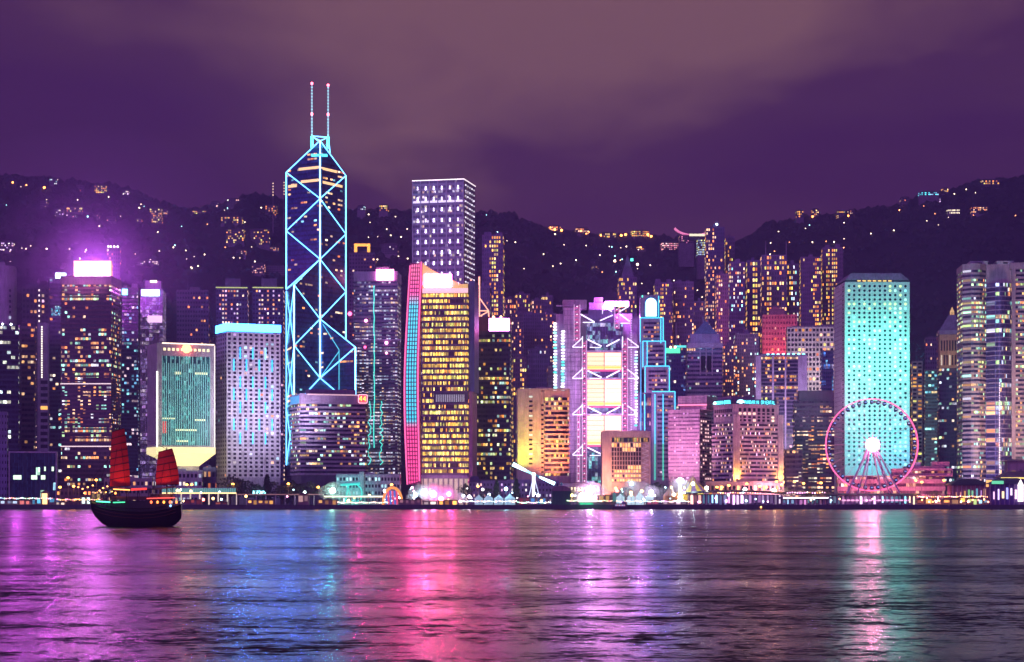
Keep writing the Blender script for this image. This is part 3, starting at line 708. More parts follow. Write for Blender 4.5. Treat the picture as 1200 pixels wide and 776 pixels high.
# slim tower with thin white storey lines and teal squiggle lights
b = Bld('office_tower', 'slate tower of thin white storey lines with teal squiggle lights', 'office tower', 414, 466, 318, 1750, 34, side=4.5)
gm = glass(b.root, 2.0, b.h/58, .62, [(.9,.75,1),(.75,.8,1),(1,.8,.9),(.6,.7,.95),(1,.6,.35)], 1.15, (.05,.05,.12), 91, row=.75)
b.ribbon(0, b.Z(330), 55, .46, wall((.24,.19,.30), .5), gm, inset=.5); b.bx('crown', 0, b.w, 0, b.d, b.Z(330), b.h, wall((.38,.26,.42)))
b.pbox('sign', 441, 461.5, 316, 328.5, -1.4, -.3, emit((1,.25,.6), 16, True)); b.pbox('plant_room', 440, 455, 312, 318.5, 6, 16, wall(PUR))
rr = random.Random(5)
for base, n_ in ((433, 1), (438.5, 1), (447, 1)):
    x = base; pts = []
    for k in range(26):
        y_ = 335 + k*7.6 if base == 438.5 else 470+k*3.4
        if base != 438.5 and k > 22: break
        pts.append((b.X(x), -.9, b.Z(y_))); x = base + rr.uniform(-2.2, 2.2) if base != 438.5 else base+rr.uniform(-.5,.5)
    sm = MB()
    for a, c in zip(pts, pts[1:]): sm.beam(a, c, .38, 5)
    b.part('light_tube', sm, emit((.10,.95,.80), 1.3 if base != 438.5 else 1.7))
for (px_, py_, r_, c_, s_) in ((405,368,1.7,(1,.12,.3),9),(429,376,1.5,(1,.25,.5),8),(453,402,1.5,(1,.35,.65),8),(453,414,1.2,(1,.3,.55),6),(428,407,1.2,(1,.1,.3),5)):
    if px_ > 414: b.part('signal_light', MB().ball((b.X(px_), -1.2, b.Z(py_)), r_, 8, 6), emit(c_, s_))
b.bx('beam_ledge', 0, b.w+3, -.6, .2, b.Z(399), b.Z(397.6), wall((.6,.5,.7)))
b = Bld('residential_tower', 'hazy apartment tower whose roof is edged in glowing orange', 'tower', 409, 441, 288, 2420, 26, z0=30)
b.punched(0, b.h-10, 9, 60, .55, .45, wall((.20,.13,.24)), WARM, .08, 2.0, cap=60)
cr_ = MB().box(b.w*.2,b.w*.3,-.3,6,b.h-8,b.h+2).box(b.w*.7,b.w*.8,-.3,6,b.h-8,b.h+2).box(b.w*.2,b.w*.8,-.3,6,b.h,b.h+2.5); b.part('roof_light_frame', cr_, emit((1,.42,.06), 2.2)); b.roof(wall(DARK), 1, 3, z=b.h-9)
b.part('signal_light', MB().ball((b.X(410), -2, b.Z(368)), 2.6, 8, 6), emit((1,.12,.32), 7))

# tower with the curved pink and cyan light wall
b = Bld('light_wall_tower', 'tower with a curved pink and cyan light wall beside bright yellow storeys', 'office tower', 494, 549, 330, 1530, 36, side=6)
zb = b.Z(560); FC = b.X
gm = glass(b.root, 1.1, (b.Z(344)-b.Z(557))/31, 1.9, [(1,.50,.05),(1,.62,.10),(1,.74,.22),(1,.34,.04),(.85,.80,.15),(1,.66,.14)], 2.6, (.08,.05,.02), 101, z0=b.Z(557), row=.45, fine=.75, gap=.18, run=9)
b.ribbon(b.Z(557), b.Z(344), 31, .60, wall((.20,.12,.20), .5), gm, x0=0, x1=FC(548.5), inset=.8)
b.bx('annex', FC(549), FC(553.5), 1.5, b.d-2, b.Z(562), b.Z(459), wall((.42,.20,.30))); b.bx('lift_shaft', FC(548.6), FC(555.5), 3, b.d-1, b.Z(459), b.Z(329), wall((.12,.14,.32)))
lv = MB()
for k in range(16): lv.box(FC(511)+k*1.45, FC(511)+k*1.45+.5, -.35, -.05, b.Z(471), b.Z(462.5))
b.part('louvre', lv, emit((.8,.75,.9), .6)); b.bx('plant_storey', FC(508), FC(548.5)+.05, -.05, .9, b.Z(472), b.Z(460), wall(DARK))
cr_ = MB(); n_ = 24
for k in range(n_):
    x0, x1 = FC(495)+(FC(548.5)-FC(495))*k/n_, FC(495)+(FC(548.5)-FC(495))*(k+.8)/n_
    t = k/n_; top = b.Z(308+27*min(1,t*1.1)**.8 if t < .85 else 333); cr_.box(x0, x1, .2, 2, b.Z(343), top)
b.part('crown_screen', cr_, emit((1,.60,.22), .85)); b.bx('crown_back', 0, FC(548.5), 2, b.d, b.Z(344)+.4, b.Z(334), wall(DARK))
b.bx('crown_lights', FC(495), FC(548.5), -.4, .2, b.Z(343.5), b.Z(338), emit((1,.55,.62), 1.3)); b.pbox('sign', 497.5, 529.5, 321.5, 336.3, -1.2, -.2, emit((1,.15,.55), 40, True))
# light wall: curved fins, each column a part; pink, cyan, pink from the top down
NC = 6
def wallx(py, f): # photo-like curve of the light wall's left and right edge
    t = (py-306)/262.0; l = 480 - 8.5*math.sin(min(1,t*1.25)*math.pi/2) + 5.5*max(0,t-.45)**1.5*2.2; r = 495.5 - 4.2*math.sin(min(1,t*1.4)*math.pi/2) + 2.2*max(0,t-.5)*2
    return l+(r-l)*f
def lw_mat():
    m, nt, out = new_mat('light_wall'); p = prin(nt, out); L = nt.links
    tc = nt.nodes.new('ShaderNodeTexCoord'); tc.object = b.root; sp = nt.nodes.new('ShaderNodeSeparateXYZ'); L.new(tc.outputs['Object'], sp.inputs[0])
    rp = nt.nodes.new('ShaderNodeValToRGB'); el = rp.color_ramp.elements; H = b.Z(306)
    t1, t2 = b.Z(497)/H, b.Z(352)/H
    el[0].position = 0; el[0].color = (1,.07,.30,1); el[1].position = t1-.015; el[1].color = (1,.09,.34,1)
    for q, c_ in ((t1+.015,(.05,.62,.85)),(t2-.02,(.10,.70,.95)),(t2+.03,(1,.12,.45)),(.96,(1,.20,.42))):
        e_ = el.new(q); e_.color = (*c_, 1)
    L.new(math_n(nt,'DIVIDE', sp.outputs[2], H), rp.inputs['Fac'])
    rows = math_n(nt, 'GREATER_THAN', math_n(nt, 'FRACT', math_n(nt, 'DIVIDE', sp.outputs[2], 3.2)), .28)
    L.new(rp.outputs['Color'], p.inputs['Emission Color']); L.new(math_n(nt, 'MULTIPLY_ADD', rows, 1.35, .35), p.inputs['Emission Strength'])
    p.inputs['Base Color'].default_value = (.1,.05,.08,1); m.cycles.emission_sampling = 'NONE'; return m
LW = lw_mat(); back = MB(); S_ = 34
PINK = emit((1,.14,.38), 1.7)
for c_ in range(NC):
    sm = MB()
    for k in range(S_):
        p0, p1 = 306+5*(1-c_/NC)+ (262-5)*k/S_*1.0, 306+5*(1-c_/NC)+(262-5)*(k+1)/S_
        f0, f1 = (c_+.16)/NC, (c_+.70)/NC; y_ = -1.8
        q = [(FC(wallx(p1,f0)), b.Z(p1)), (FC(wallx(p1,f1)), b.Z(p1)), (FC(wallx(p0,f1)), b.Z(p0)), (FC(wallx(p0,f0)), b.Z(p0))]
        sm.add([(a[0], y_, a[1]) for a in q]+[(a[0], y_+.8, a[1]) for a in q], [(0,1,2,3),(7,6,5,4),(0,4,5,1),(1,5,6,2),(2,6,7,3),(3,7,4,0)])
    edge = c_ in (0, NC-1)
    b.part('light_column', sm, PINK if edge else LW)
for k in range(S_):
    p0, p1 = 308+260*k/S_, 308+260*(k+1)/S_
    q = [(FC(wallx(p1,0))+.2, b.Z(p1)), (FC(wallx(p1,1))-.1, b.Z(p1)), (FC(wallx(p0,1))-.1, b.Z(p0)), (FC(wallx(p0,0))+.2, b.Z(p0))]
    back.add([(a[0], -.9, a[1]) for a in q]+[(a[0], 6, a[1]) for a in q], [(0,1,2,3),(7,6,5,4),(0,4,5,1),(1,5,6,2),(2,6,7,3),(3,7,4,0)])
b.part('light_wall_frame', back, wall((.40,.10,.22)))
b.bx('lobby', FC(494), FC(546), 1, b.d-2, 0, b.Z(560), emit((1,.78,.62), .55)); b.bx('transfer_floor', FC(493), FC(549), .3, b.d, b.Z(561), b.Z(557), wall((.45,.32,.48)))
for k in range(9): b.bx('lobby_column', FC(495)+k*4.0, FC(495)+k*4.0+1.1, -.2, 1.2, 0, b.Z(560), wall((.5,.4,.4)))
lamp('sign_glow', b.W(FC(513), 5, b.Z(326)), (1,.15,.6), 160000, 1.2); flood('base_flood', b.W(FC(520), -20, 14), b.W(FC(520), 0, 30), (1,.5,.7), 9000, (30,1), 120)  # the lamp behind the sign is added to spread a pink halo

# dark tower with a white rooftop billboard and orange masts
b = Bld('office_tower', 'dark tower under a blank white billboard with two glowing orange masts beside it', 'office tower', 557, 600, 388, 1600, 36)
gm = glass(b.root, 1.9, b.Z(392)/36, .42, YEL+[(.6,1,.9),(.8,1,.5),(1,.9,.6)], 1.7, (.02,.04,.09), 111, row=.78, run=4)
b.ribbon(0, b.Z(392), 36, .55, wall((.08,.09,.17), .45), gm, piers=0); b.bx('crown', 0, b.w, 0, b.d, b.Z(392), b.h, wall((.12,.1,.2)))
b.pbox('sign', 564, 596.5, 373.5, 387.5, 1.5, 2.6, emit((.9,.3,1), 24, True)); b.pbox('sign_frame', 563.2, 597.3, 372.4, 389, 2.8, 4, wall((.5,.4,.5)))
for px_ in (578, 587): b.part('roof_light', MB().ball((b.X(px_), 3, b.Z(371)), 1.0, 8, 5), emit((1,.45,.2), 8))
b.pbox('blue_light_strip', 549.8, 550.6, 400, 478, 2, 3, emit((.1,.25,.8), .7)) if False else None
OR = emit((1,.42,.28), 2.2); ms = b.root
def mbm(p, q, r_=.5, nm='roof_mast'): MB().beam((b.X(p[0],2), 2, b.Z(p[1])), (b.X(q[0],2), 2, b.Z(q[1])), r_, 6).build(nm, OR, ms)
mbm((558,388),(558,372)); 
mbm((552,327),(551.5,371),.65); mbm((561.6,324),(561.6,372),.7); mbm((552,352),(562,365)); mbm((562,349),(572.5,364)); mbm((551,366),(562,366)); mbm((562,364),(573,364)); mbm((572.5,364),(572.8,372)); mbm((563,370),(572,365)); mbm((551.5,371),(562,371.5),.7)
b.pbox('mast_base', 551, 573, 371, 388.3, 1, 5, wall((.25,.1,.18))); b.pbox('red_lamp', 556, 560.5, 370, 377, .2, .9, emit((1,.12,.25), 1.5))

# tan block: plain left wing, curved balcony wing
b = Bld('curved_balcony_block', 'block with a plain yellow-green lit left wing and a right wing of curved orange-lit balconies', 'office block', 605, 668, 457, 1500, 30)
TW = wall((.55,.45,.38), .6)
b.bx('left_wing', 0, b.X(634), 0, b.d, 0, b.h, TW); b.bx('stair_wing', b.X(634)+.02, b.X(637.5), 1.0, b.d-.5, 0, b.h-1, TW)
for k in range(15):
    z = b.Z(464.5+k*6.2); b.pbox('window', 620, 624, 464+k*5.6, 466+k*5.6, -.15, .1, darkglass() if k % 4 else emit((.8,1,.9), .8)); b.pbox('window', 634.3, 637, 474+k*5.6, 476+k*5.6, .85, 1.1, darkglass())
gm = glass(b.root, 1.7, (b.Z(466)-b.Z(560))/17, .5, YEL+[(1,.9,.6)], 1.9, (.04,.02,.03), 121, z0=b.Z(560), row=.7)
nf = 17; zl, zh = b.Z(560), b.Z(466)
bal = MB(); xa, xb = b.X(638), b.w
def arc(inset, bulge): return [(xa+inset+(xb-xa-2*inset)*i/10, 1.2+inset-bulge*math.sin(math.pi*i/10)) for i in range(11)]+[(xb-inset, b.d-1), (xa+inset, b.d-1)]
for k in range(nf):
    a = zl+(zh-zl)*k/nf; c = zl+(zh-zl)*(k+.42)/nf; e_ = zl+(zh-zl)*(k+1)/nf
    bal.prism(arc(0, 1.9), a, c); MB().prism(arc(.9, 1.6), c, e_).build('ribbon_window', gm, b.root)
bal.prism(arc(0, 1.9), 0, zl); bal.prism(arc(0, .2), zh, b.h-.3); b.part('balcony', bal, wall((.62,.42,.36), .55))
flood('yellow_flood', b.W(2, -15, 22), b.W(6, 0, b.h*.8), (.45,.80,.04), 60000, (5,2), 100); flood('orange_flood', b.W(b.w*.62, -24, 24), b.W(b.w*.68, 0, b.h*.6), (1,.30,.09), 130000, (22,3), 110)
b.roof(TW, 1, 3)

# ------------------------------------------------------------------ the steel-truss bank tower with coat-hanger braces
b = Bld('truss_tower', 'lilac steel tower hung from white coat-hanger trusses around huge glowing glass panels', 'office tower', 668, 750, 352, 1650, 40)
X, Z = b.X, b.Z; LI = wall((.50,.38,.55), .45); LG = wall((.62,.50,.66), .5)
b.bx('rear_block', X(668), X(742), 14, 40, 0, Z(366), LI); b.bx('rear_wing', X(740), X(750), 10, 30, 0, Z(372), wall((.40,.30,.5)))
b.bx('service_tower', X(660.5), X(680.5), 6, 22, 0, Z(360), LG); b.bx('service_tower', X(652), X(661.5), 12, 26, 0, Z(366.5), LI); b.bx('service_tower', X(737), X(747.5), 6, 22, 0, Z(390), LI)
b.pbox('plant_room', 660, 688, 350, 361, 10, 26, wall((.42,.32,.44))); b.pbox('plant_room', 691, 720, 352.5, 366, 16, 30, LI); b.pbox('plant_room', 697, 707.5, 346, 353, 18, 26, LI)
b.bx('roof_crane', X(652), X(672), 8, 9, Z(358), Z(356.8), LG)
rib = MB()
for k in range(38): rib.box(X(660.5)+.1, X(680.5)-.1, 5.7, 6.1, b.Z(566)+k*3.95, b.Z(566)+k*3.95+.35)
for k in range(5): rib.box(X(660.5)+.2+k*3, X(660.5)+.5+k*3, 5.65, 6.1, 0, Z(361))
b.part('cladding_joint', rib, wall((.34,.26,.42)))
b.pbox('sign', 709.5, 737.5, 352, 358, 8, 9.2, emit((.9,.3,1), 24, True))
gm = glass(b.root, 2.2, 3.6, .6, [(.3,.9,.85),(.5,.7,.95),(.7,.6,.9),(.3,.4,.7)], .8, (.08,.06,.16), 131, row=.5)
b.bx('glass_front', X(687.5), X(730), 5, 14, 0, Z(378), gm); b.bx('glass_front', X(690), X(722), 8, 14, Z(378)+.01, Z(362), wall((.2,.15,.35), .3))
gd = glass(b.root, 2.6, 3.4, .45, [(.2,.75,.75),(.4,.9,.85),(.6,.7,.9)], .9, (.05,.12,.16), 137, row=.5)
b.bx('teal_window', X(688.5), X(725), 4.5, 5.3, Z(566), Z(529), gd)
for (y0_, y1_) in ((413,433),(445,475.5),(487,521.5)):
    mb = MB(); fr = MB(); nrow = max(4, round((y1_-y0_)/5.4))
    b.pbox('light_panel', 688.5, 707.6, y0_, y1_, 3.2, 4, emit((1,.62,.36), 1.9)); b.pbox('light_panel', 709, 728, y0_, y1_, 3.2, 4, emit((1,.70,.52), 2.2))
    for k in range(nrow+1):
        z = Z(y0_)+(Z(y1_)-Z(y0_))*k/nrow; fr.box(X(688.5), X(728), 2.7, 3.15, z-.22, z+.22)
    fr.box(X(707.6), X(709), 2.6, 3.2, Z(y1_), Z(y0_)); fr.box(X(687.9), X(688.5), 2.6, 4, Z(y1_), Z(y0_)); fr.box(X(728), X(728.6), 2.6, 4, Z(y1_), Z(y0_))
    b.part('panel_frame', fr, emit((1,.30,.22), 1.2)); b.pbox('warm_strip', 688.6, 727.9, y1_-4, y1_-1.2, 2.6, 3.1, emit((1,.62,.12), 1.5))
    b.pbox('panel_crown', 686, 732, y0_-2.6, y0_-.6, 2.2, 4.2, LG); b.pbox('belt', 687.6, 729, y1_+.3, y1_+2.2, 2.4, 4.6, emit((.9,.12,.38), .7))
MA = emit((.85,.16,.42), .75); WH = emit((.85,.78,1), 2.1); MR = wall((.6,.35,.55))
def mast(x0, x1, y0_, y1_):
    m_ = MB(); xa, xb, za, zb2 = X(x0), X(x1), Z(y1_), Z(y0_)
    for x in (xa+.3, xb-.3): m_.beam((x,-.2,za), (x,-.2,zb2), .38, 6).beam((x,3,za), (x,3,zb2), .38, 6)
    b.part('mast_column', m_, WH if False else emit((.75,.45,.75), .8)); lad = MB(); n_ = int((zb2-za)/3.1)
    for k in range(n_):
        z = za+(zb2-za)*k/n_; lad.box(xa, xb, -.3, .3, z, z+.9); lad.beam((xa,0,z), (xb,0,z+3), .25, 4)
    b.part('mast_bracing', lad, MA)
    for k in range(0, n_, 2): b.bx('mast_lamp', (xa+xb)/2-.45, (xa+xb)/2+.45, -.7, -.35, za+(zb2-za)*k/n_+1.3, za+(zb2-za)*k/n_+2.1, emit((1,.75,.9), 2.5))
mast(682, 687.8, 399, 566); mast(672.5, 680, 357, 399); mast(729, 736, 397, 510); mast(720, 726, 360, 385); mast(676, 679.8, 480, 566)
def tr(p, q, r_=.42): MB().beam((X(p[0]), -.9, Z(p[1])), (X(q[0]), -.9, Z(q[1])), r_, 6).build('truss_beam', WH, b.root)
for yy in (396.5, 433, 475.5, 523):
    h_ = 10
    tr((671,yy+h_),(682,yy)); tr((671,yy+h_+.6),(683,yy+h_+.6)); tr((682.5,yy-2),(682.5,yy+h_+1)); 
    tr((688.5,yy+1.5),(705,yy+h_-.5),.62); tr((726,yy+1.5),(710.5,yy+h_-.5),.62)
    if yy != 523: tr((735,yy),(748.5,yy+h_)); tr((736,yy+h_+.6),(748.5,yy+h_+.6)); tr((729.5,yy-2),(729.5,yy+h_+1))
    tr((691,yy+h_+.8),(704,yy+h_+.8),.35)
tr((680.5,368.5),(696.5,377.5),.6); tr((683,378),(697,378)); tr((703,376),(718,369.5),.5); tr((706,358.5),(717,365.5),.5); tr((726,365.5),(736,359.5),.5); tr((726,368),(738,377),.6); tr((727,379),(738,379)); tr((706,359),(706,368),.3)
# chains of coloured round lights on both flanks
CH3 = [emit((.35,1,.95), 2.0), emit((.8,.75,1), 2.2), emit((.95,.9,1), 2.8), emit((.1,.8,.7), 1.6)]
rl = random.Random(3)
for (px_, y0_, y1_, yd) in ((650.5,378,470,11),(659.5,388,470,5),(745.5,412,505,5)):
    n_ = int((y1_-y0_)/3.6)
    for k in range(n_):
        z = Z(y0_+3.6*k); MB().ball((X(px_,yd)+rl.uniform(-.3,.3), yd-.6, z), 1.35 if px_ != 745.5 else 1.15, 8, 6, 1.25, .6, .75).build('round_light', CH3[rl.choice((0,1,1,2,2,3))], b.root)
tm_ = MB()
for k in range(70): z = Z(566)+k*2.05; tm_.box(X(739.5), X(741), 5.3, 5.9, z, z+.9)
b.part('window_column', tm_, emit((.9,.7,1), .8))
flood('panel_flood', b.W(X(708), -60, 60), b.W(X(706), 0, 90), (.85,.45,1), 170000, (50,10), 120); lamp('sign_glow', b.W(X(723), 12, Z(355)), (.8,.2,1), 120000, 1.2)  # unseen lamp added behind the sign gives it a violet halo

# stepped tower outlined in cyan neon with an arched lit window
b = Bld('stepped_tower', 'slim stepped tower outlined in cyan neon with a white arch-shaped sign at the top', 'office tower', 749, 791, 345, 1620, 34)
SW = wall((.36,.28,.42), .55); NC_ = emit((.08,.72,1), 2.0); NG = emit((.05,.85,.55), 1.3)
X, Z = b.X, b.Z
tiers = ((750.5,773,345,373,6),(750.5,777.5,372,400,4.5),(753.5,780,399.5,430,3),(756,784.5,429,460,1.5),(764,791,459,560,0))
for i, (xa, xb, ya, yb, yd) in enumerate(tiers):
    b.bx('tier', X(xa), X(xb), yd, yd+26, Z(yb) if i < 4 else 0, Z(ya), SW if i else wall((.24,.2,.34)))
    if i:
        gm2 = glass(b.root, 2.4, 3.3, .22, WARM+[(1,.6,.8)], 1.5, (.03,.02,.07), 141+i, row=.5, gap=.25)
        for k in range(int((yb-ya)/5.2)):
            zt = Z(ya+5+k*5.2); b.bx('ribbon_window', X(xa+4 if i < 4 else xa+6.5), X(xb-2.6), yd-.15, yd+.2, zt-1.7, zt, gm2)
        for px_ in ((xa, xb) if i < 4 else (xb,)): b.bx('neon_edge', X(px_)-.36, X(px_)+.36, yd-.7, yd-.1, Z(yb), Z(ya), NC_)
        b.bx('neon_edge', X(xa), X(xb), yd-.75, yd-.15, Z(ya)-.34, Z(ya)+.34, NC_)
b.bx('shaft', X(748.5), X(765), 3, 30, 0, Z(460), wall((.22,.16,.34)))
gm3 = glass(b.root, 1.6, 3.3, .4, WARM+[(1,.5,.7),(.4,.7,1)], 1.4, (.04,.03,.09), 149, row=.5, gap=.3)
b.bx('glass_front', X(749), X(763), 2.6, 3.1, 0, Z(461), gm3)
def neonv(px_, y0_, y1_, c_=None, yd=1.0): b.bx('neon_line', X(px_)-.36, X(px_)+.36, yd, yd+.6, Z(y1_), Z(y0_), c_ or NC_)
for px_, y0_ in ((758.5,400),(762,430),(774.5,374)): neonv(px_, y0_, y0_+28, None, 2.0)
for px_ in (755.5, 767.5, 777): neonv(px_, 462, 520, None, -1.2); neonv(px_, 520, 563, NG, -1.2)
for px_ in (751,): neonv(px_, 400, 505, emit((.08,.5,.9), 1.2))
ar = MB(); xa, xb, z0_, z1_ = X(757), X(769.5), Z(370), Z(355); cx_ = (xa+xb)/2; hw = (xb-xa)/2
pts = [(xa,z0_),(xb,z0_)]+[(cx_+hw*math.cos(R(a)), z1_+hw*math.sin(R(a))) for a in range(0,181,20)]
def slab(pts, y0_, y1_):
    N_ = len(pts); return MB().add([(p[0],y0_,p[1]) for p in pts]+[(p[0],y1_,p[1]) for p in pts], [tuple(range(N_)), tuple(range(2*N_-1,N_-1,-1))]+[(i,i+N_,(i+1)%N_+N_,(i+1)%N_) for i in range(N_)])
b.part('arch_sign', slab(pts, 4.2, 5.6), emit((.70,.90,1), 3.5))
pts2 = [(cx_+(p[0]-cx_)*1.14, z0_+(p[1]-z0_)*1.05-.3) for p in pts]; b.part('arch_rim', slab(pts2, 5.0, 5.8), emit((.05,.5,.85), 1.3))
b.bx('neon_line', X(771.8), X(772.6), 5.2, 5.9, Z(373), Z(346), NC_); b.bx('roof_lamp', X(752.5), X(753.6), 5.2, 5.9, Z(347.5), Z(345.5), emit((.1,1,.6), 3))

# waterfront block with framed window grid
b = Bld('grid_block', 'low pink-orange framed block of gridded windows on the waterfront in front of the truss tower', 'office block', 704, 762.5, 507, 1470, 26)
X, Z = b.X, b.Z; GW = wall((.58,.42,.40), .6)
b.bx('wall', 0, b.w, 1.2, b.d, 0, b.h, GW); fr = MB().box(0, X(716), 0, 1.3, 0, b.h).box(X(716), b.w, 0, 1.3, Z(512.5), b.h).box(X(761), b.w, 0, 1.3, 0, Z(512.5)); b.part('frame', fr, GW)
b.bx('attic_window', X(716), X(761)-.02, .8, 1.15, Z(518), Z(513), glass(b.root, 1.0, 3, .8, YEL, 1.2, seed=151, row=.1, gap=.3))
gm = [litmat(YEL, 2, 1.5), litmat(YEL, 1, 1.1), litmat(OFFICE, 1, 1.3)]
ncol, nrow = 11, 11; xs0, xs1 = X(716.5), X(751.5)
for j in range(nrow):
    y0_ = 519.5+j*5.25
    for i in range(ncol):
        x = xs0+(xs1-xs0)*i/ncol; on = (j in (0,) or (j == 1 and 3 < i < 9) or j in (6,7,8,9,10) or (j == 5 and i > 5)) and rl.random() < .9
        if i*j % 1 == 0 and j < 9: b.bx('window', x+.35, x+(xs1-xs0)/ncol-.35, .9, 1.15, Z(y0_+(2.7 if j > 5 else 4.2)), Z(y0_), gm[(i+j) % 3] if on else darkglass())
gr = MB()
for i in range(ncol+1): x = xs0+(xs1-xs0)*i/ncol; gr.box(x-.2, x+.2, .3, 1.1, Z(578), Z(518))
for j in range(nrow+1): gr.box(xs0, X(761)-.05, .35, 1.12, Z(519+j*5.25)-.25, Z(519+j*5.25)+.25)
b.part('facade_grid', gr, wall((.62,.46,.46)))
zg = MB()
for j in range(10):
    a, c = Z(520+j*5.6), Z(520+(j+1)*5.6); zg.beam((X(752),.5,a), (X(760.5),.5,(a+c)/2), .35, 5).beam((X(760.5),.5,(a+c)/2), (X(752),.5,c), .35, 5)
b.part('stair_flight', zg, wall((.7,.6,.7)))
flood('orange_flood', b.W(b.w*.1, -26, 2), b.W(b.w*.12, 0, b.h*.55), (1,.40,.18), 90000, (10,2), 110); b.roof(GW, 2, 3)

# ================================================================== right of centre
b = Bld('hotel_block', 'pink hotel block with a flared ribbed roof rim, left of the cyan-signed hotel', 'hotel', 783, 820, 480, 1545, 34, side=15)
PK = wall((.58,.38,.52), .6)
gm = glass(b.root, 1.5, (b.Z(484)-b.Z(568))/19, .12, PINKW, 1.1, (.20,.10,.20), 161, z0=b.Z(568), row=.3)
b.ribbon(b.Z(568), b.Z(484), 19, .38, PK, gm, inset=.4); b.bx('base', .5, b.w-.5, .5, b.d, 0, b.Z(568), PK); b.bx('top_band', 0, b.w, 0, b.d, b.Z(484)+.4, b.h, PK)
for j in range(18):
    for i in range(5): b.bx('window', b.w+.02-.1, b.w+.25, 3+i*6, 5.2+i*6, b.Z(488+j*4.5)-1.4, b.Z(488+j*4.5), emit((1,.6,.6), 1.4) if rl.random() < .3 else darkglass())
rimm = MB(); zt, zb2 = b.Z(464), b.Z(474); xa, xb = b.X(794), b.X(828)
for k in range(26): rimm.box(xa+(xb-xa)*k/26, xa+(xb-xa)*(k+.72)/26, 1.0, 2.0, zb2, zt)
rimm.box(xa+.2, xb-.2, 1.8, b.d-2, zb2+.2, zt-.2); b.part('roof_rim', rimm, wall((.62,.45,.6)))
b.bx('rim_light', xa, xb, .4, 1.0, zb2-1.0, zb2, emit((1,.25,.45), 1.8)); flood('pink_flood', b.W(b.w*.4, -40, 24), b.W(b.w*.4, 0, 55), (1,.45,.7), 130000, (40,5), 110); b.bx('neck', xa+1, xb-1, 3, b.d-3, b.h, zb2, PK)  # the flood in front is an added lamp that brightens the pink block

b = Bld('hotel', 'pink and orange uplit waterfront hotel with a cyan fan-and-lettering sign along its roof edge', 'hotel', 858, 915, 468, 1490, 30, side=-24)
X, Z = b.X, b.Z; HW = wall((.56,.40,.46), .6)
zt = Z(497); n_ = 15; zl = Z(571)
gm = glass(b.root, 1.15, (zt-zl)/n_, .25, WARM+PINKW, 2.2, (.03,.02,.06), 171, z0=zl, row=.3, gap=.2, fine=.3, run=2, rough=.45)
b.ribbon(zl, zt, n_, .48, HW, gm, inset=.55)
b.bx('upper_storeys', 1.2, b.w-1.2, .9, b.d-.9, zt+.42, Z(474), HW)
for i in range(8):
    for (ya, yb, lit_) in ((478.5,482.5,0),(483.8,486,1),(488,490,0),(491.5,494,0)):
        x = X(866.5+i*5.5); b.bx('window', x, x+2.3, .75, 1.0, Z(yb), Z(ya), (emit((1,.75,.5), 1.8) if (lit_ and i < 4) or rl.random() < .12 else darkglass()))
for i in range(9):
    b.bx('window', 1.05, 1.3, 2.5+i*2.9, 4.2+i*2.9, Z(483.5), Z(479.5), darkglass()); b.bx('window', 1.05, 1.3, 2.5+i*2.9, 4.2+i*2.9, Z(488), Z(486), litmat(PINKW, i, .8) if i % 2 else darkglass())
b.bx('cornice', .6, b.w-.6, .5, b.d-.5, Z(475.6), Z(474)+.05, HW); b.bx('roof_box', X(846) if False else 3, b.w*.55, 6, b.d-4, Z(474), Z(464.5), wall((.4,.25,.4)))
for (xa, xb) in ((858.5,866.5),(911.5,917.5)): b.bx('corner_pier', X(xa), X(xb), -1.0, .1, 0, Z(486), HW)
b.bx('podium', -8, b.w+2, -9, -1.2, 0, 7.5, wall((.55,.36,.34)))
for px_ in (862.5, 914.5): flood('pier_uplight', b.W(X(px_), -5.0, 17.5), b.W(X(px_), -.5, 30), (1,.50,.06), 26000, (4,1), 110); b.bx('uplight', X(px_)-1.4, X(px_)+1.4, -3.0, -1.6, 16.9, 18.4, emit((1,.55,.14), 12))
SGN = emit((.10,.85,.95), 3.6)
bb = b
def letters(parent, txt, x0, y, z0, width, hh, mat, side=False, name='sign_lettering', depth=.4):
    """stroke letters as thin bars"""
    G = {'M':[((0,0),(0,1)),((0,1),(.5,.4)),((.5,.4),(1,1)),((1,1),(1,0))],'A':[((0,0),(.5,1)),((.5,1),(1,0)),((.2,.4),(.8,.4))],'N':[((0,0),(0,1)),((0,1),(1,0)),((1,0),(1,1))],
         'D':[((0,0),(0,1)),((0,1),(.7,.9)),((.7,.9),(1,.5)),((1,.5),(.7,.1)),((.7,.1),(0,0))],'R':[((0,0),(0,1)),((0,1),(.9,.9)),((.9,.9),(.9,.55)),((.9,.55),(0,.5)),((.3,.5),(1,0))],
         'I':[((.5,0),(.5,1))],'O':[((.2,0),(0,.5)),((0,.5),(.2,1)),((.2,1),(.8,1)),((.8,1),(1,.5)),((1,.5),(.8,0)),((.8,0),(.2,0))],'E':[((0,0),(0,1)),((0,1),(1,1)),((0,.5),(.8,.5)),((0,0),(1,0))],
         'T':[((.5,0),(.5,1)),((0,1),(1,1))],'L':[((0,0),(0,1)),((0,0),(1,0))],' ':[]}
    adv = width/len(txt); mb = MB()
    for i, ch in enumerate(txt):
        for (a, c) in G[ch]:
            xa, xc = x0+adv*(i+a[0]*.72), x0+adv*(i+c[0]*.72)
            if side: mb.beam((y, xa, z0+a[1]*hh), (y, xc, z0+c[1]*hh), .13, 4)
            else: mb.beam((xa, y, z0+a[1]*hh), (xc, y, z0+c[1]*hh), .13, 4)
    return mb.build(name, mat, parent)
sb = b.bx('sign_board', X(864), X(911), .9, 1.3, Z(474.2)+.1, Z(468), wall((.04,.08,.16)))
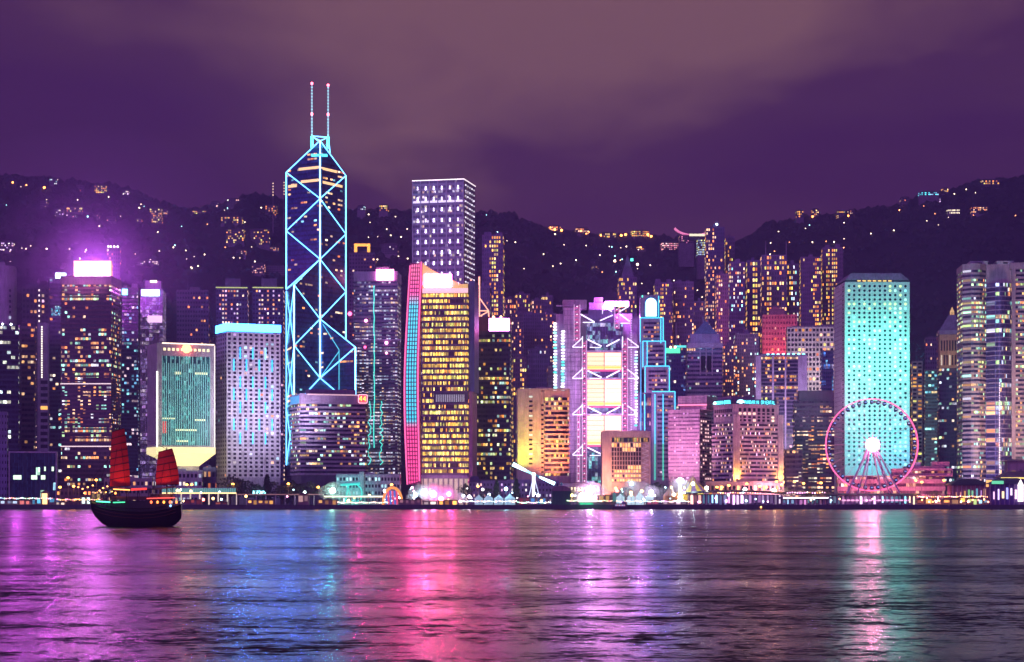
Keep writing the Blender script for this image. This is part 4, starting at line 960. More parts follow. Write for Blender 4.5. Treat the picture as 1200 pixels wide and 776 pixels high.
letters(sb, 'MANDARIN ORIENTAL', X(873), .6, Z(473.4), X(909.5)-X(873), 2.6, SGN)
def fan(cx_, cz_, s, side, parent):
    m_ = MB()
    for k in range(11):
        a = R(15+15*k); r_ = s
        if side: m_.beam((cx_, side, cz_), (cx_, side+r_*1.25*math.cos(a), cz_+r_*math.sin(a)), .18, 4)
        else: m_.beam((cx_, .6, cz_), (cx_+r_*1.25*math.cos(a), .6, cz_+r_*math.sin(a)), .18, 4)
    m_.build('sign_emblem', emit((.5,.95,1), 5), parent)
fan(X(868.6), Z(473), 2.9, 0, sb)
sb2 = b.bx('sign_board', .95, 1.3, 1.5, b.d-1.5, Z(474.2)+.1, Z(468), wall((.04,.08,.16)))
letters(sb2, 'LATNEIRO NIRADNAM'[::-1], b.d-5.5, .75, Z(473.4), -(b.d-8.5), 2.6, SGN, side=True); fan(.75, Z(473), 2.2, b.d-3.6, sb2)
flood('pink_flood', b.W(b.w*.3, -60, 6), b.W(b.w*.2, 0, b.h*.6), (1,.42,.62), 150000, (40,5), 110)

b = Bld('office_tower', 'dark-banded office tower framed by three lilac piers with a teal-lit roof, behind the waterfront hotel', 'office tower', 885.5, 946, 417, 1760, 36)
gm = glass(b.root, 2.0, (b.h)/40, .42, WARM+YEL, 1.9, (.02,.02,.05), 181, row=.85, run=5)
b.ribbon(0, b.h-1, 40, .62, wall((.16,.12,.2)), gm); LP = wall((.50,.42,.56))
for (xa, xb) in ((885.5,892),(904.8,907),(919.5,921.5),(935,946)): b.pbox('pier', xa, xb, 417, 565, -1.2, .1, LP)
flood('pier_fill', b.W(b.w*.5, -60, b.h*.4), b.W(b.w*.5, 0, b.h*.7), (.85,.65,1), 130000, (40,5), 110)  # unseen lamp added in front to whiten the piers
b.roof(wall(PUR), 2, 4)
for k in range(8): b.part('roof_light', MB().ball((b.X(900+k*6), 1+k % 3, b.h+1.2), 1.15, 8, 5), emit((.15,.8,1), 8))
b = Bld('office_tower', 'white-gridded office tower with square lit windows behind the dark-banded one', 'office tower', 921, 977, 384, 1960, 36)
b.punched(0, b.h, 13, 36, .62, .55, wall((.58,.50,.55)), WARM+YEL, .30, 1.4, cap=100, rowprob=[.6,.7,.6,.8,.6,.7,.8,1.6]); b.roof(wall(PUR), 3, 4); flood('grid_flood', b.W(b.w*.5, -60, b.h*.55), b.W(b.w*.5, 0, b.h*.85), (1,.85,.8), 130000, (40,5), 110)
for xa_, xb_, ya_, lab_ in ((917,941,528,'lowest black office annex with scattered yellow windows, beside the uplit hotel'),(929,979,470,'black stepped office block with warm lit windows left of the big wheel')):
    b = Bld('office_block', lab_, 'office block', xa_, xb_, ya_, 1560 if xa_ > 920 else 1530, 26)
    gm = glass(b.root, 2.3, 3.7, .30, WARM+[(1,.85,.6)], 2.1, (.03,.015,.05), 191+xa_, row=.7, run=4); n_ = max(4, int(b.h/3.7))
    b.ribbon(0, b.h, n_, .5, wall((.09,.05,.10), .5), gm)
    if xa_ > 920: b.pbox('upper_wing', 936, 977.5, 457.5, 470.5, 2, 22, wall((.09,.05,.10))); b.pbox('blue_side', 969, 974, 440, 470, 24, 26, emit((.1,.25,.9), .5)) if False else None
    else: b.roof(wall(DARK), 1, 3)
b = Bld('office_tower', 'narrow blue-lit tower squeezed between the black stepped block and the round-windowed tower', 'office tower', 961, 977.5, 412, 1700, 24)
gm = glass(b.root, 1.8, 3.6, .35, [(.1,.3,1),(.2,.6,1),(.6,.5,.9)], 1.0, (.03,.05,.14), 197, row=.4); b.ribbon(0, b.h, 38, .7, wall((.12,.12,.3)), gm); b.roof(wall(DARK), 1, 3)

# ------------------------------------------------------------------ round-windowed tower, floodlit turquoise
b = Bld('round_window_tower', 'tall turquoise floodlit tower with a grid of small round windows behind the wheel', 'office tower', 990, 1066, 330.5, 1510, 46, side=-12.5)
X, Z = b.X, b.Z; JW = wall((.66,.68,.68), .5, .12)
b.bx('wall', 0, b.w, 0, b.d, 0, b.h, JW)
rf = MB(); ins = X(997.5); rf.prism([(.3,.3),(b.w-.3,.3),(b.w-.3,b.d-.3),(.3,b.d-.3)], b.h+1.6, Z(319.5), top=[(ins+1,4),(b.w-ins-1,4),(b.w-ins-1,b.d-4),(ins+1,b.d-4)])
b.part('roof', rf, wall((.40,.38,.44))); b.bx('penthouse', .8, b.w-.8, .8, b.d-.8, b.h, b.h+1.6, wall((.05,.05,.08)))
for k in range(7): b.bx('penthouse_window', X(1005+k*6), X(1009+k*6), .6, .85, b.h+.5, b.h+1.3, emit((1,.6,.15), 1.8))
ncol, nrow = 12, 41; disc = MB(); disc.beam((0,.12,0), (0,-.16,0), .95, 14); rg = disc.mesh('window', [darkglass()])
rest = MB(); restl = MB(); cnt = 0; rim_ = MB()
for j in range(nrow):
    for i in range(ncol):
        x = b.w*(.065+.087*(i*10.0/ (ncol-1))); z = Z(335.5+j*5.22); ry = rl.random(); px_ = 995+i*6
        lit_ = ry < (.20 if j > 22 else .28)+(.25 if i > 8 else 0)
        if (lit_ or rl.random() < .1) and cnt < 100:
            o = bpy.data.objects.new('window', rg); COL.objects.link(o); o.parent = b.root; o.location = (x, 0, z); cnt += 1
            if lit_: o.material_slots[0].link = 'OBJECT'; o.material_slots[0].material = litmat([(.75,1,.35),(.5,1,.75),(.8,1,.9),(.3,.9,1)], i*j % 4, 1.6)
        else: (restl if lit_ else rest).beam((x,.12,z), (x,-.16,z), .95, 12)
allw = MB().add(rest.v, rest.f, 0).add(restl.v, restl.f, 1); o = allw.build('window', [darkglass(), litmat([(.55,1,.75)], 0, 1.4)], b.root); o['kind'] = 'stuff'
ld = MB()
for j in range(42): ld.box(-.25, .1, 3, b.d-4, Z(333+j*5.22)-.25, Z(333+j*5.22)+.25)
b.part('side_ledge', ld, wall((.5,.42,.52)))
for j in range(41): b.bx('side_window', -.2, .1, 5, 9, Z(335.5+j*5.22)-.6, Z(335.5+j*5.22)+.6, darkglass())
for yy in (434, 490, 505): b.bx('facade_joint', 0, b.w, -.06, .05, Z(yy)-.12, Z(yy)+.12, wall((.15,.3,.3)))
flood('turquoise_flood', b.W(b.w*.5, -62, 48), b.W(b.w*.5, 0, 58), (.12,.80,.66), 180000, (50,10), 120)
flood('turquoise_flood', b.W(b.w*.5, -62, 112), b.W(b.w*.5, 0, 125), (.12,.88,.66), 270000, (50,10), 120)
flood('blue_flood', b.W(b.w*.8, -34, 24), b.W(b.w*.8, 0, b.h*.30), (.06,.40,1), 60000, (50,6), 120)
flood('side_flood', b.W(-34, -46, 70), b.W(0, 25, 90), (.8,.4,.8), 16000, (8,8), 60)

# low pink post office range
b = Bld('post_office', 'long low pink building of horizontal window bands behind the legs of the big wheel', 'building', 980, 1108, 558, 1462, 24)
PKB = wall((.62,.34,.42), .6); gm = glass(b.root, 2.4, 4.3, .35, PINKW+WARM, 1.6, (.10,.04,.08), 201, row=.4)
b.ribbon(0, b.h, 4, .42, PKB, gm); b.pbox('upper_wing', 1046, 1117, 549, 558.5, 4, 22, PKB); b.pbox('window_band', 1070, 1116, 551.5, 554.5, 3.7, 4.0, gm); b.pbox('upper_wing', 1060, 1108, 546.5, 549.2, 6, 22, PKB)
b.pbox('roof_block', 1093, 1114, 541, 546.7, 8, 18, PKB); b.pbox('roof_block', 1072, 1080, 541.5, 546.7, 8, 18, wall((.5,.4,.6)))
flood('pink_flood', b.W(b.w*.5, -26, 6), b.W(b.w*.5, 0, 14), (1,.28,.42), 110000, (110,4), 140)

b = Bld('office_tower', 'narrow beige tower of two lit window columns just right of the turquoise tower', 'office tower', 1067.5, 1081, 424, 1720, 24)
b.punched(0, b.h, 2, 38, .66, .5, wall((.45,.40,.34)), YEL, .45, 1.4, cap=76); b.roof(wall(DARK), 1, 3)
b = office_left('office_tower', 'dim teal glass tower between the narrow beige tower and the gold-topped one', 1082, 1099, 435, 1660, 26, 40, .6, (.05,.12,.17), [(.2,.7,.9),(.4,1,.9),(1,.7,.3)], .20, 211); b.roof(wall(DARK), 1, 3)
b = Bld('residential_tower', 'faint far apartment tower with a thin mast behind the dim teal glass tower', 'tower', 1083, 1098, 396, 2250, 22); b.punched(0, b.h, 5, 36, .5, .45, wall((.16,.12,.2)), WARM, .06, 1.6, cap=30); b.roof(wall(DARK), 1, 5, 1)
b = Bld('domed_tower', 'tower with an ochre top storey, grey hipped roof and little gold lantern', 'office tower', 1098.5, 1124.5, 432, 1740, 28)
X, Z = b.X, b.Z
gm = glass(b.root, 2.2, 3.8, .22, OFFICE+COOL, 1.8, (.03,.03,.08), 221, row=.85, run=5); b.ribbon(0, b.h, 32, .55, wall((.09,.08,.15)), gm)
OC = wall((.62,.42,.20)); b.bx('upper_storeys', .8, b.w-.8, .8, b.d-.8, b.h+.41, Z(392), OC)
for k in range(7): b.bx('window', 2+k*2.4, 3.2+k*2.4, .6, .9, Z(411), Z(399), darkglass()); b.bx('window', 2+k*2.4, 3.2+k*2.4, .6, .9, Z(428), Z(416), darkglass() if k % 3 else emit((.9,.8,.6), .7))
rf = MB().prism([(0,0),(b.w,0),(b.w,b.d),(0,b.d)], Z(391.9), Z(387)).prism([(.5,.5),(b.w-.5,.5),(b.w-.5,b.d-.5),(.5,b.d-.5)], Z(387), Z(368), top=[(b.w*.5,b.d*.35),(b.w*.85,b.d*.35),(b.w*.85,b.d*.65),(b.w*.5,b.d*.65)])
b.part('roof', rf, wall((.30,.28,.36))); ln = MB()
for a in range(6): ln.beam((b.w*.68+1.6*math.cos(a), b.d*.5+1.6*math.sin(a), Z(368)), (b.w*.68+1.6*math.cos(a), b.d*.5+1.6*math.sin(a), Z(364)), .3, 5)
ln.beam((b.w*.68,b.d*.5,Z(364)), (b.w*.68,b.d*.5,Z(358)), 2.0, 8, .1); b.part('lantern', ln, emit((1,.6,.25), .8))
flood('gold_flood', b.W(b.w*.5, -20, b.h+2), b.W(b.w*.5, 1, b.h+18), (1,.6,.2), 3500, (16,2), 130)

# twin striped curved office towers at the right edge
b = Bld('curved_office_tower', 'large striped pink-granite twin tower with a curved dark glass bay, at the right edge', 'office tower', 1129, 1212, 308, 1600, 40, side=-8)
X, Z = b.X, b.Z; EX = wall((.46,.33,.38), .5); nf = 50; zl, zh = 6, Z(316); pit = (zh-zl)/nf
gmx = glass(b.root, 1.7, pit, .55, OFFICE+[(.7,1,.3),(1,.7,.2),(.5,1,.6)], 2.0, (.04,.04,.09), 231, z0=zl, row=.85, run=5)
gmy = glass(b.root, 1.7, pit, .26, OFFICE+[(.6,1,.3),(.6,.7,1)], 1.8, (.06,.05,.16), 237, z0=zl, row=.85, run=5)
def wing(xa, xb, yd, bul, bevel):
    poly = [(xa,yd+bevel),(xa+bevel,yd)]; n_ = 8
    poly += [(xa+bevel+(xb-xa-2*bevel)*i/n_, yd-bul*math.sin(math.pi*i/n_)) for i in range(1,n_)]
    return poly+[(xb-bevel,yd),(xb,yd+bevel),(xb,b.d),(xa,b.d)]
pl_ = wing(0, X(1157), 0, 0.4, 6)
b.ribbon(zl, zh, nf, .5, EX, gmx, poly=pl_, inset=.9)
b.part('crown', MB().prism(pl_, zh+.41, Z(308.5)), EX)
pm = wing(X(1156), X(1188), 2.5, 6.5, 1.5); mb = MB()
for k in range(nf-3):
    a = zl+pit*k; mb.prism(pm, a, a+pit*.22); c_ = [(p[0], p[1]+.5) for p in pm]; MB().prism([(min(max(p[0], X(1156)+.4), X(1188)-.4), p[1]) for p in c_], a+pit*.22, a+pit).build('bay_window', gmy, b.root)
b.part('bay_band', mb, wall((.34,.26,.42), .4)); b.bx('bay_crown', X(1157)+.02, X(1188), 5, b.d, zl+pit*(nf-3), Z(309), EX)
b.ribbon(zl, zh, nf, .5, EX, gmx, x0=X(1186), x1=X(1212), y0=.5, y1=b.d-.5, inset=.9); b.bx('crown', X(1184), X(1212), 0, b.d, zh+.45, Z(308), EX)
b.bx('corner_pier', X(1185.5), X(1190), -.6, .4, 0, Z(309), EX)
for (xa, xb) in ((1138.5,1158.5),(1169.5,1188)):
    b.pbox('plant_room', xa, xb, 306.2, 309, 5, 20, wall((.52,.48,.56))); b.pbox('plant_room_roof', xa-.8, xb+.8, 305.2, 306.2, 4, 21, wall((.56,.52,.6))); b.pbox('plant_room_window', (xa+xb)/2-2, (xa+xb)/2+3, 306.8, 308.4, 4.6, 4.9, darkglass())
b.bx('podium', 0, X(1157), 0, b.d, 0, zl, wall((.4,.3,.4)))
sp_ = MB()
for k in range(40): sp_.box(X(1169.7), X(1170.6), -5.2, -4.9, Z(450+k*2.9), Z(448.6+k*2.9))
b.part('light_string', sp_, emit((.95,.8,1), 1.6)); flood('lilac_flood', b.W(-10, -40, 3), b.W(4, 0, 60), (.55,.4,1), 50000, (10,4), 100); flood('facade_fill', b.W(25, -90, 40), b.W(25, 0, 95), (1,.62,.42), 240000, (50,8), 110)  # broad lamp added far in front to warm the facade tone

# pointed-roof tower in the middle distance
b = Bld('pyramid_roof_tower', 'purple tower stepping up to a steep blue pyramid roof, behind the two pink hotels', 'office tower', 804, 847, 402, 1860, 36)
X, Z = b.X, b.Z; PW2 = wall((.34,.25,.40))
gm = glass(b.root, 2.0, 3.9, .12, COOL+WARM, 1.5, (.05,.04,.12), 241, row=.6); b.ribbon(0, Z(408), 36, .5, PW2, gm, inset=.5)
b.bx('upper_storeys', 0, b.w, 0, b.d, Z(408)+.41, b.h, wall((.48,.34,.46))); b.pbox('upper_storeys', 809, 844, 391, 402.5, 3, 32, wall((.36,.26,.42)))
for xa in (820, 827, 834): b.pbox('pier', xa, xa+1.2, 404, 440, -.8, .1, wall((.5,.36,.5)))
for xa in (821.6, 828.6): b.pbox('tall_window', xa, xa+4.8, 417, 434, -.5, .2, darkglass())
for k in range(4): b.pbox('window', 805+k*2.7, 806.6+k*2.7, 408.5, 411, -.3, .1, emit((1,.55,.2), 1.4))
rf = MB().prism([(X(813),4),(X(841.5),4),(X(841.5),30),(X(813),30)], Z(391), Z(374.5), top=[(X(826.6),16.6),(X(828.6),16.6),(X(828.6),18),(X(826.6),18)]); b.part('roof', rf, wall((.22,.34,.50), .45))
MB().beam((X(825),17,Z(391)), (X(825),17,Z(369)), .8, 6).build('spire', PW2, b.root); MB().beam((X(830.5),17,Z(391)), (X(830.5),17,Z(369)), .8, 6).build('spire', PW2, b.root)
flood('roof_flood', b.W(b.w*.5, -30, b.h-4), b.W(b.w*.5, 6, b.h+14), (.25,.5,1), 9000, (20,2), 120)
b = Bld('office_tower', 'dark blue tower with a green lit roof edge right of the neon stepped tower', 'office tower', 779, 804, 411, 1900, 32)
gm = glass(b.root, 2.4, 3.8, .15, COOL+[(.2,.4,1)], 1.3, (.04,.06,.17), 251, row=.6); b.ribbon(0, b.h, 36, .6, wall((.10,.10,.24)), gm)
b.pbox('lit_roof_edge', 779, 797, 408, 414, -1, -.2, emit((.10,.85,.45), 1.7)); b.pbox('lit_roof_edge', 790, 806, 404.5, 407, 4, 5, emit((.1,.75,.7), 1.5)); MB().beam((b.X(793),10,b.h), (b.X(793),10,b.Z(378)), .35, 5).build('mast', wall((.6,.5,.6)), b.root)
for px_ in (786, 791): b.part('roof_light', MB().ball((b.X(px_), -.6, b.Z(407)), 1.2, 8, 5), emit((1,.6,.3), 6))

# ================================================================== apartment towers climbing the hill behind
# (left, right, top row, depth, base z, columns, storeys, wall, palette, lit share, label, extras)
RES = [
 (565, 591, 276, 2330, 34, 7, 50, (.20,.14,.26), YEL, .30, 'tall apartment tower with two bright yellow window columns right of the star-lit tower', dict(cp=[.1,.1,1.4,2.2,1.9,.4,.2], roof=2)),
 (556, 576, 337, 2100, 14, 6, 40, (.22,.16,.28), WARM, .06, 'squat dim purple apartment tower just left of the blank white billboard', dict(roof=1)),
 (590, 606, 350, 2420, 30, 5, 30, (.18,.12,.22), WARM, .35, 'far apartment tower with a lit corner above the blank white billboard', dict(roof=1)),
 (603, 621, 345, 2500, 36, 6, 36, (.20,.13,.24), YEL, .32, 'first of the hazy apartment towers left of the truss tower, its top storey lit', dict(roof=1, mast=1)),
 (622, 637, 352, 2460, 36, 5, 34, (.20,.13,.26), WARM, .22, 'slender hazy apartment tower with a small mast between its lit neighbours', dict(roof=1, mast=1)),
 (634, 648, 347, 2560, 40, 5, 34, (.20,.14,.26), YEL, .26, 'apartment tower with a bright top row peeping over the tower with orange window rows', dict(roof=1)),
 (598, 613, 368, 2150, 16, 5, 42, (.22,.15,.28), WARM, .28, 'apartment tower with a dotted orange column right behind the blank white billboard', dict(cp=[.3,.3,1,2,.3], roof=1)),
 (612, 652, 368, 2200, 16, 12, 44, (.21,.15,.28), WARM+[(1,.3,.1)], .13, 'broad apartment tower with orange-red window rows near its top, left of the truss tower', dict(cp=[.3,.3,.3,.4,.4,.3,.4,.4,1,2.4,2.6,2], roof=2)),
 (600, 617, 420, 1900, 6, 5, 26, (.20,.12,.22), YEL, .35, 'low apartment tower with yellow lit corner windows above the curved balcony block', dict(cp=[.3,.3,1.8,1.6,.2], roof=1)),
 (618, 645, 410, 2020, 6, 8, 28, (.16,.13,.26), COOL, .05, 'dark plain block in the gap above the curved balcony block', dict(roof=1)),
 (641, 655, 430, 1950, 6, 5, 24, (.42,.34,.44), WARM, .14, 'pale stubby block beside the strings of coloured round lights', dict(roof=1)),
 (724, 746, 325, 2480, 38, 7, 38, (.20,.13,.25), YEL, .36, 'apartment tower with a little pointed roof and a green lamp above the truss tower', dict(peak=1)),
 (766, 788, 332, 2250, 20, 8, 44, (.22,.15,.28), YEL, .36, 'apartment tower with a long bright yellow window column right of the white arch sign', dict(cp=[.2,.3,2,2.2,.3,.3,.2,.2], roof=2)),
 (788, 813, 331, 2280, 20, 9, 44, (.22,.16,.30), WARM, .13, 'broad dim apartment tower with scattered warm windows left of the pyramid roof', dict(roof=2)),
 (812, 826, 354, 2400, 30, 5, 34, (.18,.14,.26), WARM, .08, 'narrow shadowy apartment tower straight behind the pyramid roof', dict(roof=1)),
 (826, 849, 267, 2380, 40, 7, 56, (.13,.11,.22), WARM, .28, 'tallest hillside apartment tower, crowned by two antennas with a blue-white lamp', dict(cp=[2.0,.9,1.4,.3,.2,.2,.1], roof=1, mast=2, lamp=(.5,.7,1))),
 (849, 861, 278, 2440, 44, 4, 50, (.22,.16,.26), YEL, .28, 'slender apartment tower touching the tallest antenna-crowned one on its right', dict(roof=1)),
 (853, 873, 308, 2200, 20, 6, 48, (.24,.17,.30), WARM+COOL, .32, 'apartment tower of irregular white and orange windows between tall dark neighbours', dict(roof=1)),
 (838, 854, 322, 2100, 14, 5, 46, (.28,.18,.30), WARM, .24, 'plain-sided purple apartment tower right of the blue pyramid roof', dict(cp=[2,1.4,.1,.1,.1], roof=1)),
 (874, 891, 306, 2260, 24, 4, 36, (.18,.14,.28), YEL, .62, 'apartment tower with a column of large bright yellow window pairs', dict(cp=[.4,1.6,1.5,.6], fw=.62, s=2.2, roof=1)),
 (891, 922, 299, 2320, 28, 8, 38, (.26,.20,.32), YEL+WARM, .34, 'broad apartment tower with two tall flagpole masts and bright yellow living rooms', dict(cp=[.4,2,1.6,.2,.3,1.8,1.4,.4], fw=.6, s=2.1, roof=0, twin=1)),
 (921, 936, 310, 2360, 30, 5, 36, (.22,.16,.28), YEL+COOL, .36, 'apartment tower with bright yellow corner rooms at the right of the twin-masted one', dict(fw=.6, roof=1)),
 (937, 962, 302, 2260, 24, 8, 46, (.20,.13,.22), YEL, .34, 'apartment tower with a plain dark flank beside the tall one over the turquoise tower', dict(cp=[.05,.05,.05,.2,.8,2.2,1.8,.4], roof=1)),
 (962, 988, 291, 2300, 26, 9, 48, (.18,.12,.20), YEL, .42, 'tall apartment tower rich in yellow windows standing over the turquoise tower', dict(cp=[.3,1.2,1.8,.5,1.8,1.4,.3,.2,.1], roof=2)),
 (860, 889, 392, 2000, 8, 9, 40, (.20,.13,.24), WARM+COOL, .24, 'purple apartment block full of small warm windows behind the uplit hotel', dict(cp=[1.6,.4,1.4,.3,1.5,.3,1.2,1.4,.4], roof=1)),
 (846, 862, 405, 1960, 6, 5, 40, (.17,.12,.22), WARM, .26, 'low dark apartment block behind the cyan hotel lettering', dict(roof=1)),
 (737, 752, 372, 1950, 6, 5, 30, (.28,.2,.36), PINKW, .08, 'dim lilac block right behind the truss tower', dict(roof=1)),
 (1098, 1110, 388, 2200, 16, 4, 34, (.15,.11,.18), WARM, .10, 'small dim tower peeping out left of the ochre-topped tower', dict(roof=1)),
 (336, 352, 316, 2500, 44, 4, 30, (.16,.12,.22), WARM, .06, 'dim apartment tower half hidden by the cross-braced tower', dict(roof=0)),
 (398, 414, 330, 2480, 36, 5, 34, (.16,.11,.22), WARM, .05, 'unlit apartment tower directly right of the cross-braced tower', dict(roof=1)),
]
for (xl, xr, top, Y, z0, nc, nr, wc, pal, pr, lab, ex) in RES:
    b = Bld('residential_tower', lab, 'tower', xl, xr, top, Y, 24, z0=z0, group='apartment towers climbing the hill')
    wc = tuple(min(.5, c*1.5) for c in wc)
    nc, nr = round(nc*1.25), round(nr*1.15)
    b.punched(0, b.h, nc, nr, ex.get('fw', .56), .56, wall(wc), pal, pr*1.15, ex.get('s', 2.3), colprob=ex.get('cp'), cap=100, relief=.5, dark=wall(tuple(c*.55 for c in wc), .4))
    if ex.get('roof'): b.roof(wall(wc), ex['roof'], 6, ex.get('mast', 0))
    if ex.get('peak'):
        MB().prism([(b.w*.15,0),(b.w*.85,0),(b.w*.85,18),(b.w*.15,18)], b.h, b.Z(298), top=[(b.w*.48,8),(b.w*.52,8),(b.w*.52,10),(b.w*.48,10)]).build('roof', wall((.2,.16,.3)), b.root)
        b.pbox('roof_lamp', 739, 742, 303, 306, -.5, .5, emit((.1,.9,.7), 4)); 
        for px_, py_ in ((720.5,306),(747,310)): b.part('roof_lamp', MB().ball((b.X(px_), -1, b.Z(py_)), 1.6, 8, 5), emit((1,.6,.4), 9))
    if ex.get('lamp'): b.part('roof_lamp', MB().ball((b.X(840), -.5, b.Z(263)), 1.5, 8, 5), emit(ex['lamp'], 10))
    if ex.get('twin'):
        for px_ in (897.5, 921.5): MB().beam((b.X(px_), 2, b.h), (b.X(px_), 2, b.Z(282)), .5, 6).build('mast', wall((.5,.4,.5)), b.root)
# the red-lit stepped apartment block
b = Bld('residential_tower', 'red-lit stepped apartment block below the tower with two flagpole masts', 'tower', 892, 934, 369, 2050, 26, z0=10)
RW = wall((.62,.30,.30)); b.punched(0, b.h, 12, 34, .45, .42, RW, WARM, .10, 2.0, cap=60, relief=.4, rowprob=[1,1,1,.8,1.5], dark=wall((.2,.04,.08)))
b.pbox('upper_storeys', 902, 920, 361, 369.5, 4, 18, RW); b.pbox('upper_storeys', 906, 914, 358.5, 361.2, 8, 14, RW)
flood('red_flood', b.W(b.w*.5, -50, b.h*.6), b.W(b.w*.5, 0, b.h*.8), (1,.16,.24), 150000, (30,5), 110)

# ------------------------------------------------------------------ houses and small blocks scattered over the hill
def hillside(label, px, py, w_px, h_px, pal, pr, s=2.4, wc=(.24,.18,.24), storeys=None, Y=None, name='hillside_block', cat='building', flat=False):
    # find where the sight line meets the slope
    if Y is None:
        Y = 3450
        for k in range(400):
            yy = 2250+k*3.2
            if terrain(PX(px, yy), yy) >= PZ(py+h_px/2, yy)-2: Y = yy-4; break
    b = Bld(name, label, cat, px-w_px/2, px+w_px/2, py-h_px/2, Y, 14, z0=PZ(py+h_px/2+4, Y))
    nr = storeys or max(2, round(h_px/2.4)); z0_ = b.Z(py+h_px/2)
    b.bx('base', -.5, b.w+.5, -.5, b.d, -30, z0_, wall(wc))
    b.punched(z0_, b.h, max(2, round(w_px/2.1)), nr, .66, .55, wall(wc), pal, pr, s, cap=60, relief=.3)
    MB().prism([(-.8,-.8),(b.w+.8,-.8),(b.w+.8,b.d+.8),(-.8,b.d+.8)], b.h, b.h+2.5, top=[(b.w*.2,b.d*.3),(b.w*.8,b.d*.3),(b.w*.8,b.d*.7),(b.w*.2,b.d*.7)]).build('roof', wall((.12,.1,.12)), b.root) if not flat else b.bx('parapet', 0, b.w, 0, b.d, b.h, b.h+1, wall(wc))
    return b
HH = [
 ('lit villa highest on the left ridge with three glowing floors', 118, 222, 15, 9, YEL, .5), ('small dim house on the ridge just left of the glowing villa', 94, 221, 9, 7, WARM, .2),
 ('house with violet-white lamps on the ridge right of the glowing villa', 147, 226, 10, 5, PINKW, .4), ('faint house on the upper left slope with white dots', 64, 213, 12, 7, COOL, .18),
 ('long low block with a row of yellow windows on the left slope', 88, 246, 20, 6, YEL, .34), ('lone dim block at the far left slope with a few windows', 52, 240, 10, 8, WARM, .15),
 ('white-windowed block just left of the long low one', 70, 250, 12, 9, PINKW, .24), ('pale row house under the long low block', 82, 253, 16, 3, PINKW, .3),
 ('small violet house in the middle of the left slope', 113, 254, 10, 4, PINKW, .25), ('flat-roofed house right of the small violet house', 131, 257, 12, 5, WARM, .12),
 ('yellow-lit pair of windows in a house left of the bright stepped villa', 163, 260, 8, 6, YEL, .4), ('bright stepped villa with strong yellow windows above the mirror tower', 183, 254, 15, 19, YEL, .36),
 ('little block with a warm lamp right of the bright stepped villa', 194, 250, 5, 8, WARM, .4), ('low glowing terrace house on the ridge above the twin blue slabs', 233, 249, 19, 4, YEL, .5),
 ('small house on the ridge with two white lamps', 252, 240, 9, 6, PINKW, .35), ('dark ridge block with three tiny lights left of the cross-braced tower', 277, 238, 22, 9, PINKW, .12),
 ('wide brightly lit hillside block with yellow rows above the twin blue slabs', 272, 258, 26, 8, YEL, .42), ('pointed house with warm gable lights near the cross-braced tower', 318, 247, 14, 12, YEL, .28),
 ('large pale hillside apartment slab with yellow window rows', 276, 277, 22, 16, YEL, .34), ('second large pale slab, joined to the right of the first', 305, 278, 24, 18, YEL, .26),
 ('brick-coloured house under the large pale slabs', 283, 296, 12, 5, WARM, .6), ('string of lit garages at the foot of the large pale slabs', 318, 292, 18, 4, WARM, .35),
 ('house with red-lit window frame right above the twin slabs', 303, 315, 16, 11, [(1,.35,.25),(1,.5,.4)], .4), ('dim long block behind the red-framed house', 323, 318, 26, 12, WARM, .06),
 ('brightly lit temple-like house at the far left edge', 6, 289, 22, 10, PINKW, .65), ('long terrace of small violet lights right of the big white sign', 173, 308, 26, 4, PINKW, .35),
 ('orange-lit lodge left of the star-lit tower on the dark slope', 450, 244, 11, 7, YEL, .6), ('cyan and white lit house on the ridge left of the star-lit tower', 424, 244, 10, 5, COOL, .4),
 ('dim block on the slope directly left of the star-lit tower', 457, 292, 20, 12, PINKW, .10), ('glowing orange house first along the central ridge', 650, 268, 15, 6, WARM, .7),
 ('orange house with a roof lamp along the central ridge', 682, 271, 16, 7, WARM, .6), ('broad yellow house in the middle of the central ridge', 712, 276, 20, 6, YEL, .6),
 ('bright yellow mansion at the right end of the central ridge', 750, 274, 22, 7, YEL, .75), ('yellow cottage just below the bright mansion', 751, 291, 11, 4, YEL, .7),
 ('pink-lit peak pavilion with stacked glowing floors', 785, 289, 21, 9, [(1,.25,.4),(1,.4,.3),(1,.6,.6)], .8), ('white house lit below the crescent-roofed hall', 807, 288, 8, 8, PINKW, .6),
 ('lone warm cottage low on the central slope', 697, 314, 9, 3, YEL, .6), ('lit group house on the left of the right-hand hill', 937, 251, 9, 8, YEL, .5),
 ('lit house with a tall gable on the crest left of the turquoise tower', 955, 250, 9, 9, YEL, .5), ('yellow block with a white gable on the crest above the turquoise tower', 985, 252, 11, 9, YEL, .4),
 ('house with warm porch lamps on the crest right of the yellow block', 997, 250, 8, 7, WARM, .4), ('dark block with two lit corners climbing the right-hand hill', 1060, 236, 11, 9, WARM, .22),
 ('row of turquoise-lit terraces near the top of the right-hand hill', 1088, 227, 24, 4, [(.1,.9,1),(.3,.7,1)], .5), ('violet-lit house on the road below the turquoise terraces', 1098, 235, 9, 5, PINKW, .5),
 ('yellow house beside the turquoise terraces', 1107, 223, 9, 4, YEL, .5), ('brightest pale yellow house on the right-hand hill', 1117, 248, 16, 6, [(1,.85,.55)], .9),
 ('orange-lit house right of the brightest pale one', 1147, 246, 20, 7, WARM, .5), ('summit block with a row of yellow windows near the right edge', 1160, 215, 22, 8, YEL, .5),
]
for q in HH: hillside(*q[:7])
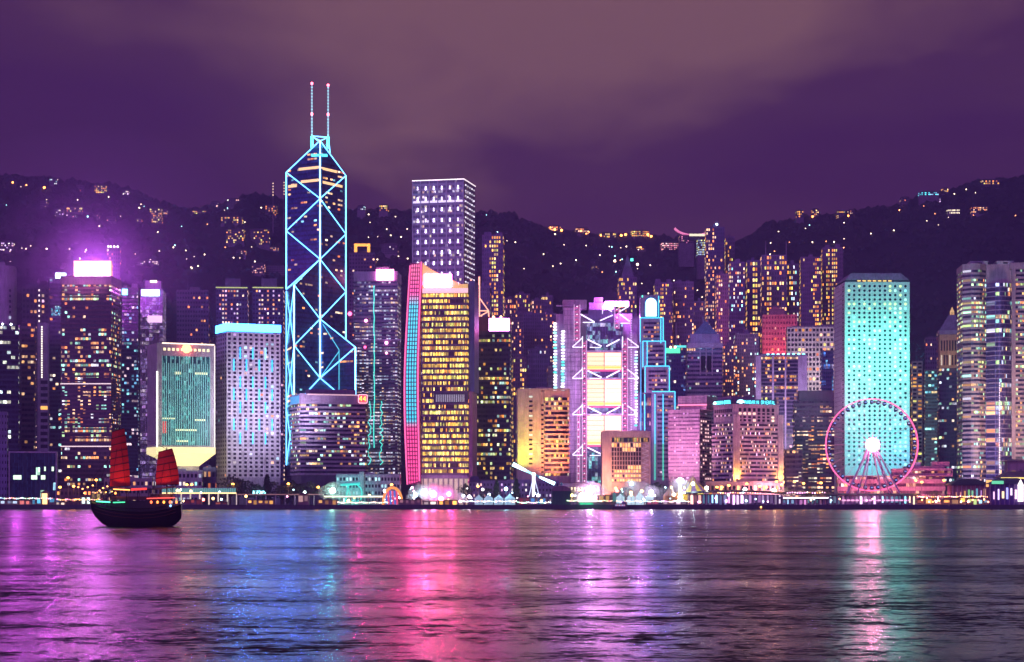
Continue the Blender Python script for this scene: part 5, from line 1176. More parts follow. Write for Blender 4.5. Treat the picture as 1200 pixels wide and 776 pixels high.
# crescent-roofed hall and colour-lit block on the peak
b = hillside('building lit in blue and yellow glass beside the crescent-roofed hall on the peak', 821.5, 290, 10, 19, [(.5,.7,1),(.9,.9,.3),(.6,.9,1)], .85, 1.8, storeys=7, Y=2900)
b.pbox('roof_light', 808, 829, 274, 276.5, 1, 3, emit((1,.9,.6), 1.6)); b.pbox('wall', 808, 829, 276.6, 281, 2, 14, wall(DARK))
b = hillside('hall with a pink glowing upturned crescent roof on the peak', 804, 281, 18, 9, [(1,.3,.5),(1,.6,.3)], .3, 1.4, Y=2950)
cm = MB(); pts = []
for k in range(13):
    a = R(200+k*9.5); pts.append((b.X(813)+28*math.cos(a)*1.1, b.Z(263)+16*math.sin(a)))
for p_, q_ in zip(pts, pts[1:]): cm.beam((p_[0],-2,p_[1]), (q_[0],-2,q_[1]), .9, 5).add([(p_[0],-2,p_[1]),(q_[0],-2,q_[1]),(q_[0],12,q_[1]),(p_[0],12,p_[1])], [(0,1,2,3)])
b.part('crescent_roof', cm, emit((1,.25,.55), 1.3))

# lamps dotted over the hill
def lamp_post(name, loc, col, s, r, h_, poleh=None):
    root = empty(name, (loc[0], loc[1], loc[2]-h_))
    MB().beam((0,0,0), (0,0,h_-r*.6), .14, 5, .09).beam((0,0,h_-r*.6), (0,-.8,h_), .08, 4).build('pole', wall((.2,.2,.2)), root)
    MB().ball((0,-.8,h_), r, 8, 6).build('lantern', emit(col, s), root); return root
rh = random.Random(21); NH = 0
spots = [(645,267,3),(650,269,3),(658,270,3),(681,271,3),(687,274,3),(690,272,3),(704,276,3),(728,276,3),(733,275,3),(759,275,3),(763,277,3),(751,290,3),(421,246,3),(452,246,3),(790,274,3),(952,254,3),(936,253,3),(994,253,3),(15,214,3),(31,217,3),(52,220,3),(1143,226,1),(1190,253,0),(1017,236,1),(1086,259,1),(968,283,0),(989,280,1),(952,284,1),(903,285,1),(925,284,0),(243,263,0),(185,272,1),(266,271,1),(264,290,0),
         (640,285,1),(637,298,1),(614,315,1),(661,287,1),(687,288,1),(703,299,1),(714,289,1),(734,289,1),(727,305,0),(747,315,1),(762,311,1),(604,284,1),(583,272,2),(675,305,1),(648,312,1),(657,309,1),(570,252,2),(541,292,1)]
for k in range(70):
    px_ = rh.choice((rh.uniform(0,330), rh.uniform(430,480), rh.uniform(560,830), rh.uniform(900,1200))); py_ = ridge_px(px_)+rh.uniform(6, 75 if px_ < 900 else 45); spots.append((px_, py_, rh.choice((0,1,1,1,2))))
for k in range(26): spots.append((rh.uniform(130,330) if k < 14 else rh.uniform(10,140), rh.uniform(288,312), 1))
for (px_, py_, c_) in spots:
    Y = None
    for k in range(420):
        yy = 2300+k*3
        if terrain(PX(px_, yy), yy) >= PZ(py_, yy)-9: Y = yy; break
    if Y is None: continue
    x = PX(px_, Y); z = PZ(py_, Y)
    o = lamp_post('hillside_lamp', (x, Y, z), ((1,.32,.12),(1,.72,.50),(.4,.95,1),(1,.30,.06))[c_], rh.choice((5,8,12)) if c_ != 3 else 14, rh.choice((.75,.9,1.1)) if c_ != 3 else rh.choice((1.2,1.6,2.1)), 9)
    tag(o, ('small orange lamp', 'small white lamp', 'small cyan lamp', 'big orange lamp')[c_]+(' glowing among the dark trees of the hillside' if c_ != 3 else ' beside the lit houses along the ridge'), 'lamp', ('orange', 'white', 'cyan', 'big orange')[c_]+' lamps dotted over the dark hillside')
for px_, top, bot in ((320, 215, 229), (333, 214, 240)):
    Y = 3300; r_ = empty('radio_mast', (PX(px_,Y), Y, terrain(PX(px_,Y),Y)-5)); tag(r_, ('right' if px_ > 325 else 'left')+' one of two lit lattice masts on the ridge beside the cross-braced tower', 'mast')
    zt = PZ(top,Y)-r_.location.z; MB().beam((0,0,0), (0,0,zt), 1.0, 4, .3).build('pole', wall((.4,.3,.4)), r_)
    for k in range(5): MB().ball((0,-1,zt-k*5), .8, 6, 5).build('warning_light', emit((1,.7,.4), 4), r_)

# ================================================================== the waterfront
GZ = 2.6   # promenade level
def at(px, Y, z=GZ): return (PX(px, Y), Y, z)
def zat(py, Y): return PZ(py, Y)
# --- big wheel
Yw = 1424.0; cxw, czw, Rw = PX(1021.5, Yw), zat(521.5, Yw), 33.6
wh = empty('ferris_wheel', (cxw, Yw, GZ)); tag(wh, 'big observation wheel with a pink neon rim and blazing white hub', 'ferris wheel')
cz_ = czw-GZ
def ring(r, y, t, n=84, m=5):
    mb = MB()
    for i in range(n):
        a0, a1 = 2*math.pi*i/n, 2*math.pi*(i+1)/n
        mb.beam((r*math.cos(a0), y, cz_+r*math.sin(a0)), (r*math.cos(a1), y, cz_+r*math.sin(a1)), t, m)
    return mb
ring(Rw, -1.6, .34).build('rim', emit((1,.13,.36), 2.2), wh); ring(Rw, 1.6, .30).build('rim', emit((1,.18,.42), 1.3), wh); ring(Rw-2.2, 0, .16).build('inner_rim', emit((1,.3,.55), .55), wh)
MB().beam((0,-3.6,cz_), (0,3.6,cz_), 2.1, 20).build('hub', wall((.8,.7,.8), .4), wh)
MB().beam((0,-4.2,cz_), (0,-3.6,cz_), 5.0, 28).build('hub_screen', emit((1,.20,.42), 26, True), wh)
for k in range(28):
    a = 2*math.pi*k/28; sg_ = -1 if k % 2 else 1
    MB().beam((2*math.cos(a), sg_*2.8, cz_+2*math.sin(a)), (Rw*math.cos(a), sg_*1.5, cz_+Rw*math.sin(a)), .13, 4).build('spoke', emit((1,.35,.6), .35), wh)
gmesh = MB().ball((0,0,0), 1.5, 10, 7, 1.0, 1.0, 1.15).mesh('gondola', wall((.05,.07,.20), .25))
for k in range(42):
    a = 2*math.pi*(k+.5)/42; o = bpy.data.objects.new('gondola', gmesh); COL.objects.link(o); o.parent = wh
    o.location = ((Rw-2.3)*math.cos(a), 0, cz_+(Rw-2.3)*math.sin(a)); 
    p2 = MB().box(-.75,.75,-1.55,-1.35,-.2,.6).build('gondola_window', emit((.25,.45,1) if k % 3 else (.5,.7,1), 1.0), o)
LEG = wall((.75,.68,.75), .4)
for (sx, yy) in ((-1,-6.5),(1,-6.5),(-1,6.5),(1,6.5)):
    for q in (.0, 1.0):
        MB().beam((sx*1.2*(1-q), yy*.5, cz_), (sx*(21.5-8.5*q if yy < 0 else 18-8*q), yy, 5), .62 if q == 0 else .42, 8).build('support_leg', LEG, wh)
for x in (-4, 4): MB().beam((x*.3,0,cz_-1), (x*1.6,-4,5), .35, 6).build('support_leg', LEG, wh)
MB().box(-23, 25, -9, 9, 3.2, 4.6).build('boarding_deck', wall((.6,.5,.6)), wh)
MB().box(-24, 26, -10.2, -9.0, 3.4, 4.4).build('deck_light', emit((1,.45,.75), 1.6), wh)
lamp('hub_glow', (cxw, Yw-7.5, czw), (1,.20,.5), 26000, 2.2)
flood('leg_flood', (cxw, Yw-18, GZ+3), (cxw, Yw, czw*.6), (1,.5,.8), 3500, (30,2), 130)

# --- wheel plaza pavilion
def arcade(name, label, px0, px1, pyr, Yf, depth, pal, nb, over=3.0, roofc=(.06,.05,.08), wave=0, colc=(.45,.3,.45), s=3.5, cat='pavilion'):
    x0, x1 = PX(px0, Yf), PX(px1, Yf); W_ = x1-x0; H = zat(pyr, Yf)-GZ
    r_ = empty(name, (x0, Yf, GZ)); tag(r_, label, cat)
    rf = MB(); n_ = 24
    for i in range(n_):
        a, c = i/n_, (i+1)/n_; za = H+wave*math.sin(math.pi*a)*1.0; zc = H+wave*math.sin(math.pi*c)
        xa, xc = -over+(W_+2*over)*a, -over+(W_+2*over)*c
        rf.add([(xa,-over,za-.5),(xc,-over,zc-.5),(xc,depth,zc-.5),(xa,depth,za-.5),(xa,-over,za),(xc,-over,zc),(xc,depth*.4,zc+1.1),(xa,depth*.4,za+1.1),(xc,depth,zc),(xa,depth,za)],
               [(0,3,2,1),(0,1,5,4),(4,5,6,7),(7,6,8,9),(9,8,2,3),(0,4,7,9,3),(1,2,8,6,5)])
    rf.build('roof', wall(roofc, .5), r_)
    for i in range(nb+1):
        x = W_*i/nb; MB().box(x-.28, x+.28, -.6, 0, 0, H-.52).build('column', wall(colc), r_)
    for i in range(nb):
        x = W_*(i+.5)/nb; w_ = W_/nb*random.uniform(.12,.36); x += random.uniform(-.12,.12)*W_/nb; c_ = pal[i*len(pal)//nb % len(pal)]
        zt = H-.9; zb_ = random.uniform(.5,2.4); pts = [(x-w_,zb_),(x+w_,zb_),(x+w_,zt-w_)]+[(x+w_*math.cos(R(q)), zt-w_+w_*math.sin(R(q))) for q in (30,60,90,120,150)]+[(x-w_,zt-w_)]
        N_ = len(pts); MB().add([(p[0],2.0,p[1]) for p in pts]+[(p[0],2.4,p[1]) for p in pts], [tuple(range(N_)), tuple(range(2*N_-1,N_-1,-1))]+[(j,j+N_,(j+1)%N_+N_,(j+1)%N_) for j in range(N_)]).build('lit_arch', emit(c_, s*random.choice((.03,.06,.12,.3,.6))), r_)
    for i in range(0, nb*2, 3):
        MB().box(W_*(i+.3)/(nb*2), W_*(i+.3)/(nb*2)+random.uniform(.6,1.6), -1.6, -1.2, .2, random.uniform(1.0,2.2)).build('counter', wall(random.choice(((.5,.3,.5),(.1,.06,.1),(.6,.5,.6)))), r_)
    MB().box(0, W_, 2.5, depth-1, 0, H-.6).build('inner_hall', wall((.2,.12,.2)), r_)
    MB().box(-.3, W_+.3, -1.0, -.62, .9, 1.02).box(-.3, W_+.3, -1.0, -.62, .45, .55).build('railing', wall((.4,.35,.45), .4), r_)
    return r_, W_, H
r_, W_, H = arcade('wheel_pavilion', 'low pavilion under the big wheel with rows of pink-cyan lit openings', 971, 1074, 580, 1412, 10, [(.5,.8,1),(1,.5,.9),(1,.7,1),(.9,.6,1),(.4,.8,1),(.3,.9,1),(1,.8,.5)], 20)
r_, W_, H = arcade('ferry_pier', 'long ferry pier with a curved dark roof over glowing violet arches', 808, 917, 578.5, 1410, 16, [(1,.5,.4),(.3,.8,1),(.4,.7,1),(1,.55,1),(1,.7,1),(1,.5,1),(.9,.6,1),(1,.8,1)], 22, wave=1.6, s=4.5)
r_, W_, H = arcade('ferry_landing', 'flat covered landing edged by white bulbs between the ferry pier and the wheel', 917, 970, 584, 1408, 8, [(.4,.7,1),(.8,.3,.7),(.3,.9,1),(1,.4,.6)], 11, roofc=(.3,.2,.35), s=2.2)
for k in range(34): MB().ball((W_*(k+.5)/34, -3.3, H+.3), .42, 6, 4).build('bulb', emit((1,.85,1), 5), r_)

# --- right-hand market, piers
def hip(name, label, px0, px1, pye, pyr, Yf, depth, roofc, wallm, cat='pier', nwin=0, winm=None, cols=0):
    x0, x1 = PX(px0, Yf), PX(px1, Yf); W_ = x1-x0; He, Hr = zat(pye, Yf)-GZ, zat(pyr, Yf)-GZ
    r_ = empty(name, (x0, Yf, GZ)); tag(r_, label, cat)
    MB().box(1.2, W_-1.2, 1.2, depth-1, 0, He).build('wall', wallm, r_)
    MB().prism([(-1,-1),(W_+1,-1),(W_+1,depth+1),(-1,depth+1)], He, He+.5).prism([(-1,-1),(W_+1,-1),(W_+1,depth+1),(-1,depth+1)], He+.5, Hr, top=[(W_*.28,depth*.45),(W_*.72,depth*.45),(W_*.72,depth*.55),(W_*.28,depth*.55)]).build('roof', wall(roofc, .5), r_)
    for k in range(nwin):
        x = 2+(W_-4)*(k+.5)/nwin; MB().box(x-(W_-4)/nwin*random.uniform(.14,.30), x+(W_-4)/nwin*random.uniform(.12,.28), .85, 1.15, He*random.uniform(.25,.5), He*random.uniform(.65,.85)).build('window', winm[k % len(winm)] if isinstance(winm, list) else winm, r_)
    for k in range(cols+1):
        x = .4+(W_-.8)*k/max(cols,1); MB().box(x-.3, x+.3, .1, .7, 0, He).build('column', wall((.4,.28,.45)), r_)
    return r_, W_, He, Hr
r_, W_, He, Hr = hip('pier_hall', 'dark hip-roofed pier hall with warm and green lit bays right of the wheel', 1116, 1160, 569, 561, 1415, 22, (.05,.04,.10), wall((.3,.12,.2)), nwin=8, winm=[emit(c, .7) for c in ((1,.5,.2),(1,.4,.3),(1,.6,.15),(.3,.9,.3),(.3,.9,.5),(.2,.7,.8),(.9,.5,1),(1,.6,.3))], cols=8)
MB().box(W_-3, W_+1.2, -1.5, -.9, He-1, Hr-1).build('gable_light', emit((1,.5,.15), 1.6), r_)
r_, W_, He, Hr = hip('pier_hall', 'violet pier hall on piles with tall bright window bays and a white gable', 1160, 1212, 567.5, 560, 1405, 26, (.10,.10,.20), wall((.15,.08,.3)), nwin=9, winm=[emit(c, 1.9) for c in ((1,.6,.8),(.8,.6,1),(1,.75,.4),(.4,.4,1),(1,.8,.95))], cols=9)
MB().prism([(W_*.62,-2),(W_*.74,-2),(W_*.74,-1),(W_*.62,-1)], 3, He+1, ztop=[He-1,He-1,He-1,He-1]).add([(W_*.61,-2,He-1),(W_*.75,-2,He-1),(W_*.68,-2,He+3.4),(W_*.61,-1,He-1),(W_*.75,-1,He-1),(W_*.68,-1,He+3.4)], [(0,1,2),(5,4,3),(0,3,4,1),(1,4,5,2),(2,5,3,0)]).build('white_gable', emit((1,.85,.85), 2.6), r_)
MB().box(1, W_*.3, -1.4, -1.1, He+.1, He+2.4).build('green_fascia', emit((.2,.95,.5), .9), r_)
for k in range(9): MB().beam((W_*k/8,-3,-5), (W_*k/8,-3,0), .5, 6).build('pile', wall((.2,.15,.2)), r_)
r_, W_, He, Hr = hip('station_hall', 'block with a broad sloping gold-edged roof above the violet pier hall at the right edge', 1174, 1215, 560, 552, 1470, 24, (.30,.24,.26), wall((.4,.3,.34)), cat='building', nwin=4, winm=emit((1,.7,.3), 1.0))
MB().box(-1.1, W_+1, -1.6, -1.05, He-.6, He+.2).build('eaves_light', emit((1,.8,.2), 1.9), r_)
r_, W_, He, Hr = hip('tower_house', 'squat beige block with louvred window rising over the sloping gold-edged roof', 1181, 1204, 541, 538, 1500, 16, (.4,.3,.3), wall((.5,.38,.38)), cat='building', nwin=2, winm=[emit((1,.55,.2), .6), wall((.25,.2,.2))])

# --- low buildings along the shore
def low(name, label, px0, px1, top, Y, d, wallc, pal, pr, nc, nr, s=1.6, cat='building', fw=.55, fh=.45, roofn=1, cap=60):
    b = Bld(name, label, cat, px0, px1, top, Y, d)
    b.punched(1.5, b.h, nc, nr, fw, fh, wall(wallc), pal, pr, s, cap=cap, relief=.3); b.bx('base', 0, b.w, .02, b.d, 0, 1.5, wall(wallc))
    if roofn: b.roof(wall(wallc), roofn, 3)
    return b
low('public_building', 'plain grey public building with blue window rows below the flared glowing base', 181, 238, 553, 1480, 18, (.48,.46,.50), COOL, .4, 12, 4, .9)
low('public_building', 'small dark annexe between the grey public building and the tower with light bars', 238, 254, 549, 1500, 16, (.14,.12,.22), WARM, .2, 3, 3)
b = low('exhibition_hall', 'pale low hall washed in teal light behind the fairground, right of the banded block', 394, 470, 557.5, 1474, 20, (.55,.52,.55), [(.9,.95,1),(.5,.9,.9)], .22, 20, 4, 1.2)
cy_ = MB(); 
for k in range(10): 
    a0, a1 = R(-60+12*k), R(-48+12*k); cy_.beam((b.X(412)+8*math.cos(a0), -1.2, 9+8*math.sin(a0)), (b.X(412)+8*math.cos(a1), -1.2, 9+8*math.sin(a1)), .7, 5)
cy_.beam((b.X(399),-1.2,15.5), (b.X(422),-1.2,16.5), 1.0, 5).beam((b.X(405),-1.2,3), (b.X(408),-1.2,15), .8, 5).beam((b.X(412),-1.2,3), (b.X(409),-1.2,12), .5, 5)
b.part('teal_light_frame', cy_, emit((.10,.85,.75), .75)); b.pbox('lift_tower', 421, 427, 553, 580, -1.5, 3, wall((.55,.5,.52)))
flood('teal_flood', b.W(b.X(408), -22, 3), b.W(b.X(408), 0, 12), (.1,1,.8), 16000, (20,2), 120)
b = low('hall', 'long dim blue hall with little windows and small gables behind the white tents', 548, 655, 565, 1478, 18, (.26,.22,.38), COOL+PINKW, .25, 26, 4, 1.3, fw=.4)
rf = MB(); rf.prism([(0,-2),(b.X(563),-2),(b.X(563),10),(0,10)], b.h, b.Z(558), top=[(b.w*.02,2),(b.X(560),2),(b.X(560),6),(b.w*.02,6)]); b.part('gable_roof', rf, wall((.07,.07,.16)))
b = low('gallery', 'low dark-roofed gallery with a row of warm windows left of the blazing white stage', 655, 703, 568, 1464, 14, (.30,.26,.34), [(1,.75,.35),(1,.85,.5)], .85, 12, 2, 2.0)
low('hotel_podium', 'orange-lit low podium spanning the foot of the pink hotels', 826, 918, 566, 1450, 12, (.56,.34,.30), WARM, .3, 18, 2, 2.2)
low('terrace_block', 'dark low terrace behind the street lamps left of the junk boat', 66, 122, 574, 1460, 12, (.12,.07,.10), WARM, .3, 12, 2, 2.0)
low('waterfront_block', 'grey-pink low block with cyan windows behind the stern of the junk boat', 122, 180, 562, 1470, 14, (.34,.28,.34), COOL+WARM, .4, 12, 3, 1.2)

# --- elevated walkway with a line of light
def walkway(label, px0, px1, py, Y, lc, ls, railm, nb, colm):
    x0, x1 = PX(px0, Y), PX(px1, Y); W_ = x1-x0; z = zat(py, Y)-GZ
    r_ = empty('elevated_walkway', (x0, Y, GZ)); tag(r_, label, 'walkway')
    MB().box(0, W_, 0, 5, z-.6, z+.2).build('deck', wall((.35,.25,.28)), r_); MB().box(0, W_, -.3, -.02, z-.35, z+.35).build('light_line', emit(lc, ls), r_)
    for k in range(nb+1): MB().beam((W_*k/nb,2,0), (W_*k/nb,2,z-.6), .55, 8).build('column', colm, r_)
    if railm:
        rl_ = MB()
        for k in range(int(W_/1.6)): rl_.box(k*1.6, k*1.6+1.3, .1, .25, z+.25, z+3.6)
        rl_.build('glass_railing', railm, r_); MB().box(0, W_, -.1, .4, z+3.65, z+4.0).build('handrail', wall((.6,.6,.6)), r_)
    return r_
walkway('walkway bridge with a glowing orange-yellow edge and a teal glass railing', 190, 277, 578, 1432, (1,.62,.25), 3.0, emit((.25,.75,.65), .45), 8, emit((1,.85,.7), .8))
walkway('dim brown walkway continuing rightward past the blue roof sign', 277.5, 379, 579.5, 1432, (.5,.25,.22), .5, None, 9, wall((.55,.45,.5)))
walkway('brightly lit cream walkway running in front of the pale teal-washed hall', 380, 462, 582, 1428, (1,.9,.55), 3.4, None, 8, wall((.6,.55,.45)))
r_ = empty('roof_sign', (PX(295,1440), 1440, zat(580,1440))); tag(r_, 'small glowing cyan light box standing on the dim brown walkway roof', 'sign')
MB().box(0, PX(311,1440)-PX(295,1440), 0, 1, .8, 3.0).build('light_box', emit((.3,.85,1), 5), r_); MB().box(.5, 1, .2, .8, -1, .8).box(8, 8.5, .2, .8, -1, .8).build('sign_post', wall(DARK), r_)

# --- kiosks, stalls, tents
def kiosk(label, px0, px1, pyt, Y, col, s, roofc=(.2,.1,.1), nb=None, cat='kiosk', name='kiosk', gable=False):
    x0, x1 = PX(px0, Y), PX(px1, Y); W_ = x1-x0; H = max(2.4, zat(pyt, Y)-GZ); nb = nb or max(1, round(W_/4.2))
    r_ = empty(name, (x0, Y, GZ)); tag(r_, label, cat)
    MB().box(0, W_, 1.0, 4, 0, H-.4).build('wall', wall((.35,.22,.2)), r_)
    for k in range(nb): zo = random.uniform(.8,H*.5); MB().box(W_*(k+random.uniform(.08,.3))/nb, W_*(k+random.uniform(.65,.92))/nb, .7, .95, zo, H-random.uniform(.5,.9)).build('lit_opening', emit(col, s*random.choice((.08,.2,.45,.8))), r_)
    cm_ = MB()
    for k in range(nb+1): cm_.box(max(0,W_*k/nb-.15), min(W_,W_*k/nb+.15), .3, .65, 0, H-.4)
    cm_.build('post', wall((.45,.3,.25)), r_)
    if gable: MB().prism([(-.4,-.4),(W_+.4,-.4),(W_+.4,4.4),(-.4,4.4)], H-.4, H+1.6, top=[(W_*.5-.2,1.8),(W_*.5+.2,1.8),(W_*.5+.2,2.2),(W_*.5-.2,2.2)]).build('roof', wall(roofc), r_)
    else: MB().box(-.4, W_+.4, -.5, 4.4, H-.4, H).build('roof', wall(roofc), r_)
    return r_
kiosk('glowing orange kiosk with four lit bays below the tower with light bars', 290, 321, 585.5, 1412, (1,.5,.10), 2.4)
kiosk('glowing orange kiosk with four lit bays below the banded block', 372, 395, 585.5, 1412, (1,.5,.12), 2.4)
kiosk('pinkish white arched kiosk left of the bay-windowed orange one', 349, 362, 580, 1414, (1,.62,.5), 2.6, gable=True)
kiosk('red-brown closed kiosk beside the walkway columns left', 216, 236, 585, 1412, (.7,.12,.08), .5)
kiosk('low red kiosk between the walkway columns', 252, 266, 588, 1412, (.8,.2,.1), .5)
kiosk('tall arched white-orange entrance lamp kiosk near the dark glass box', 48, 56, 577, 1420, (1,.62,.25), 3.2, gable=True)
kiosk('small cabin with three white windows at the quay before the red-brown tower', 64, 76, 588, 1408, (1,.8,.6), 3.4)
kiosk('cyan booth with round lamps beside the entrance lamp kiosk', 36, 48, 584.5, 1412, (.15,.7,1), 1.4)
kiosk('blue booth right of the entrance lamp kiosk', 57, 72, 583.5, 1416, (.12,.6,.9), 1.2)
kiosk('dark booth with a red and white lamp at the left edge of the quay', 22, 36, 586, 1412, (1,.25,.2), 1.2)
kiosk('row of tiny white-lit quay booths at the far left edge', 0, 21, 586, 1414, (.6,.8,1), 1.5)
kiosk('white and cyan lit shelter beneath the orange street lamps', 94, 106, 582, 1418, (.7,1,.95), 2.4)
kiosk('yellow-lit shelter behind the bow of the junk boat', 106, 118, 578, 1424, (1,.75,.2), 2.2)
kiosk('pink row of stalls left of the white smoke', 467, 494, 585, 1412, (1,.5,.5), 1.6)
kiosk('long cream-lit stall under the white smoke', 495, 512, 587, 1410, (1,.85,.75), 2.2)
kiosk('stall with fiery orange light at the foot of the yellow-storeyed tower', 513, 536, 586, 1410, (1,.42,.08), 4.5)
kiosk('red fairground stall left of the blue one', 608, 621, 583, 1416, (1,.15,.2), 1.4)
kiosk('blue fairground stall between the red one and the green pump house', 621.5, 641, 583, 1416, (.1,.35,.75), .9)
kiosk('orange-canopied stall right of the blazing white stage', 700, 716, 580, 1420, (1,.6,.15), 2.6)
kiosk('dark green booth at the right of the orange-canopied stall', 716.5, 732, 577, 1424, (.2,.6,.5), .6, roofc=(.08,.1,.12))
kiosk('red and violet stall left of the striped circus tent', 757, 772, 586, 1410, (1,.2,.4), 1.8)
kiosk('white-fronted stall under the striped circus tent', 776, 806, 586.5, 1409, (1,.75,.9), 2.2)
for k, (p0, p1, y_, c_) in enumerate(((1074,1084,585,(1,.35,.2)),(1084.5,1094,584,(1,.45,.12)),(1094.5,1104,586,(1,.5,.5)),(1104.5,1114,585,(1,.42,.10)),(1114.5,1124,584.5,(1,.7,.3)),(1124.5,1133,583,(1,.55,.1)),(1134,1146,584,(.6,.9,.3)),(1147,1159,585,(.4,.7,.9)))):
    kiosk(('scarlet','amber','rose','deep orange','cream','golden','lime green','pale blue')[k]+'-lit food stall on the quay right of the wheel', p0, p1, y_, 1410, c_, 2.4, gable=k % 3 == 0, name='food_stall', cat='stall')

def tent(label, px0, px1, pyt, pye, Y, colr, s=.0, name='tent', stripes=None, cat='tent'):
    x0, x1 = PX(px0, Y), PX(px1, Y); W_ = x1-x0; Hp, He = zat(pyt, Y)-GZ, zat(pye, Y)-GZ; n_ = 18; r = W_/2
    r_ = empty(name, (x0+r, Y, GZ)); tag(r_, label, cat)
    mb = MB(); rings = [(1.0, He), (.62, He+(Hp-He)*.28), (.28, He+(Hp-He)*.62), (.02, Hp)]
    for (ra, za), (rb, zb_) in zip(rings, rings[1:]):
        for i in range(n_):
            a0, a1 = 2*math.pi*i/n_, 2*math.pi*(i+1)/n_
            mb.add([(r*ra*math.cos(a0), r*ra*.6*math.sin(a0), za), (r*ra*math.cos(a1), r*ra*.6*math.sin(a1), za), (r*rb*math.cos(a1), r*rb*.6*math.sin(a1), zb_), (r*rb*math.cos(a0), r*rb*.6*math.sin(a0), zb_)], [(0,1,2,3)], i % 2 if stripes else 0)
    mats = [wall(colr, .6) if s == 0 else emit(colr, s)]
    if stripes: mats.append(wall(stripes, .6) if s == 0 else emit(stripes, s))
    mb.build('canopy', mats, r_)
    wl = MB()
    for i in range(n_):
        a0, a1 = 2*math.pi*i/n_, 2*math.pi*(i+1)/n_; q = .96
        wl.add([(r*q*math.cos(a0), r*q*.6*math.sin(a0), 0), (r*q*math.cos(a1), r*q*.6*math.sin(a1), 0), (r*q*math.cos(a1), r*q*.6*math.sin(a1), He), (r*q*math.cos(a0), r*q*.6*math.sin(a0), He)], [(0,1,2,3)])
    wl.build('side_wall', mats[0], r_); MB().beam((0,0,0), (0,0,Hp+1.6), .18, 5).build('pole', wall((.6,.5,.5)), r_)
    return r_
tent('large circus tent with yellow and violet stripes left of the ferry pier', 788, 836, 558, 579, 1436, (.85,.62,.08), 0, 'circus_tent', (.30,.12,.34))
tent('smaller striped tent in front of the large circus tent', 777, 794, 568, 581, 1424, (.80,.45,.15), 0, 'circus_tent', (.7,.55,.5))
for k, (p0, p1, c_) in enumerate(((556,566,'first'),(567,578,'second'),(579,590,'third'),(591,604,'fourth'))):
    tent(c_+' small white-lit tent from the left below the long blue hall', p0, p1, 579.4-(k % 2)*1.3, 584.2, 1418+k*3, (.55,.85,1), .55)
for k, (p0, p1, y_) in enumerate(((735,744,576.5),(744.5,755,574.5),(756,766,578),(722,732,578.5))):
    tent(('bright cyan-white fair tent just left of the tallest peaked one','bright white fair tent with the tallest peak','low white fair tent close to the small striped one','small pale tent next to the dark green booth')[k], p0, p1, y_, 583, 1422, (.65,.9,1), .8)

# stage lights and bulbs on poles along the fair
def fairlight(label, px, py, Y, col, s, r, group=None, power=0, pc=None, name='fair_lamp'):
    z = zat(py, Y); r_ = empty(name, (PX(px,Y), Y, GZ)); tag(r_, label, 'lamp', group)
    MB().beam((0,0,0), (0,0,z-GZ), .14, 6).build('pole', wall((.3,.3,.35)), r_); MB().ball((0,-.3,z-GZ), r, 10, 7).build('lantern', emit(col, s, s*r*r > 20), r_)
    if power: lamp('lamp_light', (PX(px,Y), Y-3.5, z), pc or col, power, 1.0)
    return r_
FL = [('blinding cyan-white floodlight on a pole before the pale teal-washed hall',390,575,(.6,1,.85),22,2.0,9000,(.4,1,.7)),
      ('smaller white lamp left of the teal-washed hall',357,577,(.8,1,1),10,1.0,1500,None),
      ('white lamp glowing beside the red stall under the long blue hall',593,573,(.5,.9,1),14,1.3,5000,(.3,.8,1)),
      ('white lamp between the second and third small tents',573,580,(.8,.95,1),12,1.1,3000,None),
      ('leftmost violet-white lamp of the small tents',550,582,(.95,.8,1),12,1.2,3000,(1,.6,1)),
      ('huge blazing stage light right of the green pump house',691,575,(.8,.30,1),45,3.0,42000,(.9,.5,1)),
      ('second blazing stage light lower left of the huge one',682,581,(.9,1,.85),24,2.1,9000,(.3,1,.5)),
      ('yellow-white blazing lamp right of the huge stage light',701,582,(1,.8,.4),16,1.6,6000,None),
      ('pale lamp cluster lamp over the small fair tents',740,567,(.5,.85,1),12,1.4,6000,(.3,.8,1)),
      ('white lamp right of the bright fair tents',763,577,(.95,.85,1),18,1.7,9000,(.8,.6,1)),
      ('blazing white light of the drop tower ride by the circus tent',797,563,(.85,1,1),20,2.0,14000,(.7,.8,1)),
      ('cyan-white lamp over the right slope of the circus tent',812,567,(.6,.95,1),14,1.3,4000,None),
      ('pale lamp at the right foot of the circus tent',828,572,(1,.95,.85),14,1.4,3000,None),
      ('bright white lamp over the ferry pier in front of the uplit hotel',873,574,(1,.9,.9),16,1.5,5000,(1,.7,.5)),
      ('warm cream lamp at the right end of the ferry pier roof',907,575,(1,.75,.4),16,1.6,5000,None)]
for (lab, px_, py_, c_, s_, r__, pw, pc) in FL: fairlight(lab, px_, py_, 1426, c_, s_, r__, None, pw*.5, pc)
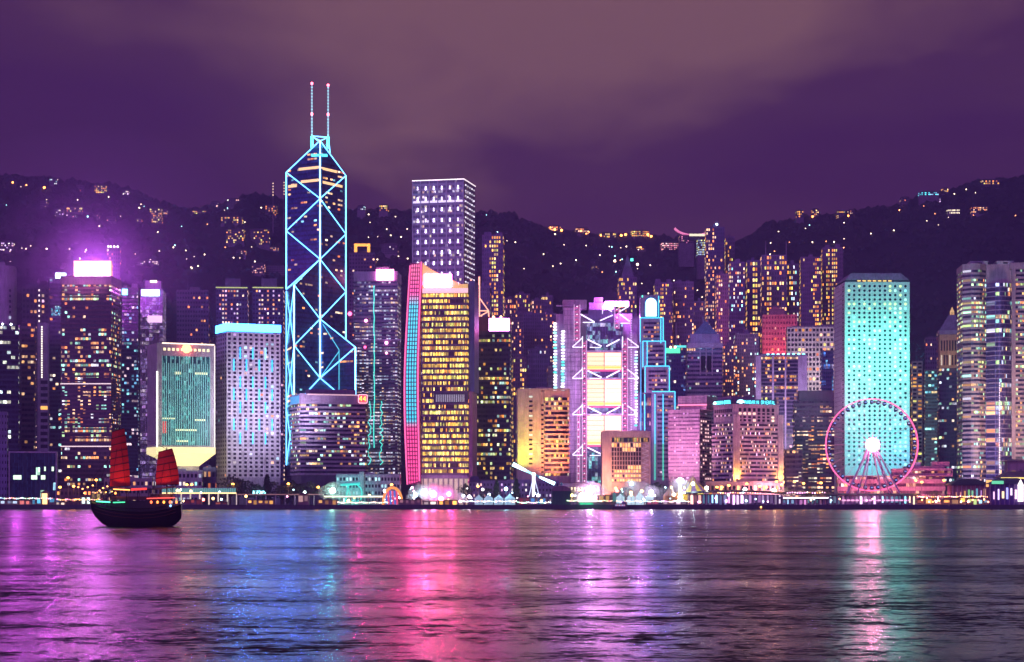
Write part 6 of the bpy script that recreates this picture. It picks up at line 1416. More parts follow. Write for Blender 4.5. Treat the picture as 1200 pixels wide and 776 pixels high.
# street lamps
def street_lamp(label, px, py, Y, double=False, col=(1,.38,.06), s=13, r=.95, power=900):
    h_ = zat(py, Y)-GZ; r_ = empty('street_lamp', (PX(px,Y), Y, GZ)); tag(r_, label, 'street lamp', 'street lamps along the shore road')
    MB().beam((0,0,0), (0,0,h_-.4), .22, 6, .12).build('pole', wall((.25,.22,.2)), r_)
    for sx in ((-1,1) if double else (0,)):
        MB().beam((0,0,h_-.4), (sx*1.6,-.4,h_+.1), .10, 5).build('arm', wall((.25,.22,.2)), r_); MB().ball((sx*1.8,-.6,h_), r, 8, 6, 1.1, 1, .8).build('lantern', emit(col, s), r_)
    if power: lamp('street_light', (PX(px,Y), Y-2.5, h_+GZ-1), col, power, .8)
SL = [(80,560,0,'tallest orange street lamp before the red-brown tower'),(86.5,570,0,'big orange street lamp with a bare pole right of the tallest one'),(70.5,571,0,'orange street lamp by the right edge of the dark glass box'),
 (113,562.5,0,'orange street lamp behind the bow of the junk boat'),(222,568,1,'twin-headed orange street lamp behind the walkway with a glowing edge'),(273,567.5,0,'orange street lamp in front of the lower left corner of the tower with light bars'),
 (338,567,0,'orange street lamp beside the left corner of the banded block'),(373,571,0,'orange street lamp in front of the trees under the banded block'),(459,568,0,'orange lamp above the inflated arch'),
 (560,570,0,'small orange street lamp before the gabled end of the long blue hall'),(843,571,1,'twin orange street lamp left of the uplit hotel piers'),(875,567,0,'orange street lamp below the glowing corner pier of the hotel'),
 (890,570,0,'orange street lamp under the hotel windows'),(910,564.5,0,'orange street lamp at the right corner pier of the hotel'),(916,568.5,0,'lower orange street lamp next to the right corner pier'),
 (931,564.5,0,'orange street lamp before the black stepped block, left one'),(941.5,566.5,0,'orange street lamp before the black stepped block, right one'),(962,566,0,'dim reddish street lamp between the black block and the wheel'),
 (1073,563,0,'orange street lamp just right of the wheel rim'),(1080,565,0,'second orange street lamp right of the wheel rim'),(1106,563,0,'orange street lamp over the food stalls'),
 (898,571,0,'small orange street lamp behind the ferry pier roof'),(854,569,0,'orange street lamp over the middle of the ferry pier')]
for (px_, py_, db, lab) in SL: street_lamp(lab, px_, py_, 1436, bool(db))
k = 0
rs = random.Random(8)
for px_, py_ in [(92,571),(97,573),(103,571),(109,569),(121,572),(117,575),(126,570),(131,576),(99,578),(112,578),(124,577)]:
    street_lamp('small amber lamp in the cluster of lamps behind the bow of the junk boat', px_, py_, 1444+rs.uniform(-6,6), False, (1,.42,.1), 8, .62, 0)
for o in [o for o in COL.objects if o.get('label', '').startswith('small amber lamp')]: o['group'] = 'cluster of small amber lamps'
# festoon bulbs hung low along the quay
def bulbs(px0, px1, py, n_, cols, lab, Y=1406):
    r_ = empty('festoon_lights', (PX(px0,Y), Y, GZ)); tag(r_, lab, 'string lights'); z0_ = zat(py, Y)-GZ; W_ = PX(px1,Y)-PX(px0,Y)
    cb = MB(); pp = None
    for k in range(n_+1):
        x = W_*k/n_; z = z0_-.5*math.sin(math.pi*((k % 6)/6)); 
        if pp: cb.beam(pp, (x,0,z), .05, 3)
        pp = (x,0,z)
    cb.build('cable', wall(DARK), r_)
    for k in range(n_): 
        MB().ball((W_*(k+.5)/n_, 0, z0_-.35-.5*math.sin(math.pi*((k % 6)/6))), rs.uniform(.28,.55), 6, 4).build('bulb', emit(rs.choice(cols), rs.choice((3,5,8))), r_)
    for k in range(0, n_+1, 6): MB().beam((W_*k/n_,0,0), (W_*k/n_,0,z0_), .08, 4).build('post', wall(DARK), r_)
MIX = [(1,.5,.7),(.5,.8,1),(1,.8,.5),(1,.3,.3),(.5,1,.7),(1,1,1)]
bulbs(0, 62, 583, 30, MIX, 'string of coloured bulbs along the quay at the far left'); bulbs(66, 118, 584.5, 26, [(1,.5,.15),(1,.7,.3),(1,.3,.5)], 'string of orange bulbs at the quay before the red-brown tower')
bulbs(395, 455, 588, 26, [(1,.9,.5),(.6,1,.7),(1,.6,.5)], 'string of yellow-green bulbs on the quay before the teal-washed hall'); bulbs(540, 606, 586.5, 36, [(.6,.9,1),(1,.8,1),(1,.4,.3),(1,1,1)], 'string of white-blue bulbs in front of the small white tents')
bulbs(606, 646, 588, 20, MIX, 'string of bulbs under the red and blue fairground stalls'); bulbs(664, 718, 586, 30, [(1,.3,.3),(1,.85,.5),(.6,1,.6),(1,.6,1)], 'string of bulbs across the blazing stage')
bulbs(722, 808, 586.5, 46, [(1,.5,.9),(.5,.8,1),(1,1,1),(1,.7,.4)], 'string of bulbs along the fair between stage and ferry pier'); bulbs(1074, 1158, 581, 40, [(1,.45,.15),(1,.7,.4),(1,.4,.5)], 'string of warm bulbs above the food stalls')
bulbs(840, 968, 576.5, 44, [(1,.5,.15),(1,.6,.6),(1,.4,.8)], 'string of orange and pink bulbs on the road behind the ferry pier', 1430)

# inflated arch with stripes
r_ = empty('inflatable_arch', at(449, 1420)); tag(r_, 'orange inflatable fairground arch with blue and red stripes inside', 'inflatable')
W_ = PX(471,1420)-PX(449,1420); H = zat(571.5,1420)-GZ; am = MB(); pts = [(W_/2+W_/2*math.cos(R(180-15*k)), H*math.sin(R(15*k))**.8 if 0 < k < 12 else 0) for k in range(13)]
for p_, q_ in zip(pts, pts[1:]): am.beam((p_[0],0,p_[1]), (q_[0],0,q_[1]), 1.0, 8)
am.build('arch_tube', emit((1,.35,.08), 1.2), r_)
for k in range(6): MB().beam((2.5+k*1.55,.6,1), (2.0+k*1.55,1.6,H*.82), .7, 6).build('stripe', emit(((.1,.2,.75),(.9,.1,.2))[k % 2], .9), r_)

# pendulum ride: a glowing arm across a glowing tower
Yp = 1430; r_ = empty('pendulum_ride', at(626, Yp)); tag(r_, 'fairground ride with a long glowing cyan-white arm slanting across a lit mast', 'fairground ride')
def rp(px, py, y=0): return (PX(px,Yp)-PX(626,Yp), y, zat(py,Yp)-GZ)
MB().beam(rp(601,544), rp(650,567), .55, 6).build('arm', wall((.1,.5,.5)), r_); MB().beam(rp(601,544,-.9), rp(616,551.5,-.9), 1.5, 8, .9).build('arm_light', emit((.55,1,1), 5.5), r_)
MB().beam(rp(616,551.5,-.9), rp(624,555.5,-.9), .9, 8, .5).build('arm_light', emit((.3,.95,.95), 3), r_); MB().beam(rp(632,559,-.9), rp(650,567,-.9), .7, 8, 1.3).build('arm_light', emit((.55,.9,1), 5.5), r_)
MB().beam(rp(625.5,555), rp(625,582), 1.2, 8, .9).build('mast', emit((.85,.8,1), 3.4), r_); MB().beam(rp(625.5,557), rp(620,582), .3, 6).beam(rp(625.5,557), rp(632,582), .3, 6).build('strut', emit((.7,.8,1), 1.2), r_)
MB().ball(rp(625.5,556,-1), 1.3, 10, 7).build('pivot', emit((.8,.95,1), 8), r_)
# drop tower ride
r_ = empty('drop_ride', at(797, 1428)); tag(r_, 'tall blazing yellow-white ride mast in front of the circus tents', 'fairground ride'); h_ = zat(566,1428)-GZ
MB().beam((0,0,0), (0,0,h_), 1.9, 8, .9).build('mast', emit((1,.86,.62), 3.6), r_)
for k in range(5): MB().box(-2.6+.3*k, 2.6-.3*k, -2.2, -1.9, 1+k*2.4, 2+k*2.4).build('light_ring', emit((1,.8,.75), 5), r_)
# pump house
r_ = empty('pump_house', at(647, 1412)); tag(r_, 'dark green ribbed pump house with a brown arched roof and a small finial', 'building')
W_ = PX(669,1412)-PX(647,1412); He = zat(575.5,1412)-GZ; Hr = zat(569.5,1412)-GZ; pm = MB().box(0,W_,0,9,0,He)
for k in range(9): pm.box(.2+k*W_/9, .8+k*W_/9, -.25, .02, 0, He-.1)
pm.build('wall', wall((.03,.12,.08), .5), r_)
pts = [(-.5,He)]+[(W_/2-(W_/2+.5)*math.cos(R(20*k)), He+.4+(Hr-He-.4)*math.sin(R(20*k))) for k in range(10)]+[(W_+.5,He)]; N_ = len(pts)
MB().add([(p[0],-.6,p[1]) for p in pts]+[(p[0],9.6,p[1]) for p in pts], [tuple(range(N_)), tuple(range(2*N_-1,N_-1,-1))]+[(j,j+N_,(j+1)%N_+N_,(j+1)%N_) for j in range(N_)]).build('roof', wall((.30,.16,.20), .5), r_)
MB().ball((W_/2,4,Hr+1.4), .9, 8, 6, 1, 1, 1.4).beam((W_/2,4,Hr-.3), (W_/2,4,Hr+3), .2, 5).build('finial', wall((.1,.4,.4)), r_)
# stage
r_ = empty('stage', at(676, 1416)); tag(r_, 'low stage with a green-lit front under the blazing stage lights', 'stage'); W_ = PX(708,1416)-PX(676,1416)
MB().box(0,W_,0,8,0,2.6).build('platform', wall((.3,.3,.3)), r_); MB().box(2,W_*.6,-.3,0,-.1,2.3).build('green_panel', emit((.05,.8,.35), .9), r_); MB().box(1,W_-1,6,7,2.6,8).build('backdrop', emit((1,.85,.75), 1.4), r_)
flood('green_spill', (PX(690,1416), 1394, 10), (PX(690,1416), 1401, 0), (.1,1,.4), 3000, (14,1), 150)

# stage smoke, lit from inside
def smoke_mat():
    m, nt, out = new_mat('smoke'); v = nt.nodes.new('ShaderNodeVolumePrincipled'); v.inputs['Color'].default_value = (.9,.9,.95,1); v.inputs['Density'].default_value = .16
    nt.links.new(v.outputs[0], out.inputs['Volume']); m.cycles.homogeneous_volume = True; return m
sm = MB(); rk = random.Random(14)
for (px_, py_, r__) in ((480,583,3.2),(484,578,4.2),(490,574,4.8),(498,577,6.2),(507,573,5.8),(515,577,6.5),(524,575,5.4),(530,579,4.6),(538,582,3.8),(544,584,2.6),(502,583,5),(519,584,5),(510,581,6)):
    x, y_, z = PX(px_,1420), 1424+rk.uniform(-3,3), zat(py_,1424)
    bm0 = MB().ball((0,0,0), r__, 12, 8); sm.add([(x+v[0]*rk.uniform(.88,1.1), y_+v[1], z+v[2]*rk.uniform(.8,1.05)) for v in bm0.v], bm0.f)
so2 = sm.build('smoke', smoke_mat()); tag(so2, 'glowing white cloud of stage smoke below the tower with the pink light wall', 'smoke', kind='stuff')
# lamp bank inside the smoke
for k, (px_, py_, c_, s_) in enumerate(((487,580,(.5,.85,1),16),(497,577,(.7,.95,1),24),(508,579,(1,.10,.42),60),(517,585,(1,.14,.20),60),(526,579,(1,.15,.60),40),(543,581,(.7,.9,1),10))):
    fairlight(('leftmost cyan-white lamp shining in the smoke','second cyan-white lamp shining in the smoke','brightest rosy lamp in the middle of the smoke','fiery orange lamp low in the smoke','violet-white lamp right in the smoke','small pale lamp at the right end of the smoke')[k], px_, py_, 1422, c_, s_, (1.5,1.9,2.4,1.7,1.6,1.0)[k], None, (1500,2600,5000,1800,2200,500)[k])

# --- trees on the promenade
def tree_mesh(seed, h, r, conifer=False):
    q = random.Random(seed); tr_ = MB().beam((0,0,0), (0,0,h*.5), .35, 6, .2)
    for k in range(5): a = q.uniform(0,6.28); tr_.beam((0,0,h*(.3+.04*k)), (r*.5*math.cos(a), r*.5*math.sin(a), h*(.55+.06*k)), .14, 4, .06)
    cr_ = MB()
    for k in range(420):
        if conifer: t = q.random(); rr_ = r*(1-t)*q.uniform(.3,1)+.15; z = h*(.12+.9*t)
        else:
            t = q.uniform(-1,1); rr_ = r*math.sqrt(max(0,1-t*t))*q.uniform(.35,1.08); z = h*.66+h*.34*t*q.uniform(.7,1.1)
        a = q.uniform(0, 6.28); c_ = Vector((rr_*math.cos(a), rr_*math.sin(a), z)); s_ = q.uniform(.28,.62)
        d1 = Vector((q.uniform(-1,1), q.uniform(-1,1), q.uniform(-1,1))).normalized(); d2 = d1.cross(Vector((q.uniform(-1,1), q.uniform(-1,1), q.uniform(-1,1)))).normalized()
        cr_.add([tuple(c_+d1*s_), tuple(c_+d2*s_*.6), tuple(c_-d1*s_), tuple(c_-d2*s_*.6)], [(0,1,2,3)])
    return tr_.mesh('trunk', wall((.08,.06,.05))), cr_.mesh('crown', wall((.06,.10,.05), .8, .5, .4))
TM = [tree_mesh(1, 10, 4.6), tree_mesh(2, 10, 5.4), tree_mesh(3, 10, 1.9, True), tree_mesh(4, 10, 3.6)]
def tree(label, px, pyt, Y, k, wide=1.0):
    h_ = zat(pyt, Y)-GZ; s_ = h_/10.6; r_ = empty('conifer_tree' if k == 2 else 'broadleaf_tree', (PX(px,Y), Y, GZ), px*.37); r_.scale = (s_*wide, s_*wide, s_); tag(r_, label, 'tree', 'trees along the promenade')
    for nm, me in (('trunk', TM[k][0]), ('crown', TM[k][1])):
        o = bpy.data.objects.new(nm, me); COL.objects.link(o); o.parent = r_
TR = [(262,571,1,'spreading tree by the lower left corner of the tower with light bars'),(270,557,0,'taller tree at the left foot of the tower with light bars'),(279,559,3,'round tree third from the left below the tower with light bars'),(290,562,1,'wide dark tree beneath the middle of the tower with light bars'),
 (301,566,0,'low tree above the cyan light box'),(313,555,2,'pointed dark conifer below the right half of the tower with light bars'),(322,563,1,'dark tree at the right foot of the tower with light bars'),(331,568,0,'low tree just left of the street lamp by the banded block'),
 (343,562,3,'tree at the left corner of the banded block'),(350,566,0,'dark tree below the left end of the banded block'),(362,563,1,'broad tree beneath the banded block'),(384,567,0,'tree beside the blinding cyan-white floodlight'),
 (337,583,3,'small bright green tree behind the quay between the two orange kiosks'),(582,562,2,'tall dark conifer in front of the long blue hall'),(605,560,2,'dark conifer below the glowing slanting ride arm'),(571,571,1,'low bush-like tree before the gabled end of the long blue hall'),
 (769,564,1,'round blue-tinted tree between the fair tents and the pink hotel block'),(545,566,3,'tree at the right end of the smoke'),(921,570,1,'dark tree at the foot of the black annex'),(951,571,0,'dark tree before the black stepped block'),(967,573,3,'dark tree at the left end of the wheel pavilion'),
 (1095,574,1,'dark round tree behind the rose-lit food stall'),(1113,579,0,'dark bushy palm-like tree between food stalls'),(1119,580,3,'small dark tree in front of the pier hall'),(132,566,3,'tree behind the mast of the junk boat'),(733,570,0,'green-lit tree left of the bright fair tents'),(672,573,3,'green-lit tree between the pump house and the stage')]
for (px_, py_, k_, lab) in TR: tree(lab, px_, py_, 1442 if py_ < 579 else 1416, k_, 1.0 if k_ != 2 else 1.3)

# small ferry by the seawall
Yb = 1392; r_ = empty('ferry_boat', (PX(727,Yb), Yb, 0)); tag(r_, 'small dark ferry boat moored at the seawall below the dark green booth', 'boat')
L2 = 5.7
st = [(-L2,.6,2.4),(-L2*.8,1.5,2.0),(0,1.9,1.7),(L2*.7,1.5,2.0),(L2,.2,2.6)]; hm = MB(); vs_ = []
for (x,w_,z) in st: vs_ += [(x,-w_*.7,-.3),(x,-w_,z),(x,w_,z),(x,w_*.7,-.3)]
hm.add(vs_, [(i*4+j, i*4+(j+1)%4, (i+1)*4+(j+1)%4, (i+1)*4+j) for i in range(4) for j in range(4)]+[(0,3,2,1),(16,17,18,19)])
hm.build('hull', wall((.12,.05,.10)), r_); MB().box(-4,3.6,-1.3,1.3,1.8,4.0).build('cabin', wall((.4,.25,.4)), r_); MB().box(-4.5,4.4,-1.6,1.6,4.0,4.3).build('cabin_roof', wall((.35,.2,.35)), r_); MB().box(1.2,3.2,-1,1,4.3,5.9).build('wheelhouse', wall((.45,.3,.45)), r_)
for k in range(6): MB().box(-3.6+k*1.2, -2.8+k*1.2, -1.42, -1.28, 2.6, 3.5).build('window', emit(((.7,.7,1),(1,.5,.6))[k % 2], .9), r_)

# ================================================================== the junk boat in the foreground
Yj = 556.0; sj = Yj/F
jr = empty('junk_boat', (PX(160,Yj), Yj, 0), R(6)); jr.scale = (1.04, 1.04, 1.15); tag(jr, 'black wooden junk boat with red battened sails crossing the harbour at left', 'boat')
BL = wall((.020,.014,.014), .45, .3, .6); WOOD = wall((.10,.035,.02), .5, .3, .8)
# bow at the left; stations from bow to stern: x, half beam at keel and deck, deck height, keel
st = [(-12.2,.10,.9,5.6,4.2),(-11.2,.3,1.6,5.3,2.4),(-9.2,1.0,2.4,4.7,.6),(-6.5,1.8,3.0,4.1,-.6),(-3,2.3,3.4,3.7,-.9),(1,2.4,3.5,3.5,-.9),(5,2.2,3.3,3.7,-.9),(8.5,1.8,2.9,4.3,-.6),(10.8,1.3,2.5,5.0,.6),(12.2,1.0,2.2,5.4,2.0)]
vs_ = []; NS = 7
for (x,wk,wd,zd,zk) in st:
    for j in range(NS):
        a = j/(NS-1); vs_.append((x, -(wd*(1-a)**.6+wk*a*.3), zd+(zk-zd)*a))
    for j in range(NS-2, -1, -1) if False else range(NS-1, -1, -1):
        a = j/(NS-1); vs_.append((x, (wd*(1-a)**.6+wk*a*.3), zd+(zk-zd)*a))
M2 = 2*NS; hm = MB(); fs = []
for i in range(len(st)-1):
    for j in range(M2): fs.append((i*M2+j, i*M2+(j+1)%M2, (i+1)*M2+(j+1)%M2, (i+1)*M2+j))
hm.add(vs_, fs+[tuple(range(M2-1,-1,-1)), tuple((len(st)-1)*M2+j for j in range(M2))]); ho = hm.build('hull', BL, jr)
for sgn in (-1,1):
    rl2 = MB()
    for i in range(len(st)-1):
        a, c = st[i], st[i+1]; rl2.beam((a[0],sgn*a[2],a[3]+.9), (c[0],sgn*c[2],c[3]+.9), .09, 5).beam((a[0],sgn*a[2],a[3]), (c[0],sgn*c[2],c[3]), .22, 5)
        for q in (0,.5): rl2.beam((a[0]+(c[0]-a[0])*q, sgn*(a[2]+(c[2]-a[2])*q), a[3]+(c[3]-a[3])*q), (a[0]+(c[0]-a[0])*q, sgn*(a[2]+(c[2]-a[2])*q), a[3]+(c[3]-a[3])*q+.95), .06, 4)
    rl2.build('rail', BL, jr)
MB().prism([(-8,-2.2),(8.8,-2.4),(8.8,2.4),(-8,2.2)], 3.4, 6.4).build('cabin', BL, jr)
cn = MB(); N_ = 12
for i in range(N_):   # upper deck awning, curved
    x0, x1 = -6+16.5*i/N_, -6+16.5*(i+1)/N_; f_ = lambda x: 9.0+.9*((x-2)/9)**2
    cn.add([(x0,-2.9,f_(x0)),(x1,-2.9,f_(x1)),(x1,2.9,f_(x1)),(x0,2.9,f_(x0)),(x0,-2.9,f_(x0)+.3),(x1,-2.9,f_(x1)+.3),(x1,2.9,f_(x1)+.3),(x0,2.9,f_(x0)+.3)], [(0,3,2,1),(4,5,6,7),(0,1,5,4),(2,3,7,6),(1,2,6,5),(3,0,4,7)])
cn.build('awning', BL, jr)
for x in (-5.5,-2.5,.5,3.5,6.5,9.5):
    for y_ in (-2.6,2.6): MB().beam((x,y_,6.2), (x,y_,9.6), .09, 5).build('awning_post', BL, jr)
MB().box(-7,9.6,-2.6,-2.5,6.5,7.4).build('deck_screen', WOOD, jr)
MB().box(4,10,-2.0,2.0,6.4,8.0).build('upper_cabin', BL, jr)
# masts with battened sails
RS = None
def sail_mat():
    m, nt, out = new_mat('sailcloth'); p = prin(nt, out); L = nt.links
    tc = nt.nodes.new('ShaderNodeTexCoord'); n_ = nt.nodes.new('ShaderNodeTexNoise'); n_.inputs['Scale'].default_value = .6; L.new(tc.outputs['Object'], n_.inputs['Vector'])
    r_ = nt.nodes.new('ShaderNodeValToRGB'); r_.color_ramp.elements[0].color = (.50,.02,.015,1); r_.color_ramp.elements[1].color = (.72,.05,.02,1); L.new(n_.outputs['Fac'], r_.inputs['Fac'])
    L.new(r_.outputs['Color'], p.inputs['Base Color']); p.inputs['Roughness'].default_value = .8; return m
SM = sail_mat()
def sail(name, xm, z0, H, wl, wr, batt=7):
    MB().beam((xm,0,z0-3), (xm,0,z0+H+1.2), .22, 8, .12).build('mast', BL, jr)
    mb = MB(); cols_ = 8; vs_ = []
    for j in range(batt+1):
        t = j/batt; l = -wl*(1-.25*t**2); r = wr*(1-.55*t**1.6); zb = z0+H*t
        for i in range(cols_+1):
            s_ = i/cols_; vs_.append((xm+l+(r-l)*s_, -.35-.5*math.sin(math.pi*s_), zb+(.9*s_ if j else .2*s_)))
    fs = [(j*(cols_+1)+i, j*(cols_+1)+i+1, (j+1)*(cols_+1)+i+1, (j+1)*(cols_+1)+i) for j in range(batt) for i in range(cols_)]
    k = len(vs_); mb.add(vs_+[(v[0], v[1]+.06, v[2]) for v in vs_], fs+[tuple(reversed([q+k for q in f])) for f in fs]); so_ = mb.build('sail', SM, jr)
    bt = MB()
    for j in range(batt+1):
        a, c = vs_[j*(cols_+1)], vs_[j*(cols_+1)+cols_]
        for i in range(cols_): p_, q_ = vs_[j*(cols_+1)+i], vs_[j*(cols_+1)+i+1]; bt.beam((p_[0],p_[1]-.08,p_[2]), (q_[0],q_[1]-.08,q_[2]), .09, 4)
    bt.build('batten', WOOD, so_)
sail('main', -4.6, 9.8, 13.6, 2.6, 2.9, 8); sail('aft', 8.2, 10.2, 8.2, 3.0, 3.4, 5)
rg_ = MB()
for (xm, zt) in ((-4.6, 24.2), (8.2, 19.2)):
    for (xa, ya, za) in ((-11.8,0,6.4),(11.6,0,6.4),(xm-2.5,-3.2,4.6),(xm+2.5,-3.2,4.6),(xm-2.5,3.2,4.6),(xm+2.5,3.2,4.6)): rg_.beam((xm,0,zt), (xa,ya,za), .045, 4)
rg_.beam((-4.6,0,24.2), (8.2,0,19.2), .045, 4); rg_.beam((-12.0,0,5.6), (-15.2,0,8.2), .14, 6, .08); rg_.beam((-15.2,0,8.2), (-4.6,0,20), .045, 4)
rg_.build('rigging', BL, jr)
wl_ = MB()
for dz in (.7, 1.5):
    for i in range(1, len(st)-2):
        a, c = st[i], st[i+1]; wl_.beam((a[0],-a[2]*(.99 if dz < 1 else .95)-.03,a[3]-dz), (c[0],-c[2]*(.99 if dz < 1 else .95)-.03,c[3]-dz), .10, 5)
wl_.build('wale', WOOD, jr)
# deck lights
MB().beam((-10.6,-2.6,6.2), (-6.8,-3.4,6.0), .17, 6).build('green_light_strip', emit((.1,1,.5), 3.0), jr); MB().beam((-6.0,-3.5,5.9), (-2.8,-3.7,6.0), .15, 6).build('green_light_strip', emit((.08,.9,.4), 1.8), jr)
MB().beam((-6.0,-3.0,9.2), (-1.5,-3.0,9.0), .14, 6).build('orange_light_strip', emit((1,.45,.10), 3.5), jr); MB().beam((-1.2,-3.0,9.1), (3,-3.0,9.3), .30, 6).build('red_light_strip', emit((1,.06,.05), 1.6), jr)
MB().beam((3,-3.0,6.9), (10.6,-2.8,7.1), .12, 6).build('red_light_strip', emit((1,.10,.08), 2.4), jr)
for k in range(5): 
    lr = MB().ball((4.2+k*1.7,-2.9,6.0), .32, 8, 6, 1, 1, 1.2).build('lantern', emit((1,.16+.1*(k % 3),.06), 3.5), jr)
MB().ball((9.4,-2.9,5.1), .28, 8, 6).build('stern_lamp', emit((.2,.45,1), 5), jr); MB().ball((-5.4,-2.95,8.2), .30, 8, 6).build('lantern', emit((1,.25,.06), 6), jr)
for (x, y_, z, dx, dz, pw) in ((-4.6,-7,8.6,-4.6,16,5200),(8.4,-7,8.6,8.4,14,4200),(-4.6,6,8.6,-4.6,16,2000)):
    ca, sa = math.cos(R(6)), math.sin(R(6)); bx_, by_ = PX(160,Yj), Yj
    flood('sail_light', (bx_+x*ca-y_*sa, by_+x*sa+y_*ca, z), (bx_+dx*ca, by_+dx*sa, dz), (1,.22,.10), pw*.22, (3,1), 110)
# small working boat lamp by the ferry pier
r_ = empty('sampan', (PX(891,1396), 1396, 0)); tag(r_, 'tiny sampan with an orange lamp below the ferry pier', 'boat')
MB().prism([(-3,-.8),(3,-.8),(3.6,0),(3,.8),(-3,.8)], -.2, .8, top=[(-3.4,-1),(3.3,-1),(4.2,0),(3.3,1),(-3.4,1)]).build('hull', wall((.15,.06,.05)), r_); MB().box(-1.6,1,-.7,.7,.8,2).build('cabin', wall((.3,.12,.08)), r_); MB().ball((.4,-.9,1.6), .7, 8, 6).build('lantern', emit((1,.4,.1), 6), r_)
# thin volumes added round the brightest fair lights to spread their glare
def glare_mat():
    m, nt, out = new_mat('glare_volume'); v = nt.nodes.new('ShaderNodeVolumePrincipled'); v.inputs['Color'].default_value = (.95,.95,1,1); v.inputs['Density'].default_value = .055
    nt.links.new(v.outputs[0], out.inputs['Volume']); m.cycles.homogeneous_volume = True; return m
MM = glare_mat()
for lab, lst in (('thin bright haze added for glare round the blazing stage lights', ((676,580,5),(684,577,7),(692,575,8),(701,577,7),(709,581,5))), ('thin bright haze added for glare over the fair between the stage and the circus tents', ((730,578,6),(741,573,7.5),(752,574,7),(763,577,6.5),(774,579,5.5),(786,577,5),(797,570,7))),
                 ('thin greenish haze added for glare before the pale teal-washed hall', ((382,577,6),(391,575,7.5),(401,578,6),(412,580,4.5)))):
    mm = MB()
    for (px_, py_, r__) in lst:
        x, y_, z = PX(px_,1422), 1424+rk.uniform(-3,3), zat(py_,1424); b0 = MB().ball((0,0,0), r__, 12, 8, 1.1, 1, .9)
        mm.add([(x+v[0]*rk.uniform(.9,1.1), y_+v[1], max(z+v[2], GZ+.05)) for v in b0.v], b0.f)
    o = mm.build('smoke', MM); tag(o, lab, 'smoke', kind='stuff')
# scattered lamps on the piers and the market quay
for k in range(26):
    px_ = (811, 1120)[k % 2] + rk.uniform(0, (100, 40)[k % 2]) if k < 12 else rk.choice((rk.uniform(1072,1118), rk.uniform(918,1070)))
    py_ = rk.uniform(583, 588.5); c_ = rk.choice(((1,.45,.8),(.5,.8,1),(1,.7,.4),(1,.35,.15)) if px_ < 1072 else ((1,.4,.12),(1,.65,.35),(1,.3,.25)))
    h_ = zat(py_, 1404)-GZ; r_ = empty('quay_lamp', (PX(px_,1404), 1404, GZ))
    nm = 'rose' if c_ == (1,.45,.8) else 'sky-blue' if c_ == (.5,.8,1) else 'cream' if c_ in ((1,.7,.4),(1,.65,.35)) else 'ember-red'
    tag(r_, 'one of the small %s lamps low on the quay between ferry pier and pier halls' % nm, 'lamp', 'small %s quay lamps' % nm)
    MB().beam((0,0,0), (0,0,h_), .08, 5).build('pole', wall(DARK), r_); MB().ball((0,-.2,h_), rk.uniform(.45,.8), 8, 6).build('lantern', emit(c_, rk.choice((5,9,14))), r_)
# balls of thin haze added to give the great rooftop sign its halo
def sign_halo(lab, px_, py_, Y, r_, dens, col=(.9,.8,1)):
    m, nt, out = new_mat('halo'); v = nt.nodes.new('ShaderNodeVolumePrincipled'); v.inputs['Color'].default_value = (*col,1); v.inputs['Density'].default_value = dens
    nt.links.new(v.outputs[0], out.inputs['Volume']); m.cycles.homogeneous_volume = True
    q = MB().ball((0,0,0), r_, 28, 18, 1.25, .8, 1); o = q.build('halo', m, None, (PX(px_,Y), Y, PZ(py_,Y))); tag(o, lab, 'halo', kind='stuff'); return o
for lab_, r__, d_ in (('inner violet halo added round the huge white rooftop sign', 42, .0008), ('middle veil of violet halo added round the huge white rooftop sign', 72, .0006), ('outermost thin veil of violet halo added round the huge white rooftop sign', 115, .0004)): sign_halo(lab_, 107, 312, 1605, r__, d_)

# the crowd of little lamps over the fair
LC = (('ice-blue',(.5,.85,1)),('white',(1,.95,.95)),('golden',(1,.62,.2)),('rose',(1,.35,.6)),('green',(.35,1,.5)),('scarlet',(1,.15,.12)))
for k in range(84):
    px_ = rk.choice((rk.uniform(384,470), rk.uniform(470,560), rk.uniform(545,650), rk.uniform(665,725), rk.uniform(665,725), rk.uniform(722,812), rk.uniform(722,812), rk.uniform(180,380), rk.uniform(825,975)))
    py_ = rk.uniform(571, 588); Y_ = 1407+rk.uniform(0, 26); nm, c_ = LC[rk.choice((0,0,1,1,2,2,3,4,5))]; h_ = zat(py_, Y_)-GZ
    r_ = empty('fair_lamp', (PX(px_,Y_), Y_, GZ)); zone = 'between the banded block and the pump house' if 380 < px_ < 650 else 'between the pump house and the ferry pier' if 650 < px_ < 815 else 'along the shore road away from the fair'
    tag(r_, 'one of the small %s lamps %s' % (nm, zone), 'lamp', 'small %s lamps %s' % (nm, zone))
    MB().beam((0,0,0), (0,0,h_), .08, 5).build('pole', wall(DARK), r_); MB().ball((0,-.2,h_), rk.choice((.45,.6,.8,1.05)), 8, 6).build('lantern', emit(c_, rk.choice((6,10,18))), r_)

# ================================================================== coloured lamps added on roofs and quay to lay wide streaks on the water
STREAK = .056
def streak_lamp(px, py, Y, col, power, reach=.35):
    x = PX(px, Y); flood('water_streak_light', (x, Y-2.5, PZ(py, Y)), (x*reach*.8, 350, 0), col, power*STREAK/FLOOD, (2.6, 1.4), 75)

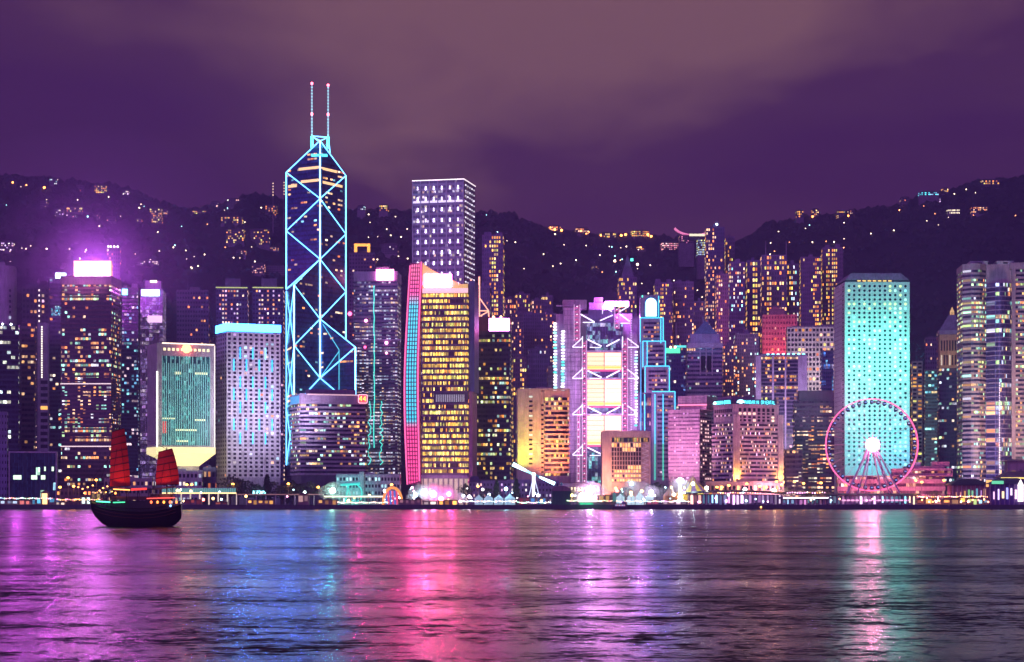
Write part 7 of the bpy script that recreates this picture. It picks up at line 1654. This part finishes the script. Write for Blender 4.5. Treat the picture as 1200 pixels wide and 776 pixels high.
PU, BU, CYN, TE, MG, VI, PI_ = (.80,.10,.95), (.06,.13,1), (.03,.45,1), (.02,.6,.6), (1,.02,.29), (.72,.20,.95), (1,.22,.5)
for px_, py_, Y in ((8,383,1640),(34,379,1700),(56,379,1670),(78,326,1590),(96,326,1590),(114,326,1590),(128,326,1590),(168,341,1700),(186,341,1700),(20,485,1500),(60,530,1485),(110,470,1588)): streak_lamp(px_, py_, Y, PU, 33000)
for px_, py_, Y in ((205,403,1515),(232,403,1515)): streak_lamp(px_, py_, Y, (.8,.08,.45), 14000)
for px_, py_, Y in ((258,381,1555),(275,379,1555),(292,379,1555),(309,379,1555),(325,379,1555),(342,470,1538),(375,456,1538),(352,336,1660),(377,230,1695),(400,330,1690)): streak_lamp(px_, py_, Y, BU, 22000)
for px_, py_, Y in ((283,381,1555),(300,381,1555)): streak_lamp(px_, py_, Y, CYN, 16000)
streak_lamp(384, 500, 1536, TE, 14000)
for px_, py_, Y in ((421,474,1538),(440,318,1745),(458,318,1745),(482,310,1525),(490,400,1525),(484,480,1525),(503,320,1525),(520,322,1525),(537,332,1525),(552,330,1560),(566,388,1598),(592,388,1598),(500,560,1520),(530,560,1520)): streak_lamp(px_, py_, Y, MG, 34000)
for px_, py_, Y in ((655,378,1648),(672,362,1648),(690,352,1648),(710,352,1648),(730,352,1648),(746,372,1648),(710,506,1468),(750,506,1468),(692,576,1420)): streak_lamp(px_, py_, Y, VI, 38000)
for px_, py_, Y in ((760,345,1618),(772,400,1618),(785,430,1618)): streak_lamp(px_, py_, Y, (.16,.14,.9), 20000)
for px_, py_, Y in ((1008,522,1418),(1024,522,1418)): streak_lamp(px_, py_, Y, (1,.16,.45), 26000)
for px_, py_, Y in ((1042,331,1508),(1060,331,1508)): streak_lamp(px_, py_, Y, (.02,.45,.38), 22000)
for px_, py_, Y in ((840,468,1488),(905,468,1488)): streak_lamp(px_, py_, Y, (.5,.2,.45), 7000)
for px_, py_, Y in ((1000,331,1508),(1075,424,1718),(1105,440,1738),(1135,312,1598),(1150,312,1598),(1168,312,1598),(1185,312,1598),(1198,312,1598)): streak_lamp(px_, py_, Y, (.03,.10,.34), 14000)
for px_, py_, Y in ((800,402,1858),(830,470,1488),(860,470,1488),(895,420,1758),(930,420,1758),(955,460,1558)): streak_lamp(px_, py_, Y, (.10,.06,.30), 9000)
